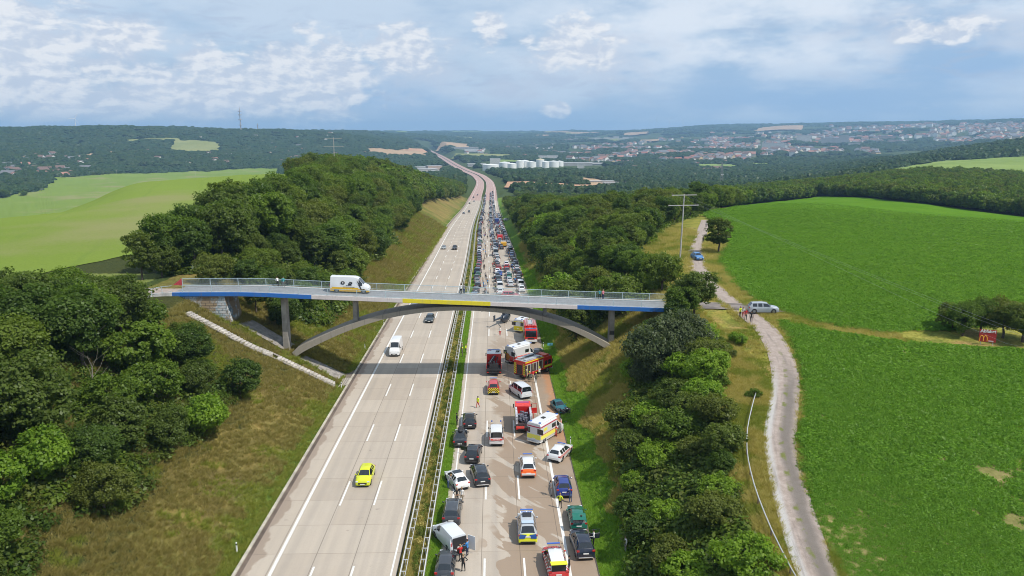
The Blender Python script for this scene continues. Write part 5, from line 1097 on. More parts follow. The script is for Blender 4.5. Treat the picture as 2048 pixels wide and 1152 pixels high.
# ------------------------------------------------------------------ people
SKIN_C = (.42, .25, .17)
def person_mesh(pose):
    J = {'pel': (0, 0, .93, .125), 'wai': (0, .0, 1.08, .115), 'che': (0, .01, 1.28, .14), 'nk0': (0, .0, 1.44, .075), 'nk1': (0, .01, 1.52, .055), 'hd0': (0, .03, 1.60, .080), 'hd1': (0, .02, 1.68, .092), 'hd2': (0, .01, 1.745, .062), 'nose': (0, .125, 1.635, .014)}
    E = [('pel', 'wai', 't'), ('wai', 'che', 't'), ('che', 'nk0', 't'), ('nk0', 'nk1', 's'), ('nk1', 'hd0', 's'), ('hd0', 'hd1', 's'), ('hd1', 'hd2', 's'), ('hd0', 'nose', 's')]
    P = {'stand': dict(el=(.25, -.02, 1.14), wr=(.27, .06, .90), kn=(.11, .02, .50), an=(.12, 0, .09)), 'reach': dict(el=(.25, .10, 1.17), wr=(.18, .36, 1.15), kn=(.11, .02, .50), an=(.12, 0, .09)), 'hips': dict(el=(.40, -.08, 1.19), wr=(.22, .06, 1.02), kn=(.12, .02, .50), an=(.15, 0, .09)), 'walk': dict(el=(.25, .0, 1.15), wr=(.26, .12, .93), kn=(.10, .10, .51), an=(.11, .0, .09)), 'lean': dict(el=(.26, .42, 1.02), wr=(.18, .62, .92), kn=(.11, .05, .50), an=(.12, 0, .09))}[pose]
    if pose == 'lean':
        for k_, v in list(J.items()):
            if k_ != 'pel': z = v[2]-.93; J[k_] = (v[0], v[1]+z*.55, .93+z*.84, v[3])
    for s_, sg in (('l', -1), ('r', 1)):
        ch = J['nk0']; sh = (sg*.185, ch[1]-.01, ch[2]-.03); el, wr = P['el'], P['wr']; dy = 0
        if pose == 'walk': dy = sg*.16; el = (el[0], el[1]-dy*.5, el[2]); wr = (wr[0], wr[1]-dy*1.3, wr[2])
        J['sh'+s_] = (*sh, .062); J['el'+s_] = (sg*el[0], el[1], el[2], .043); J['wr'+s_] = (sg*wr[0], wr[1], wr[2], .027)
        d_ = Vector((sg*wr[0], wr[1], wr[2]))-Vector((sg*el[0], el[1], el[2])); d_.normalize(); w_ = Vector((sg*wr[0], wr[1], wr[2])); pa = w_+d_*.075; J['pa'+s_] = (*pa, .032)
        side = d_.cross(Vector((0, 0, 1))); side = side.normalized() if side.length > .2 else Vector((0, 1, 0)); dn = d_.cross(side).normalized()
        E += [('nk0', 'sh'+s_, 't'), ('sh'+s_, 'el'+s_, 't'), ('el'+s_, 'wr'+s_, 't'), ('wr'+s_, 'pa'+s_, 's')]
        for q_, (o_, ln) in enumerate(((-.030, .062), (-.010, .074), (.011, .070), (.030, .055))):
            a = pa+side*o_+d_*.03; b = a+d_*ln*.6+dn*.012; c_ = b+d_*ln*.35+dn*.03; J[f'f{s_}{q_}a'] = (*a, .011); J[f'f{s_}{q_}b'] = (*b, .009); J[f'f{s_}{q_}c'] = (*c_, .008); E += [('pa'+s_, f'f{s_}{q_}a', 's'), (f'f{s_}{q_}a', f'f{s_}{q_}b', 's'), (f'f{s_}{q_}b', f'f{s_}{q_}c', 's')]
        a = w_+d_*.03+side*-.045; b = a+d_*.04-side*.012+dn*.02; J[f'th{s_}a'] = (*a, .012); J[f'th{s_}b'] = (*b, .010); E += [('wr'+s_, f'th{s_}a', 's'), (f'th{s_}a', f'th{s_}b', 's')]
        kn, an = P['kn'], P['an']; ly = (sg*.20 if pose == 'walk' else 0)
        J['hi'+s_] = (sg*.095, 0, .88, .105); J['kn'+s_] = (sg*kn[0], kn[1]+ly*.5, kn[2], .062); J['an'+s_] = (sg*an[0], an[1]+ly*(1.1 if sg > 0 else 1.4), an[2]+(.04 if pose == 'walk' and sg < 0 else 0), .042); J['to'+s_] = (sg*(an[0]+.02), an[1]+ly*(1.1 if sg > 0 else 1.4)+.16, .045, .036)
        E += [('pel', 'hi'+s_, 'l'), ('hi'+s_, 'kn'+s_, 'l'), ('kn'+s_, 'an'+s_, 'l'), ('an'+s_, 'to'+s_, 'f')]
    names = list(J); me = bpy.data.meshes.new('person'); me.from_pydata([J[n][:3] for n in names], [(names.index(a), names.index(b)) for a, b, _ in E], [])
    o = bpy.data.objects.new('tmp', me); COL.objects.link(o); md = o.modifiers.new('s', 'SKIN'); md.use_smooth_shade = True
    for i, n in enumerate(names): r = J[n][3]; me.skin_vertices[0].data[i].radius = (r, r*(.78 if n in ('che', 'wai', 'pel') else 1)); me.skin_vertices[0].data[i].use_root = (n == 'pel')
    sb = o.modifiers.new('u', 'SUBSURF'); sb.levels = 1; sb.render_levels = 1; bpy.context.view_layer.update()
    out = bpy.data.meshes.new_from_object(o.evaluated_get(bpy.context.evaluated_depsgraph_get())); bpy.data.objects.remove(o); out.name = 'person'
    segs = [(np.array(J[a][:3]), np.array(J[b][:3]), {'s': 0, 't': 1, 'l': 2, 'f': 3}[l]) for a, b, l in E]; mi = []
    for p in out.polygons:
        c = np.array(p.center); best = (9, 0)
        for a, b, l in segs:
            d = b-a; t = np.clip(np.dot(c-a, d)/np.dot(d, d), 0, 1); q_ = np.linalg.norm(c-a-d*t)
            if q_ < best[0]: best = (q_, l)
        mi.append(best[1])
    out.materials.clear()
    for i in range(4): out.materials.append(None)
    out.polygons.foreach_set('material_index', np.array(mi, np.int32)); out.shade_smooth()
    hd = J['hd1']; hair = MB().ell((hd[0], hd[1]-.022, hd[2]+.035), (.098, .104, .095), 12, 8).mesh('hair', [None], smooth=80)
    ey = MB()
    for sx in (-.032, .032): ey.ell((hd[0]+sx, hd[1]+.088, hd[2]-.015), (.013, .008, .009), 6, 4)
    ey.box((hd[0], hd[1]+.088, hd[2]-.095), (.045, .008, .010)); eye = ey.mesh('face_marks', mat('face_dark', (.06, .03, .025), .6))
    return out, hair, eye
PM = {p: person_mesh(p) for p in ('stand', 'reach', 'hips', 'walk', 'lean')}
CL = {'white': (.72, .71, .69), 'black': (.015, .015, .017), 'navy': (.02, .03, .08), 'jeans': (.05, .08, .16), 'grey': (.22, .22, .23), 'blue': (.05, .24, .55), 'red': (.50, .02, .02), 'vest': (.72, .82, .02), 'gear': (.10, .10, .07), 'beige': (.38, .30, .20), 'teal': (.05, .3, .32), 'pink': (.6, .2, .25), 'orange': (.75, .18, .02), 'green': (.08, .2, .05)}
def cm(n): return mat('cloth_'+n, CL[n], .85)
skins = [mat('skin_light', SKIN_C, .6), mat('skin_tan', (.30, .17, .10), .6)]; hairs = [mat('hair_brown', (.05, .03, .018), .8), mat('hair_dark', (.012, .010, .010), .8), mat('hair_fair', (.28, .18, .08), .8)]; shoe = mat('shoe_dark', (.03, .028, .025), .7)
def person(pos, top, leg, pose='stand', rz=0, label=None, group=None, full=True, hair=None, helmet=None, s_=1.0):
    b, h, e = PM[pose]; o = link('person', b); tag(o, label, 'person', group); o.location = pos; o.rotation_euler = (0, 0, rz); o.scale = (s_,)*3
    for i, m in enumerate((random.choice(skins), cm(top), cm(leg), shoe)): o.material_slots[i].link = 'OBJECT'; o.material_slots[i].material = m
    hh = link('helmet' if helmet else 'hair', h, o); hh.material_slots[0].link = 'OBJECT'; hh.material_slots[0].material = mat('helmet_'+helmet, CL[helmet], .4) if helmet else random.choice(hairs)
    if helmet: hh.scale = (1.18, 1.2, 1.02)
    if full: link('face', e, o)
    return o
R_ = math.radians
PPL = [(956, 818, 'vest', 'red', 'walk', 150, None, 'rescue worker in yellow top and red trousers walking alone in the empty lane'), (1000, 673, 'white', 'red', 'stand', 180, None, 'medic in white and red standing alone in the lane near the arch shadow'), (914, 853, 'black', 'black', 'stand', 250, None, 'dark-clothed person at the median verge beside the farthest black estate car'),
 (896, 978, 'grey', 'jeans', 'lean', -60, None, 'person in dark clothes bending at the white hatchback on the median side'), (924, 1008, 'white', 'beige', 'stand', 160, None, 'person in a white shirt below the white hatchback'), (914, 1009, 'black', 'black', 'hips', 200, None, 'dark-clothed person beside the one in white below the white hatchback'),
 (935, 1116, 'blue', 'navy', 'reach', 60, None, 'person in bright blue shirt reaching to the open white van'), (926, 1107, 'white', 'jeans', 'lean', 45, None, 'person in white shirt leaning at the open doors of the white van'), (921, 1127, 'red', 'black', 'reach', 20, None, 'person in red shirt standing below the open white van'), (927, 1147, 'black', 'black', 'hips', 10, None, 'person in black shorts and shirt nearest the bottom edge'),
 (1101, 994, 'grey', 'grey', 'hips', -80, None, 'person in grey standing left of the dark blue car'), (1120, 1020, 'vest', 'black', 'hips', -30, None, 'officer in bright yellow vest and black trousers behind the dark blue car'), (1141, 1009, 'navy', 'jeans', 'lean', 30, None, 'person in dark top bending at the rear of the dark blue car'), (1162, 1066, 'grey', 'jeans', 'reach', 0, None, 'person in grey shirt and jeans at the open tailgate of the green car'),
 (1187, 1092, 'white', 'black', 'reach', 90, None, 'person in white shirt in the open door of the black crossover'), (1138, 1150, 'black', 'black', 'stand', 80, None, 'dark-clothed person right of the red and white doctor car'), (1251, 1105, 'white', 'grey', 'stand', 100, None, 'pale person standing in the tall grass by the bushes'),
 (1030, 869, 'grey', 'gear', 'lean', -70, None, 'crouching helper left of the rescue truck tail'), (1059, 767, 'gear', 'gear', 'reach', 20, 'vest', 'firefighter with yellow helmet at the side of the big engine, left in the front line'), (1072, 768, 'gear', 'gear', 'stand', -10, 'vest', 'firefighter with yellow helmet at the side of the big engine, right in the front line'), (1066, 763, 'red', 'beige', 'lean', 0, None, 'helper in red between the two helmeted firefighters'), (1053, 763, 'gear', 'gear', 'walk', 90, 'white', 'firefighter with white helmet at the corner of the big engine'), (1079, 757, 'white', 'gear', 'reach', 10, 'vest', 'helmeted helper in white beside the front wheel of the big engine'),
 (1011, 727, 'gear', 'gear', 'stand', -90, 'vest', 'firefighter in the bridge shadow between crane truck and ambulance'), (1025, 729, 'vest', 'gear', 'hips', 120, None, 'rescuer in yellow vest behind the orange door of the box ambulance'), (1050, 708, 'white', 'red', 'stand', 40, None, 'medic in white jacket beside the box ambulance, left of the pair'), (1057, 708, 'red', 'red', 'stand', -40, None, 'medic in red jacket beside the box ambulance, right of the pair'),
 (925, 714, 'gear', 'gear', 'stand', 90, 'vest', 'firefighter nearest the guard rail in the median trio'), (932, 709, 'vest', 'black', 'hips', -90, None, 'officer in yellow vest in the median trio'), (924, 703, 'beige', 'gear', 'stand', 120, 'white', 'helper with white helmet in the median trio'), (1111, 876, 'red', 'red', 'reach', -60, None, 'medic in red at the open cab door of the big yellow-white ambulance'), (1122, 864, 'orange', 'red', 'stand', -90, None, 'medic in orange in front of the big yellow-white ambulance'),
 (953, 600, 'white', 'jeans', 'stand', 180, None, 'person in white seen through the railing beside the first car of the jam')]
for px, py, tp, lg_, ps_, a, hm, lb in PPL:
    p = gp(px, py); u_ = p.x; z = float(zr(p.y))+.01 if EL < u_ < ER else Ts(p.x, p.y); person((p.x, p.y, z), tp, lg_, ps_, R_(a), lb, helmet=hm)
for px, py, tp, lg_, ps_, a, lb in [(1480, 636, 'vest', 'black', 'stand', 200, 'person in yellow top at the left of the group on the track junction'), (1486, 637, 'white', 'red', 'reach', 150, 'person in white top behind the one carrying red in the junction group'), (1491, 641, 'red', 'black', 'hips', 180, 'person in red top in the middle of the group on the track junction'), (1502, 646, 'black', 'black', 'stand', 170, 'person all in black standing right of the junction group'),
    (1406, 487, 'black', 'black', 'walk', 160, 'dark figure on the track left of the round tree'), (1412, 455, 'white', 'navy', 'walk', 160, 'pale figure far up the track behind the round tree')]:
    p = gp(px, py); person((p.x, p.y, p.z+.10), tp, lg_, ps_, R_(a), lb)
for px, py, Y_, tp, lg_, ps_, a, lb in [(556, 574, 123.4, 'white', 'black', 'lean', 30, 'person in white shirt leaning on the bridge railing near its left end'), (567, 573, 123.5, 'teal', 'grey', 'stand', 0, 'person in teal standing by the railing near the left end of the bridge'), (922, 588, 123.6, 'white', 'black', 'reach', 0, 'person in white shirt watching from the middle of the bridge'), (928, 588, 123.7, 'grey', 'jeans', 'reach', 10, 'person in grey at the railing right of the white-shirted watcher'), (1199, 599, 123.5, 'teal', 'black', 'reach', 10, 'left person of the pair near the right end of the bridge'), (1206, 599, 123.5, 'pink', 'navy', 'stand', 40, 'right person of the pair near the right end of the bridge')]:
    p = onY(px, py, Y_); person((p.x, Y_, dz(p.x)+.10), tp, lg_, ps_, R_(a), lb)
tops = ['white', 'black', 'navy', 'grey', 'blue', 'red', 'beige', 'green', 'white', 'black']
for i in range(140):
    y = 188+((i/140)**1.45)*420+random.uniform(-2, 2); x = random.choice([random.uniform(-2.6, .6), random.uniform(-2.9, -1.9), random.uniform(.2, .7), random.uniform(6.1, 6.5)])
    t = random.choice(tops); person((x+float(xc(y)), y, float(zr(y))+.01), t, random.choice(['black', 'jeans', 'beige', 'navy', 'grey']), random.choice(['stand', 'walk', 'hips', 'reach']), random.uniform(0, 6.28), f'person in {t} top standing or walking between the queued cars beyond the bridge', 'people waiting between the queued cars', full=False)
# ------------------------------------------------------------------ vegetation
def leafmat(name, c1, c2, tint=(.16, .13, .03), tr=.50):
    m = bpy.data.materials.new(name); m.use_nodes = True; k = NT(m.node_tree); k.n.remove(k.n['Principled BSDF']); out = k.n['Material Output']
    lv = k.attr('lv', 2); oi = k.new('ShaderNodeObjectInfo'); f = k.m('ADD', k.m('MULTIPLY', lv, .75), k.m('MULTIPLY', oi.outputs['Random'], .30)); c = k.mix(f, c1, c2)
    c = k.mix(k.m('MULTIPLY', k.m('GREATER_THAN', k.m('FRACT', k.m('MULTIPLY', oi.outputs['Random'], 7.13)), .62), .30), c, tint)
    df = k.new('ShaderNodeBsdfDiffuse'); k.put(df.inputs[0], c); tl = k.new('ShaderNodeBsdfTranslucent'); k.put(tl.inputs[0], k.vm('MULTIPLY', c, (1.25, 1.35, .6))); gl = k.new('ShaderNodeBsdfGlossy'); gl.inputs['Roughness'].default_value = .45; k.put(gl.inputs[0], (.8, .85, .8))
    a = k.new('ShaderNodeMixShader'); a.inputs[0].default_value = tr; k.l.new(df.outputs[0], a.inputs[1]); k.l.new(tl.outputs[0], a.inputs[2])
    b = k.new('ShaderNodeMixShader'); b.inputs[0].default_value = .015; k.l.new(a.outputs[0], b.inputs[1]); k.l.new(gl.outputs[0], b.inputs[2]); k.l.new(b.outputs[0], out.inputs[0]); return m
BARK = mat('bark', (.09, .07, .055), .95, var=.4, vscale=3)
def crownmesh(name, seed, R, Hc, base, ncl, per, leaf, m, flat=1.0, lobes=6, spiky=0.0):
    g = np.random.default_rng(seed); V = []; Lv = []
    # lobes give the crown an uneven outline
    la = g.uniform(0, 2*np.pi, lobes); le = g.uniform(-.25, .95, lobes); lc = np.stack([np.cos(la)*np.cos(le), np.sin(la)*np.cos(le), np.sin(le)], 1)*g.uniform(.35, .62, (lobes, 1)); lr = g.uniform(.42, .62, lobes)
    lc = np.concatenate([lc, [[0, 0, .1]]]); lr = np.append(lr, .68); P = []
    while len(P) < ncl:
        i = g.integers(len(lr)); v = g.normal(size=3); v /= np.linalg.norm(v); p = lc[i]+v*lr[i]*g.uniform(.72, 1.05)
        if p[2] < -.75: continue
        inner = any(np.linalg.norm(p-lc[j]) < lr[j]*.62 for j in range(len(lr)))
        if not inner or g.random() < .12: P.append(p)
    P = np.array(P); S = np.array([R, R, Hc/2]); ctr = np.array([0, 0, base+Hc/2])
    for p in P:
        c = p*S+ctr; rho = R*g.uniform(.13, .25); n = int(per*g.uniform(.6, 1.4)); v = g.normal(size=(n, 3)); v /= np.linalg.norm(v, axis=1)[:, None]
        o = p/np.linalg.norm(p)*.35+np.array([0, 0, .45]); pos = c+(v*np.array([1, 1, .75])+o*.2)*rho*g.uniform(.55, 1.1, (n, 1))
        nn = v*.55+o+g.normal(size=(n, 3))*.55; nn /= np.linalg.norm(nn, axis=1)[:, None]
        t = np.cross(nn, g.normal(size=(n, 3))); t /= np.linalg.norm(t, axis=1)[:, None]; b = np.cross(nn, t); sz = leaf*g.uniform(.55, 1.35, (n, 1)); w = sz*.62
        if spiky: t = t+np.array([0, 0, -spiky]); 
        q_ = np.stack([pos-t*sz, pos-b*w, pos+t*sz, pos+b*w], 1); V.append(q_.reshape(-1, 3)); cl = g.uniform(0, 1); Lv.append(np.repeat(np.clip(cl*.62+g.uniform(0, .5, n), 0, 1), 4))
    V = np.concatenate(V); Lv = np.concatenate(Lv); F_ = np.arange(len(V)).reshape(-1, 4); me = npmesh(name, V, F_, m); vattr(me, 'lv', Lv); return me
def trunkmesh(seed, R, Hc, base, r0, m=BARK):
    g = random.Random(seed); mb = MB(); top = base+Hc*.55; pts = [Vector((0, 0, -.4))]; n = 4
    for i in range(1, n+1): pts.append(Vector((g.uniform(-.15, .15)*i*.6, g.uniform(-.15, .15)*i*.6, top*i/n)))
    for i in range(n): mb.bar(pts[i], pts[i+1], r0*(1-.7*i/n), 8, r2=r0*(1-.7*(i+1)/n), cap=False)
    for i in range(9):
        a = i*2.4+g.uniform(0, 1); t = g.uniform(.35, .95); s0 = Vector((0, 0, top*t)); L_ = R*g.uniform(.5, .85); e1 = s0+Vector((math.cos(a)*L_*.5, math.sin(a)*L_*.5, L_*.35)); e2 = e1+Vector((math.cos(a+.3)*L_*.45, math.sin(a+.3)*L_*.45, L_*.4)); rr = r0*.38*(1.2-t); mb.bar(s0, e1, rr, 5, r2=rr*.65, cap=False); mb.bar(e1, e2, rr*.65, 5, r2=rr*.3, cap=False)
    return mb.mesh('trunk', m, smooth=60)
L1 = leafmat('leaves_dark', (.036, .070, .012), (.115, .180, .028), (.15, .17, .035)); L2 = leafmat('leaves_mid', (.055, .102, .013), (.175, .255, .030), (.18, .20, .035)); L3 = leafmat('leaves_bright', (.085, .165, .014), (.24, .36, .032), (.21, .29, .035)); L4 = leafmat('leaves_willow', (.06, .080, .036), (.125, .155, .070), (.10, .13, .05)); L5 = leafmat('leaves_olive', (.058, .088, .014), (.16, .205, .034), (.19, .19, .04))
PROT = {}   # kind -> list of (crown, trunk, nominal height)
def proto(kind, n, R, Hc, base, ncl, per, leaf, mats_, r0, **kw):
    PROT[kind] = [(crownmesh('crown', 100*len(PROT)+i, R*random.uniform(.92, 1.08), Hc, base, ncl, per, leaf, mats_[i % len(mats_)], **kw), trunkmesh(i+7*len(PROT), R, Hc, base, r0), base+Hc) for i in range(n)]
proto('broad', 5, 4.3, 9.0, .5, 230, 66, .19, [L1, L2, L5, L2, L1], .28)
proto('tall', 3, 3.3, 10.8, .8, 200, 62, .19, [L2, L1, L5], .24, lobes=9)
proto('small', 4, 2.6, 4.9, .1, 150, 52, .135, [L2, L3, L1, L5], .13)
proto('bush', 4, 2.2, 3.2, -.1, 120, 50, .115, [L3, L2, L5, L3], .08)
proto('willow', 2, 4.2, 7.0, .2, 230, 74, .17, [L4, L4], .16, lobes=10, spiky=.4)
proto('far', 3, 4.6, 8.6, .2, 110, 26, .46, [L1, L2, L5], .3)
WHERE = {}
def tree(kind, x, y, h, label, group=None, sx=1.0, vi=None, z=None, cat='tree', name='tree', dead=False):
    c, t, H_ = PROT[kind][random.randrange(len(PROT[kind])) if vi is None else vi]; s_ = h/H_
    r = empty(name, (x, y, (Ts(x, y) if z is None else z)-.1), random.uniform(0, 6.28)); r.scale = (s_*sx, s_*sx*random.uniform(.92, 1.08), s_); tag(r, label, cat, group); link('crown', c, r); link('trunk', t, r); return r
def poisson(f, x0, x1, y0, y1, sp, seed=3, k=6000):
    g = np.random.default_rng(seed); pts = []; grid = {}
    for _ in range(k):
        x, y = g.uniform(x0, x1), g.uniform(y0, y1)
        s_ = sp(x, y) if callable(sp) else sp
        if not f(x, y): continue
        gi, gj = int(x//6), int(y//6); ok = True
        for a in range(gi-2, gi+3):
            for b in range(gj-2, gj+3):
                for p in grid.get((a, b), ()):
                    if (p[0]-x)**2+(p[1]-y)**2 < s_*s_: ok = False; break
                if not ok: break
            if not ok: break
        if ok: pts.append((x, y)); grid.setdefault((gi, gj), []).append((x, y))
    return pts
TR = []   # (distance, kind, x, y, h, label, group, sx)
# the lower left wood
def fA(x, y):
    if x < -55 and y > 110+(x+55)*3.2: return False
    lim = float(np.interp(y, [44, 60, 75, 85, 96], [-37, -36, -34, -31.5, -31]))-1.5*math.sin(y*.35)-max(0, y-96)*2.2
    return x < lim and y < 121-max(0, -x-95)*.1 and not (x > -62 and y > 112)
for x, y in poisson(fA, -112, -33, 40, 121, 4.7, 11, 9000):
    edge = x > -43-max(0, y-92)*1.1; h = random.uniform(4.2, 6.5) if edge else random.uniform(6.5, 9.5)
    TR.append([math.hypot(x, y), random.choice(['small', 'small', 'broad']) if edge else random.choice(['broad', 'broad', 'tall', 'broad', 'small']), x, y, h, 'leafy tree at the grassy edge of the lower left wood' if edge else 'dark broadleaf tree inside the lower left wood', 'edge trees of the lower left wood' if edge else 'trees of the lower left wood', 1.05])
for px, py, h, kd, lb in [(285, 560, 9.2, 'tall', 'single dark tree standing alone above the left bridge end'), (325, 556, 6, 'small', 'low tree right of the lone dark tree by the left bridge end'), (340, 548, 7, 'broad', 'tree between the lone dark tree and the ridge wood')]:
    p = gp(px, py); TR.append([1, kd, p.x, p.y, h, lb, None, 1.0])
# ridge wood left of the cutting
def fB(x, y):
    u = x-float(xc(y)); zp = natural(np.array([x]), np.array([y]))[0]-float(zr(y)); lim = -24.8-max(0, zp)*.66-(1.6 if y < 330 else 0)*math.sin(y*.16)
    if y < 168: lim = -32.5-max(0, 137-y)*.3
    if y < 137 and x < -50: return False
    return max(-62-(y-150)*.14, lim-(46 if y < 260 else 62+(y-260)*.10)) < u < lim and not inpoly(np.array([x]), np.array([y]), FIELD_G)[0]
B = poisson(fB, -125, -22, 127.5, 420, lambda x, y: 5.0 if y < 230 else 6.6, 12, 15000)
for x, y in B: TR.append([math.hypot(x, y), random.choice(['broad', 'broad', 'tall', 'broad']), x, y, random.uniform(11, 16)*(1 if x < -50 else (.78 if y > 168 else .52))*(1 if y > 165 else .86), 'tall broadleaf tree of the long ridge wood left of the cutting', 'trees of the ridge wood left of the cutting', 1.0])
# wood right of the cutting, beyond the bridge
FUP = FIELD_U
def fC(x, y):
    u = x-float(xc(y)); 
    if u < ER+5.5 or y < 131: return False
    if y < 175: return u < 31-(3 if y > 165 else 0)
    if dist_path(np.array([x]), np.array([y]), TRKD)[0] < 6.5: return False
    return x < np.interp(y, [175, 200, 250, 270, 420], [34, 42, 60, 72, 150]) and not inpoly(np.array([x]), np.array([y]), FUP)[0]
Cc_ = poisson(fC, 12, 130, 131, 400, lambda x, y: 5.0 if y < 210 else 6.4, 13, 15000)
for x, y in Cc_: TR.append([math.hypot(x, y), random.choice(['broad', 'small', 'tall', 'broad']), x, y, random.uniform(6.5, 10)*(1.2 if y > 240 else .95), 'broadleaf tree of the wood right of the queued cars', 'trees of the wood right of the queued cars', 1.05])
# tree line behind the crop field
def fE(x, y):
    if inpoly(np.array([x]), np.array([y]), FUP)[0] or y < 200: return False
    a = math.degrees(math.atan2(x, y)); d = math.hypot(x, y); edge = np.interp(a, [15, 20, 24, 28, 34, 40], [285, 322, 330, 312, 262, 240]); return edge+3 < d < edge+46
for x, y in poisson(fE, 60, 330, 150, 400, 7.6, 14, 12000):
    d = math.hypot(x, y); a = math.degrees(math.atan2(x, y)); back = d-np.interp(a, [15, 20, 24, 28, 34, 40], [285, 322, 330, 312, 262, 240]); big = (18 < a < 23 or a > 31) and back > 18
    TR.append([d, 'broad' if big else random.choice(['small', 'broad', 'broad']), x, y, random.uniform(18, 24) if big else random.uniform(5, 13), 'large dark tree towering behind the crop field tree line' if big else 'bushy tree in the belt behind the bright crop field', 'large dark trees behind the crop field' if big else 'tree belt behind the crop field', 1.1])
# individual ones
for px, py, h, kd, sx, lb in [(1437, 507, 9.0, 'tall', 1.25, 'rounded dark tree at the corner of the crop field beside the track'), (1388, 636, 7.4, 'broad', 1.05, 'dark tree covering the right end of the bridge'), (1366, 640, 6.0, 'broad', 1.0, 'smaller dark tree just left of the one at the right bridge end'), (1318, 752, 8.2, 'willow', 1.0, 'large grey-green willow bush below the right end of the bridge'), (1352, 724, 7.4, 'willow', .95, 'second grey-green willow bush behind the large one'), (1290, 770, 4.5, 'willow', .9, 'low grey-green willow at the foot of the large one'),
    (1925, 672, 5.6, 'broad', 1.0, 'dark tree at the left end of the clump behind the red board'), (1960, 668, 6.0, 'broad', 1.0, 'dark tree in the clump directly behind the red board'), (2005, 676, 6.2, 'broad', 1.1, 'dark tree right of the red board'), (2045, 684, 6.5, 'broad', 1.1, 'dark tree at the right picture edge by the red board'), (1905, 660, 4.4, 'small', 1.0, 'low bush left of the clump behind the red board'),
    (8, 398, 15, 'broad', 1.25, 'big dark round tree at the left picture edge of the pale field'), (48, 394, 12, 'broad', 1.2, 'second dark round tree beside the one at the left picture edge'), (-30, 404, 14, 'broad', 1.2, 'dark tree partly cut by the left picture edge')]:
    p = gp(px, py); TR.append([1, kd, p.x, p.y, h, lb, None, sx])
TR.sort(key=lambda t: t[0]); print('trees', len(TR), 'A-E'); EXTRA = TR[290:]; TR = TR[:290]
for _, kd, x, y, h, lb, gr, sx in TR: tree(kd, x, y, h, lb, gr, sx)
print('extra', len(EXTRA))
# bushes on the slope right of the road
def fD(x, y):
    if not (44 < y < 112): return False
    lo = np.interp(y, [44, 60, 75, 90, 112], [12.2, 12.6, 14.2, 17, 24]); hi = np.interp(y, [44, 60, 80, 95, 112], [19.9, 21.4, 24.9, 28.2, 30]); return lo < x < hi
BU = [(x, y, random.choice(['bush', 'small', 'bush']), random.uniform(1.8, 3.6)+(.9 if y > 74 else 0)) for x, y in poisson(fD, 11, 32, 44, 112, 2.9, 15, 6000) if not (abs(x-17.5) < 4 and 66 < y < 72) and fbm(np.array([x/5]), np.array([y/5]), 2)[0] < .15]
for x, y, kd, h in BU:
    if math.hypot(x-20, y-94) < 5: continue
    tree(kd, x, y, h, 'leafy green bush on the slope between the hard shoulder and the gravel track', 'bushes on the slope right of the road', 1.1, cat='bush', name='bush')
for px, py in [(1462, 716), (1475, 690), (1440, 770), (1506, 796), (1418, 742), (1452, 700), (1430, 690)]:
    p = gp(px, py); tree('bush', p.x, p.y, random.uniform(1.2, 2.4), 'small bush in the yellow grass left of the track junction', 'small bushes by the junction', 1, cat='bush', name='bush')
# dead branches in the lower left wood
for i, (px, py) in enumerate([(190, 800), (60, 900), (330, 760)]):
    p = gp(px, py); r = empty('dead_tree', (p.x, p.y, p.z), i*2.0); tag(r, ['bare grey tree among the leafy ones, the middle of the lower left wood', 'bare grey tree at the far left of the lower left wood', 'bare grey tree near the grassy slope of the lower left wood'][i], 'dead tree'); me = trunkmesh(50+i, 4.2, 8, 1.5, .13, mat('dead_bark', (.17, .15, .12), .9)); link('trunk', me, r); r.scale = (.8, .8, .85)
# ---- scattered ground cover
def scatter(name, pts, srcs, label=None):
    """pts: x, y, z, scale xyz, rotation; one object that instances small pieces on its points"""
    me = bpy.data.meshes.new(name); me.vertices.add(len(pts)); me.vertices.foreach_set('co', np.ascontiguousarray(pts[:, :3], dtype=np.float32).ravel()); vattr(me, 'scl', pts[:, 3:6], 'FLOAT_VECTOR'); vattr(me, 'rot', np.stack([pts[:, 6]*0, pts[:, 6]*0, pts[:, 6]], 1), 'FLOAT_VECTOR')
    o = link(name, me); tag(o, kind='stuff'); ng = bpy.data.node_groups.new(name, 'GeometryNodeTree'); ng.interface.new_socket('Geometry', in_out='INPUT', socket_type='NodeSocketGeometry'); ng.interface.new_socket('Geometry', in_out='OUTPUT', socket_type='NodeSocketGeometry')
    N = ng.nodes; Lk = ng.links; gi = N.new('NodeGroupInput'); go = N.new('NodeGroupOutput'); ip = N.new('GeometryNodeInstanceOnPoints'); jn = N.new('GeometryNodeJoinGeometry')
    for s_ in srcs:
        so_ = bpy.data.objects.new('piece', s_); oi = N.new('GeometryNodeObjectInfo'); oi.inputs['Object'].default_value = so_; gt = N.new('GeometryNodeGeometryToInstance'); Lk.new(oi.outputs['Geometry'], gt.inputs[0]); Lk.new(gt.outputs[0], jn.inputs[0])
    ip.inputs['Pick Instance'].default_value = True; rv = N.new('FunctionNodeRandomValue'); rv.data_type = 'INT'; rv.inputs[4].default_value = 0; rv.inputs[5].default_value = len(srcs)-1; Lk.new(rv.outputs[2], ip.inputs['Instance Index'])
    for nm, sk in (('scl', 'Scale'), ('rot', 'Rotation')):
        at = N.new('GeometryNodeInputNamedAttribute'); at.data_type = 'FLOAT_VECTOR'; at.inputs[0].default_value = nm; Lk.new(at.outputs[0], ip.inputs[sk])
    Lk.new(gi.outputs[0], ip.inputs['Points']); Lk.new(jn.outputs[0], ip.inputs['Instance']); Lk.new(ip.outputs[0], go.inputs[0]); md = o.modifiers.new('scatter', 'NODES'); md.node_group = ng; return o
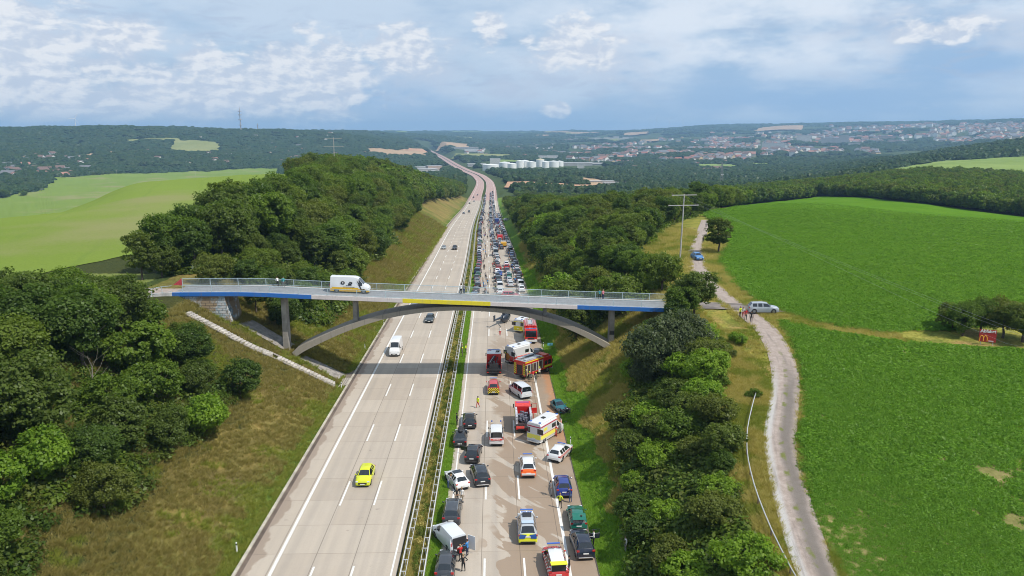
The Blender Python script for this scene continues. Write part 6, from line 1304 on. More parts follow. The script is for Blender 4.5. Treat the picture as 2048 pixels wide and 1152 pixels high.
def pts_of(xy, s, zoff=0.0, sv=.3, seed=1, zfac=1.0):
    g = np.random.default_rng(seed); xy = np.asarray(xy, float); n = len(xy); sc_ = s*g.uniform(1-sv, 1+sv, n) if np.isscalar(s) else s*g.uniform(1-sv, 1+sv, n)
    return np.stack([xy[:, 0], xy[:, 1], T(xy[:, 0], xy[:, 1])+zoff, sc_, sc_, sc_*zfac, g.uniform(0, 6.28, n)], 1)
def tuft(seed, n, spread, h, w, m, lean=1.25):
    g = np.random.default_rng(seed); p = np.zeros((n, 3)); a = g.uniform(0, 6.28, n); r = spread*np.sqrt(g.uniform(0, 1, n)); p[:, 0] = r*np.cos(a); p[:, 1] = r*np.sin(a); hh = h*g.uniform(.5, 1.2, n); la = g.uniform(0, 6.28, n); ll = hh*lean*g.uniform(.3, 1.3, n)
    tip = p+np.stack([ll*np.cos(la), ll*np.sin(la), hh], 1); sd_ = np.stack([-np.sin(a+1), np.cos(a+1), 0*a], 1)*w/2; p[:, 2] -= .05
    V = np.stack([p-sd_, p+sd_, tip], 1).reshape(-1, 3); me = npmesh('tuft', V, np.arange(len(V)).reshape(-1, 3), m); vattr(me, 'lv', np.repeat(g.uniform(0, 1, n), 3)); return me
G1 = leafmat('grass_dry', (.29, .235, .075), (.58, .48, .16), (.30, .30, .06), .45); G2 = leafmat('grass_green', (.165, .195, .032), (.31, .34, .055), (.36, .30, .07), .45); G3 = leafmat('grass_lush', (.15, .28, .025), (.28, .46, .05), (.30, .38, .05), .45)
G0 = leafmat('grass_olive', (.19, .155, .050), (.40, .33, .11), (.20, .20, .045), .45); tO = [tuft(40+i, 46, .45, .42, .05, G0) for i in range(3)]; tD = [tuft(i, 46, .45, .42, .05, G1) for i in range(3)]; tG = [tuft(10+i, 46, .45, .36, .05, G2) for i in range(2)]; tL = [tuft(20+i, 50, .45, .28, .05, G3) for i in range(2)]
g = np.random.default_rng(5)
def field_pts(n, x0, x1, y0, y1, cond): x = g.uniform(x0, x1, n); y = y0*((y1/y0)**g.uniform(0, 1, n)); k_ = cond(x, y); return np.stack([x[k_], y[k_]], 1)
def cls(x, y): return fbm(x/7, y/7)+.6*fbm(x/2.2, y/2.2, 3)
def inpaved(x, y):
    r = np.zeros(np.shape(x), bool)
    for P in PAVED: r |= inpoly(x, y, P)
    return r
sl = field_pts(52000, -62, -24.3, 44, 420, lambda x, y: (x-xc(y) > -27-14-8) & (x-xc(y) < EL-.5) & (dist_path(x, y, SP) > 1.0) & ~inpaved(x, y)); v = cls(sl[:, 0], sl[:, 1]); ed = sl[:, 0]-xc(sl[:, 1]) > EL-2.0; kx = np.clip(sl[:, 1]/110, .8, 3)
isg = ed | (v > .10)
sr = field_pts(52000, ER+.3, 34, 44, 300, lambda x, y: (x-xc(y) > ER+.25) & (dist_path(x, y, TRKD) > 1.65) & ~inpoly(x, y, FIELD_L)); v2 = cls(sr[:, 0], sr[:, 1]); ur = sr[:, 0]-xc(sr[:, 1]); lush_ = ur < ER+3.6+6*fbm(sr[:, 0]/7, sr[:, 1]/7); kr = np.clip(sr[:, 1]/110, .8, 2.6)
md_ = field_pts(5200, -6.3, -5.3, 44, 300, lambda x, y: x > -99); mdd = field_pts(9000, -8.3, -6.6, 44, 420, lambda x, y: x > -99)
ts = field_pts(26000, 22, 60, 46, 240, lambda x, y: (dist_path(x, y, TRKD) > 1.65) & (x > 26) & ~inpoly(x, y, FIELD_U) & ~inpoly(x, y, FIELD_L) & ((y < 108) | (y > 124) | (x > 38))); v3 = cls(ts[:, 0], ts[:, 1])
ts = ts; kt = np.clip(ts[:, 1]/110, .8, 2)
scatter('olive_grass', pts_of(sl[~isg], kx[~isg], 0, .3, 1), tO)
D_ = np.concatenate([pts_of(sr[(~lush_) & (v2 < .04)], kr[(~lush_) & (v2 < .04)], 0, .3, 2), pts_of(ts[v3 < .06], kt[v3 < .06], 0, .3, 3), pts_of(mdd[::2], .7, 0, .3, 4)])
Gg = np.concatenate([pts_of(sl[isg], kx[isg], 0, .3, 5), pts_of(sr[(~lush_) & (v2 >= .04)], kr[(~lush_) & (v2 >= .04)], 0, .3, 6), pts_of(ts[v3 >= .06], kt[v3 >= .06], 0, .3, 7)])
Ll = np.concatenate([pts_of(sr[lush_], kr[lush_]*.9, 0, .3, 8), pts_of(md_, .6, 0, .3, 9)])
scatter('dry_grass', D_, tD); scatter('green_grass', Gg, tG); scatter('verge_grass', Ll, tL)
# shrubs of the median
def clump(seed, n, R, H_, leaf, m):
    gg = np.random.default_rng(seed); v = gg.normal(size=(n, 3)); v /= np.linalg.norm(v, axis=1)[:, None]; v[:, 2] = np.abs(v[:, 2]); pos = v*np.array([R, R, H_])*gg.uniform(.3, 1.05, (n, 1)); nn = v*.6+np.array([0, 0, .5])+gg.normal(size=(n, 3))*.5; nn /= np.linalg.norm(nn, axis=1)[:, None]
    t = np.cross(nn, gg.normal(size=(n, 3))); t /= np.linalg.norm(t, axis=1)[:, None]; b = np.cross(nn, t); sz = leaf*gg.uniform(.6, 1.4, (n, 1)); V = np.stack([pos-t*sz, pos-b*sz*.6, pos+t*sz, pos+b*sz*.6], 1).reshape(-1, 3); me = npmesh('clump', V, np.arange(len(V)).reshape(-1, 4), m); vattr(me, 'lv', np.repeat(gg.uniform(0, 1, n), 4)); return me
mc = [clump(i, 170, .46, .72, .065, [L2, L5, G1, L2][i]) for i in range(4)]; yy = np.arange(46, 560, .30); xx = -7.46+g.uniform(-.42, .42, len(yy)); scatter('median_shrubs', pts_of(np.stack([xx+xc(yy), yy], 1), g.uniform(.45, 1.15, len(yy)), 0, .1, 11), mc)
# undergrowth below the woods
ug = [clump(10+i, 170, 1.3, 1.1, .17, [L2, L5, L1][i]) for i in range(3)]; U_ = []
U_.append(field_pts(5000, -110, -34, 44, 125, np.vectorize(fA))); U_.append(field_pts(2500, 11, 31, 46, 112, np.vectorize(fD))); U_.append(field_pts(5000, -100, -28, 137, 330, np.vectorize(fB))); U_.append(field_pts(4500, 14, 110, 132, 330, np.vectorize(fC))); U_ = np.concatenate(U_); scatter('undergrowth', pts_of(U_, np.clip(U_[:, 1]/90, 1.0, 1.9), 0, .4, 12), ug)
# the crop of the right-hand field
CM = leafmat('crop_leaves', (.085, .19, .014), (.19, .36, .028), (.17, .28, .03), .45); cp = [clump(30+i, 90, .62, .32, .085, CM) for i in range(4)]
def crop(P, n, seed):
    gg = np.random.default_rng(seed); a0, a1 = np.arctan2(P[:, 0], P[:, 1]).min(), np.arctan2(P[:, 0], P[:, 1]).max(); a = gg.uniform(a0, min(a1, .68), n); r = 40*(400/40)**gg.uniform(0, 1, n); x, y = r*np.sin(a), r*np.cos(a); k_ = inpoly(x, y, P); return np.stack([x[k_], y[k_]], 1), r[k_]
c1, r1 = crop(FIELD_L, 52000, 1); c2, r2 = crop(FIELD_U, 60000, 2); bare = .62*vnoise(c1[:, 0]/11+3, c1[:, 1]/11)+.34*vnoise(c1[:, 0]/2.6, c1[:, 1]/2.6)+.26*vnoise(c1[:, 0]/.8, c1[:, 1]/.8) > .87
c1, r1 = c1[~bare], r1[~bare]; P_ = np.concatenate([pts_of(c1, np.clip(r1/75, .75, 3), 0, .3, 21), pts_of(c2, np.clip(r2/80, 1, 3.2), 0, .3, 22)]); vs_ = 1+1.5*fbm(P_[:, 0]/14, P_[:, 1]/14, 4); P_[:, 3:6] *= np.clip(vs_, .55, 1.5)[:, None]; P_[:, 5] = np.minimum(P_[:, 5], 1.5); P_[:, 2] += np.hypot(P_[:, 0], P_[:, 1])*.0005+np.maximum(np.hypot(P_[:, 0], P_[:, 1])-230, 0)*.0035; scatter('crop_plants', P_, cp)
# ------------------------------------------------------------------ valley, town and far hills
def pf(L): return np.array([polar(a, b) for a, b in L])
TAN = fieldmat('stubble_field', (.36, .25, .15), (.44, .31, .20), .01, .2, .2); PINK = fieldmat('ploughed_field', (.42, .255, .165), (.50, .31, .20), .01, .2, .2, stripe=(.3, 14, (.36, .21, .13), .4)); GRN = fieldmat('meadow', (.17, .24, .065), (.23, .30, .09), .01, .2, .2); OLV = fieldmat('hill_meadow', (.20, .225, .085), (.26, .27, .11), .006, .1, .25)
FARF = [([(1008, 1110), (1235, 1110), (1225, 1340), (1015, 1360)], PINK), ([(1005, 1470), (1140, 1450), (1135, 1620), (1008, 1640)], PINK), ([(1140, 1400), (1262, 1340), (1262, 1560), (1165, 1660)], TAN), ([(322, 3080), (372, 2960), (440, 3040), (440, 3330), (380, 3400), (340, 3380)], OLV), ([(250, 3330), (365, 3400), (355, 3480), (250, 3420)], OLV), ([(158, 2660), (270, 2930), (266, 3030), (163, 2780)], TAN),
 ([(722, 3260), (800, 3180), (856, 3330), (852, 3620), (735, 3480)], TAN), ([(800, 3560), (860, 3560), (856, 4000), (815, 3950)], PINK), ([(868, 4600), (938, 4550), (938, 5050), (880, 5150)], TAN), ([(1505, 7600), (1605, 7800), (1610, 8800), (1540, 8900)], TAN), ([(1386, 2420), (1484, 2420), (1480, 2760), (1392, 2780)], GRN), ([(1500, 2600), (1550, 2600), (1548, 2800), (1504, 2820)], GRN),
 ([(1762, 1180), (1800, 960), (2120, 880), (2260, 1300), (2100, 1600), (1900, 1540), (1780, 1380)], GRN), ([(580, 5600), (640, 5600), (640, 6100), (585, 6100)], TAN), ([(980, 2750), (1060, 2700), (1060, 3000), (985, 3050)], GRN), ([(900, 3300), (960, 3250), (1040, 3300), (1035, 3600), (910, 3600)], OLV), ([(1000, 1750), (1110, 1720), (1105, 1900), (1004, 1920)], OLV), ([(1480, 1150), (1560, 1120), (1560, 1300), (1484, 1320)], OLV)]
gg = np.random.default_rng(9)
for i in range(34):
    a = gg.uniform(690, 1330); d = gg.uniform(5600, 12500); w = gg.uniform(18, 70); h = gg.uniform(.02, .07)*d; FARF.append(([(a, d), (a+w, d*gg.uniform(.98, 1.02)), (a+w*gg.uniform(.9, 1.1), d+h), (a+w*.05, d+h*gg.uniform(.8, 1.2))], [TAN, GRN, OLV, TAN][i % 4]))
FP = []
for L, m in FARF: P = pf(L); FP.append(P); field_sheet(P, 'field', m, up=1.5, da=.05, rows=14)
def clear(x, y, pad=0): 
    r = np.zeros(x.shape, bool)
    for P in FP: r |= inpoly(x, y, P)
    return r
houses = []   # px, d, kind ...
def dens(x, y):   # tree cover of the far country
    d = np.hypot(x, y); n = fbm(x/160, y/160, 4)+.6*fbm(x/900+7, y/900, 3); a = (np.degrees(np.arctan2(x, y))-1.46)*26.8+W2
    t = np.where((a > 1130) & (d > 3000) & (d < 8500), .02, .30); t = np.where((a < 620) & (d > 2700) & (d < 5200), .9, t); t = np.where((d < 1300) & (a < 985), .4, t); t = np.where((a > 1500) & (d > 1500) & (d < 3100), .9, t); t = np.where((a > 880) & (a < 1250) & (d > 1650) & (d < 3000), .06, t)
    tc = fbm(x/300, y/300, 3); n = np.where((a > 1130) & (d > 2900) & (d < 8500) & (tc > .015), 9, n)
    for a0, a1, d0, d1 in ((955, 1215, 2080, 2720), (900, 990, 3600, 4620), (1075, 1120, 3050, 3350), (825, 885, 1880, 2420), (1180, 1262, 1300, 1560), (1270, 1300, 1300, 1450)): n = np.where((a > a0) & (a < a1) & (d > d0) & (d < d1), 9, n)
    return n < t-.05
N = 105000; a = np.radians(gg.uniform(-36, 38.5, N)); d = 430*(13000/430)**(gg.uniform(0, 1, N)**.92); x, y = d*np.sin(a), d*np.cos(a); u = x-xc(np.minimum(y, 5600))
ok = dens(x, y) & ~clear(x, y) & ~((np.abs(u+7) < 34+d*.006) & (y < 5600)) & ~inpoly(x, y, FIELD_G) & ~inpoly(x, y, FIELD_U)
ang = np.degrees(np.arctan2(x, y)); ok &= ~((d < 640) & (ang < -8) & (ang > -36) & (d < np.interp(ang, [-36, -33, -28, -20, -10], [300, 440, 470, 540, 560]))); ok &= ~((d < 560) & (u > -30) & (u < 20))
x, y, d = x[ok], y[ok], d[ok]
# low-poly lumpy crowns for the distance
def lump(seed, m):
    bm = bmesh.new(); bmesh.ops.create_icosphere(bm, subdivisions=3, radius=1); g = np.random.default_rng(seed); c = g.normal(size=(9, 3)); c /= np.linalg.norm(c, axis=1)[:, None]
    for v in bm.verts:
        p = np.array(v.co); s_ = .78+.34*max(np.exp(-8*(1-c@p)))+g.uniform(-.13, .13); q_ = p*s_; v.co = (q_[0], q_[1], max(q_[2], -.55)+.5)
    me = bpy.data.meshes.new('lump'); bm.to_mesh(me); bm.free(); me.materials.append(m); g2 = g.uniform(0, 1, len(me.vertices)); vattr(me, 'lv', g2); return me
LF = leafmat('far_leaves_a', (.010, .026, .009), (.036, .068, .019), (.044, .060, .018), .1); LF2 = leafmat('far_leaves_b', (.012, .030, .009), (.042, .076, .020), (.055, .07, .018), .1)
ang = np.degrees(np.arctan2(x, y)); low = (((ang*26.8+W2-39) > 1000) & ((ang*26.8+W2-39) < 1262) & (d > 560) & (d < 1130)); near_ = d < 1000; r_ = np.maximum(4.6, .0062*d); s1 = r_*gg.uniform(.7, 1.35, len(x)); hz_ = np.minimum(s1, 7.5+.0006*d)*gg.uniform(.75, 1.25, len(x))
P_ = np.stack([x, y, T(x, y), s1, s1, hz_, gg.uniform(0, 6.28, len(x))], 1)
scatter('far_woodland', P_[~near_], [lump(1, LF), lump(2, LF2), lump(3, LF)])
fr = [m[0] for m in PROT['far']]; Q = P_[near_].copy(); sc2 = gg.uniform(.75, 1.3, len(Q))*np.where(low[near_], .55, 1.0); Q[:, 3:6] = sc2[:, None]; scatter('mid_woodland', Q, fr)
# what did not fit into the individually built trees of the nearer woods
ex = []; g7 = np.random.default_rng(77)
for (yy_, n_) in ((440, 0),): pass
def many(f, x0, x1, y0, y1, n, hs):
    X = g7.uniform(x0, x1, n); Yv = g7.uniform(y0, y1, n); return [(a, b, g7.uniform(*hs)) for a, b in zip(X, Yv) if f(a, b)]
def fB2(x, y): u = x-float(xc(y)); zp = natural(np.array([x]), np.array([y]))[0]-float(zr(y)); return u < -27-max(0, zp)*.75 and u > -75-(y-300)*.18
def fC2(x, y): u = x-float(xc(y)); return ER+6+max(0, y-700)*.01 < u < 60+(y-380)*.15 and not inpoly(np.array([x]), np.array([y]), FIELD_U)[0]
ex += many(fB2, -190, -28, 415, 960, 2600, (1.0, 1.6)); ex += many(fC2, 12, 200, 385, 720, 2200, (.6, 1.0)); ex = np.array(ex)
E_ = np.array([(t[2], t[3], 0, t[4]/9.5*t[7], t[4]/9.5*t[7], t[4]/9.5, g7.uniform(0, 6.28)) for t in EXTRA]); E_[:, 2] = T(E_[:, 0], E_[:, 1])
scatter('remaining_woodland', E_, [m_[0] for m_ in PROT['broad']])
scatter('hillside_woodland', np.stack([ex[:, 0], ex[:, 1], T(ex[:, 0], ex[:, 1]), ex[:, 2], ex[:, 2], ex[:, 2], g7.uniform(0, 6.28, len(ex))], 1), fr)
# hedge behind the crest of the pale field
for i, px in enumerate(np.linspace(84, 300, 24)):
    p_ = gp(px, np.interp(px, [84, 102, 240, 300], [380, 359, 349.5, 346])); k_ = 1+random.uniform(9, 30)/p_.length; x_, y_ = p_.x*k_, p_.y*k_; tree('far', x_, y_, random.uniform(7, 12), 'small dark tree peeking over the crest of the pale field', 'trees behind the crest of the pale field')
# ---- buildings
WALLC = [('white', (.70, .68, .64)), ('cream', (.62, .54, .42)), ('grey', (.42, .41, .40)), ('ochre', (.50, .38, .22))]; ROOFC = [('red', (.26, .105, .075)), ('brown', (.15, .095, .075)), ('grey', (.15, .15, .16)), ('pale red', (.32, .16, .12))]
HM = []
def housemesh(w, l, h, rh, wc, rc):
    mb = MB(); mb.add([(-w/2, -l/2, 0), (w/2, -l/2, 0), (w/2, l/2, 0), (-w/2, l/2, 0), (-w/2, -l/2, h), (w/2, -l/2, h), (w/2, l/2, h), (-w/2, l/2, h), (0, -l/2, h+rh), (0, l/2, h+rh)], [(0, 1, 5, 8, 4), (2, 3, 7, 9, 6), (1, 2, 6, 5), (3, 0, 4, 7)]); wl = mb.mesh('wall', wc)
    rf = MB(); o = .5; k_ = rh/(w/2); rf.prism([(-w/2-o, -l/2-o, h-o*k_+.1), (0, -l/2-o, h+rh+.1), (0, -l/2-o, h+rh-.25), (-w/2-o, -l/2-o, h-o*k_-.25)], (0, l+2*o, 0)); rf.prism([(w/2+o, -l/2-o, h-o*k_+.1), (0, -l/2-o, h+rh+.1), (0, -l/2-o, h+rh-.25), (w/2+o, -l/2-o, h-o*k_-.25)], (0, l+2*o, 0)); rfm = rf.mesh('roof', rc)
    wn = MB()
    for sy in (-1, 1):
        for i in (-1, 1):
            for z in ((1.6, 4.2) if h > 4.5 else (1.6,)): wn.box((i*w*.22, sy*(l/2+.02), z), (1.3, .06, 1.3))
    for sx in (-1, 1):
        for i in (-1, 0, 1):
            for z in ((1.6, 4.2) if h > 4.5 else (1.6,)): wn.box((sx*(w/2+.02), i*l*.3, z), (.06, 1.3, 1.3))
    return wl, rfm, wn.mesh('windows', GLASS)
for i in range(8):
    wn, wc = WALLC[[0, 0, 1, 0, 2, 0, 3, 1][i]]; rn, rc = ROOFC[i % 4]; HM.append((housemesh(random.uniform(9, 12), random.uniform(11, 16), random.choice([5.5, 6.5, 8.5]), random.uniform(2.4, 3.6), mat('wall_'+wn, wc, .9), mat('roof_'+rn+str(i % 4), rc, .85)), wn, rn))
HL_ = []
def housepts(n, a0, a1, d0, d1, where, seed, sc_=1.25, okf=None):
    g = np.random.default_rng(seed); k_ = 0
    while k_ < n:
        a, d = g.uniform(a0, a1), d0*(d1/d0)**g.uniform(0, 1); x, y = polar(a, d)
        if okf is not None and not okf(x, y, a, d): 
            continue
        if clear(np.array([x]), np.array([y]))[0]: continue
        HL_.append((d, x, y, int(g.integers(8)), g.uniform(0, 3.14), sc_*g.uniform(.85, 1.25), where)); k_ += 1
clus = lambda x, y, a, d: fbm(np.array([x/300]), np.array([y/300]), 3)[0] > .03
housepts(60, 40, 165, 2050, 2750, 'in the village left behind the pale field', 1, 1.4); housepts(14, -10, 26, 2000, 2500, 'in the hamlet at the left picture edge', 2, 1.5); housepts(110, 290, 700, 2500, 3700, 'among trees on the slope of the left ridge', 3, 1.2); housepts(40, 480, 700, 3500, 4800, 'high on the left ridge near the masts', 4, 1.3)
housepts(60, 1180, 1480, 1900, 3000, 'on the valley floor right of the tanks', 5, 1.3, clus); housepts(420, 1120, 1500, 3000, 6500, 'in the middle of the valley town', 6, 1.9, clus); housepts(380, 1420, 1760, 3600, 7500, 'in the middle of the valley town', 7, 2.1, clus); housepts(420, 1650, 2080, 4800, 8600, 'on the far right town hillside', 8, 2.5, clus); housepts(90, 900, 1130, 3200, 6500, 'near the end of the motorway', 9, 1.5)
HL_.sort(key=lambda h: h[0]/h[5]); MIN = HL_[:285]; REST = HL_[285:]
for d, x, y, k_, rz_, s_, wh_ in MIN:
    (wl, rf, wn_), cn_, rn_ = HM[k_]; r = link('house', wl); r.location = (x, y, Ts(x, y)-.5); r.rotation_euler = (0, 0, rz_); r.scale = (s_,)*3; tag(r, f'tiny {cn_} house with {rn_} roof {wh_}', 'house', 'houses '+wh_); link('roof', rf, r)
HMj = []
for (wl, rf, wn_), cn_, rn_ in HM:
    bm = bmesh.new(); bm.from_mesh(wl); n0 = len(bm.faces); bm.from_mesh(rf); bm.faces.ensure_lookup_table()
    for i, f in enumerate(bm.faces): f.material_index = int(i >= n0)
    me = bpy.data.meshes.new('house_piece'); bm.to_mesh(me); bm.free(); me.materials.append(wl.materials[0]); me.materials.append(rf.materials[0]); HMj.append(me)
if REST: A_ = np.array([(x, y, 0, s_, s_, s_, rz_) for d, x, y, k_, rz_, s_, wh_ in REST]); A_[:, 2] = T(A_[:, 0], A_[:, 1])-.5; scatter('distant_houses', A_, HMj)
def winmat(name, wall, per=(3.2, 2.9), band=False):
    m = bpy.data.materials.new(name); m.use_nodes = True; k = NT(m.node_tree); b = k.n['Principled BSDF']; x, y, z = k.sep(k.new('ShaderNodeTexCoord').outputs['Object']); nx_, ny_, nz_ = k.sep(k.new('ShaderNodeTexCoord').outputs['Normal']); h = k.m('ADD', x, y)
    fx = k.m('ABSOLUTE', k.m('SUBTRACT', k.m('FRACT', k.m('DIVIDE', h, per[0])), .5)); fz = k.m('ABSOLUTE', k.m('SUBTRACT', k.m('FRACT', k.m('DIVIDE', z, per[1])), .5)); w = k.m('MULTIPLY', k.m('LESS_THAN', fx, .5 if band else .28), k.m('LESS_THAN', fz, .24)); w = k.m('MULTIPLY', w, k.m('LESS_THAN', k.m('ABSOLUTE', nz_), .5))
    k.put(b.inputs['Base Color'], k.mix(w, wall, (.05, .06, .07))); b.inputs['Roughness'].default_value = .7; return m
BW = winmat('block_white', (.62, .60, .56)); BG = winmat('block_grey', (.45, .44, .42)); BP = winmat('block_pink', (.55, .40, .33)); BB = winmat('hall_white', (.68, .67, .65), (6, 7), True); FLAT = mat('flat_roof', (.40, .40, .40), .9); FLD = mat('flat_roof_dark', (.20, .20, .21), .9)
def block(px, d, w, dp, h, m, label, name='apartment_block', cat='building', group=None, rz=0.0, roof=FLAT, gable=0):
    x, y = polar(px, d); r = MB().box((0, 0, h/2), (w, dp, h+2)).obj(name, m); r.location = (x, y, Ts(x, y)); r.rotation_euler = (0, 0, -math.atan2(x, y)+rz); tag(r, label, cat, group)
    if gable: MB().prism([(-w/2-.5, -dp/2-.5, h+1), (-w/2-.5, dp/2+.5, h+1), (-w/2-.5, 0, h+1+gable)], (w+1, 0, 0)).obj('roof', roof, r)
    else: MB().box((0, 0, h+1.25), (w+.8, dp+.8, .5)).obj('roof', roof, r)
    return r
# tank farm
tw_ = mat('tank_white', (.74, .74, .72), .5, var=.05, vscale=.1); ty = mat('tank_yellow_roof', (.70, .58, .30), .6)
for i, (px, d, w, h, yel_) in enumerate([(981, 2230, 48, 17, 0), (1009, 2300, 34, 18, 0), (1024, 2260, 27, 17, 0), (1040, 2330, 26, 21, 0), (1050, 2380, 24, 21, 0), (1063, 2330, 30, 19, 0), (1081, 2420, 26, 23, 1), (1092, 2360, 22, 19, 0), (1108, 2400, 34, 18, 0), (1120, 2480, 26, 16, 0)]):
    x, y = polar(px, d); t = MB().bar((0, 0, -2), (0, 0, h), w/2, 40).obj('storage_tank', tw_, smooth=40); t.location = (x, y, Ts(x, y)); tag(t, f'white round storage tank, {ordn(i+1)} from the left in the tank farm'+(', with a yellow roof' if yel_ else ''), 'storage tank', 'tank farm'); MB().bar((0, 0, h+.02), (0, 0, h+2.4), w/2+.2, 40, r2=.8).obj('roof', ty if yel_ else tw_, t)
for i, (px, d, w, dp, h, m, rz_, lb) in enumerate([(990, 2480, 34, 22, 22, BW, 0, 'pale square building rising behind the leftmost tank'), (953, 2480, 60, 30, 6, BB, .1, 'low white hall left of the tank farm'), (928, 4250, 150, 60, 10, BB, .15, 'long white factory hall right of the far motorway'), (945, 4050, 90, 45, 9, BB, .1, 'shorter white factory hall before the long one near the far motorway'), (968, 4500, 110, 50, 12, BB, .1, 'white factory hall farther right near the far motorway'), (1087, 3300, 42, 16, 17, BW, .1, 'left of the twin white blocks behind the tanks'), (1106, 3320, 46, 16, 17, BW, .1, 'right of the twin white blocks behind the tanks'), (1150, 2620, 120, 40, 9, BG, .1, 'long grey hall right of the tank farm'), (1185, 2750, 80, 30, 9, BB, .1, 'pale hall at the right end of the long grey hall'), (1163, 2350, 22, 20, 12, BW, 0, 'small white cube building below the long grey hall'),
    (866, 2250, 44, 24, 15, BP, .3, 'pink box building left of the motorway in the valley'), (850, 2120, 60, 30, 8, BG, .35, 'grey hall below the pink box building left of the motorway'), (872, 2050, 44, 22, 9, BP, .3, 'pale pink hall nearest the motorway on its left'), (838, 2350, 40, 26, 8, BG, .3, 'grey hall at the left end of the roadside business park'), (1205, 1500, 50, 16, 5, BG, .15, 'left grey farm shed beside the stubble field'), (1235, 1440, 46, 16, 5, BG, .15, 'right grey farm shed beside the stubble field'), (1288, 1420, 26, 16, 5, BB, .1, 'white dome-like shed right of the grey farm sheds'),
    (1364, 1500, 40, 18, 8, BP, .1, 'pinkish farm building before the green meadow'), (1385, 1560, 30, 16, 8, BP, .1, 'second pinkish farm building before the green meadow'), (1455, 1700, 14, 14, 14, mat('yellow_render', (.62, .52, .25), .8), 0, 'small yellow tower house in the valley'), (1484, 1500, 34, 18, 5, mat('blue_roof_hall', (.25, .38, .55), .5), .1, 'low hall with pale blue walls in the valley'), (1636, 2900, 46, 18, 10, BB, .1, 'white low block in front of the town on the right'), (1664, 2950, 34, 18, 8, BB, .1, 'second white low block in front of the town on the right'),
    (1550, 4700, 130, 20, 34, BW, .05, 'large white slab block in the middle of the town'), (1609, 5100, 80, 20, 52, BW, .2, 'tall white slab block right of the large one'), (1602, 4300, 70, 20, 14, BB, .1, 'low white block below the tall slab'), (1655, 5000, 60, 20, 48, BG, .1, 'left tower block of the grey high-rise group'), (1672, 5050, 60, 20, 46, BG, .1, 'middle tower block of the grey high-rise group'), (1690, 4900, 50, 20, 58, BG, .1, 'right tower block of the grey high-rise group'), (1712, 4700, 60, 20, 20, BW, .1, 'white block at the right of the high-rise group'), (1760, 5600, 200, 24, 22, BP, .05, 'very long reddish block on the right side of the town'), (1800, 5400, 120, 24, 16, BP, .05, 'shorter reddish block on the right side of the town'), (1740, 5200, 120, 24, 14, BP, .1, 'reddish block below the very long one'),
    (1530, 3900, 90, 26, 10, BB, .1, 'low white hall before the large slab block'), (1490, 4200, 80, 20, 16, BW, .1, 'white block left of the large slab block'), (1440, 3800, 100, 22, 14, BP, .1, 'reddish row block in the middle of the town'), (1400, 3700, 90, 22, 12, BP, .1, 'reddish row block farther left in the middle of the town'), (1350, 4300, 90, 22, 18, BP, .1, 'pinkish block in the left part of the town')]):
    block(px, d, w, dp, h, m, lb, 'industrial_hall' if h < 13 else 'apartment_block', 'building', None, rz_)
for i in range(9): block(1186+i*9.4, 6400+60*(i % 3), 48, 16, 24+6*(i % 2), BW, f'white slab block on the skyline plateau, {ordn(i+1)} from the left of the row', group='slab blocks on the skyline')
for i in range(6): block(1066+i*11.5, 4750+(i % 2)*150, 44, 16, 16, BG, f'grey slab block on the wooded rise behind the tanks, {ordn(i+1)} from the left', group='slab blocks on the wooded rise')
x, y = polar(1525, 1380); r = MB().box((0, 0, 2.8), (14, 11, 6.6)).obj('house', mat('wall_cream', WALLC[1][1], .9)); r.location = (x, y, Ts(x, y)); tag(r, 'house with a bright red roof standing out in the valley on the right', 'house'); MB().prism([(-7.6, -6.2, 6), (-7.6, 6.2, 6), (-7.6, 0, 11)], (15.2, 0, 0)).obj('roof', mat('bright_red_roof', (.50, .06, .05), .7), r)
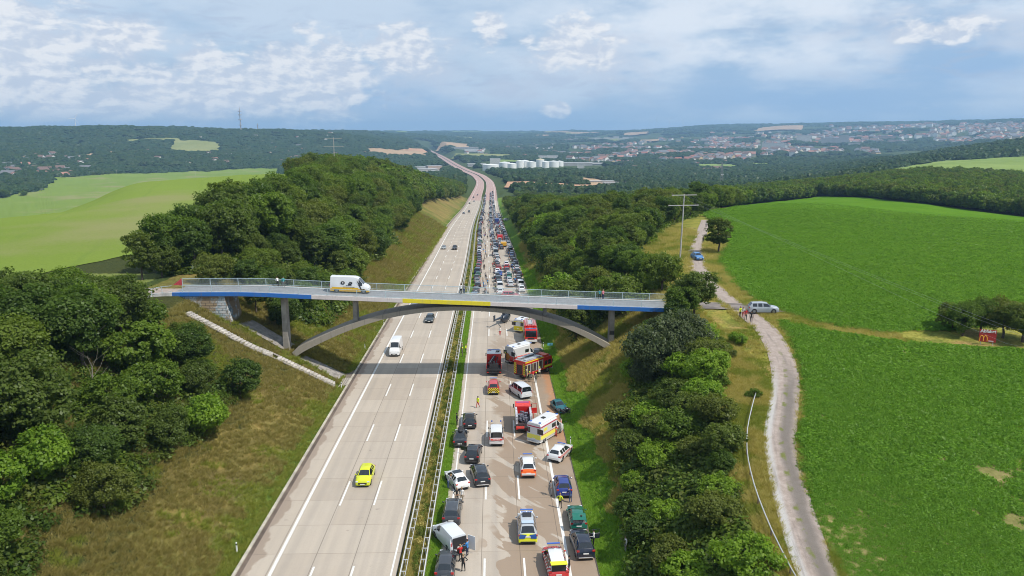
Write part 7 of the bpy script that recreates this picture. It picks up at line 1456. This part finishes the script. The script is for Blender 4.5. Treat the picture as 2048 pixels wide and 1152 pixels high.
# masts and wind turbines
mastm = mat('mast_paint', (.40, .38, .40), .6)
def mast(px, d, h, r0, label, py=None, plat=()):
    x, y = polar(px, d); o = empty('radio_mast', (x, y, Ts(x, y))); tag(o, label, 'mast'); MB().bar((0, 0, -3), (0, 0, h), r0, 6, r2=r0*.35).obj('mast', mastm, o)
    for z in plat: MB().bar((0, 0, z), (0, 0, z+h*.025), r0*2.3, 8).obj('platform', mastm, o)
mast(481, 3750, 118, 3.6, 'tall thin radio mast on the left ridge', plat=(38, 62, 84, 100)); mast(515, 3850, 42, 3.2, 'short mast right of the tall radio mast', plat=(34,)); mast(1152, 6600, 68, 4, 'dark chimney-like mast on the skyline right of centre')
def turbine(px, d, h, label, ph, g=None):
    x, y = polar(px, d); o = empty('wind_turbine', (x, y, Ts(x, y)), -math.atan2(x, y)); tag(o, label, 'wind turbine', g); MB().bar((0, 0, -3), (0, 0, h), 2.6, 8, r2=1.6).obj('tower', mat('turbine_white', (.75, .76, .78), .5), o); hb_ = MB().box((0, -1, h), (4, 9, 4)).obj('nacelle', MATS['turbine_white'], o)
    for i in range(3): b_ = MB().box((0, 0, h*.24), (2.6, .8, h*.48), taper=.35).obj('blade', MATS['turbine_white'], hb_); b_.location = (0, -6, h); b_.rotation_euler = (0, ph+i*2.094, 0)
turbine(151, 5200, 78, 'wind turbine standing over the left ridge', .5); 
for i, px in enumerate((1298, 1312, 1338, 1366)): turbine(px, 11800, 150, f'tiny white wind turbine on the skyline, {ordn(i+1)} from the left of four', .4*i, 'wind turbines on the skyline')
# ------------------------------------------------------------------ haze
hz = MB().box((0, 7500, (380-190)/2), (30000, 24000, 380+190-0)).obj('haze', []) if False else None
me = bpy.data.meshes.new('haze'); bm = bmesh.new(); bmesh.ops.create_cube(bm, size=1); bm.to_mesh(me); bm.free(); hz = link('haze', me); zlo = float(gz.min())-1.5; zhi = 260.0; hz.scale = (42000, 36400, zhi-zlo); hz.location = (0, 0, (zhi+zlo)/2); tag(hz, kind='stuff')
m = bpy.data.materials.new('haze_air'); m.use_nodes = True; m.node_tree.nodes.remove(m.node_tree.nodes['Principled BSDF']); pv_ = m.node_tree.nodes.new('ShaderNodeVolumePrincipled'); pv_.inputs['Color'].default_value = (.42, .69, 1.0, 1); pv_.inputs['Density'].default_value = .000092; pv_.inputs['Anisotropy'].default_value = .1
m.node_tree.links.new(pv_.outputs[0], m.node_tree.nodes['Material Output'].inputs['Volume']); me.materials.append(m)
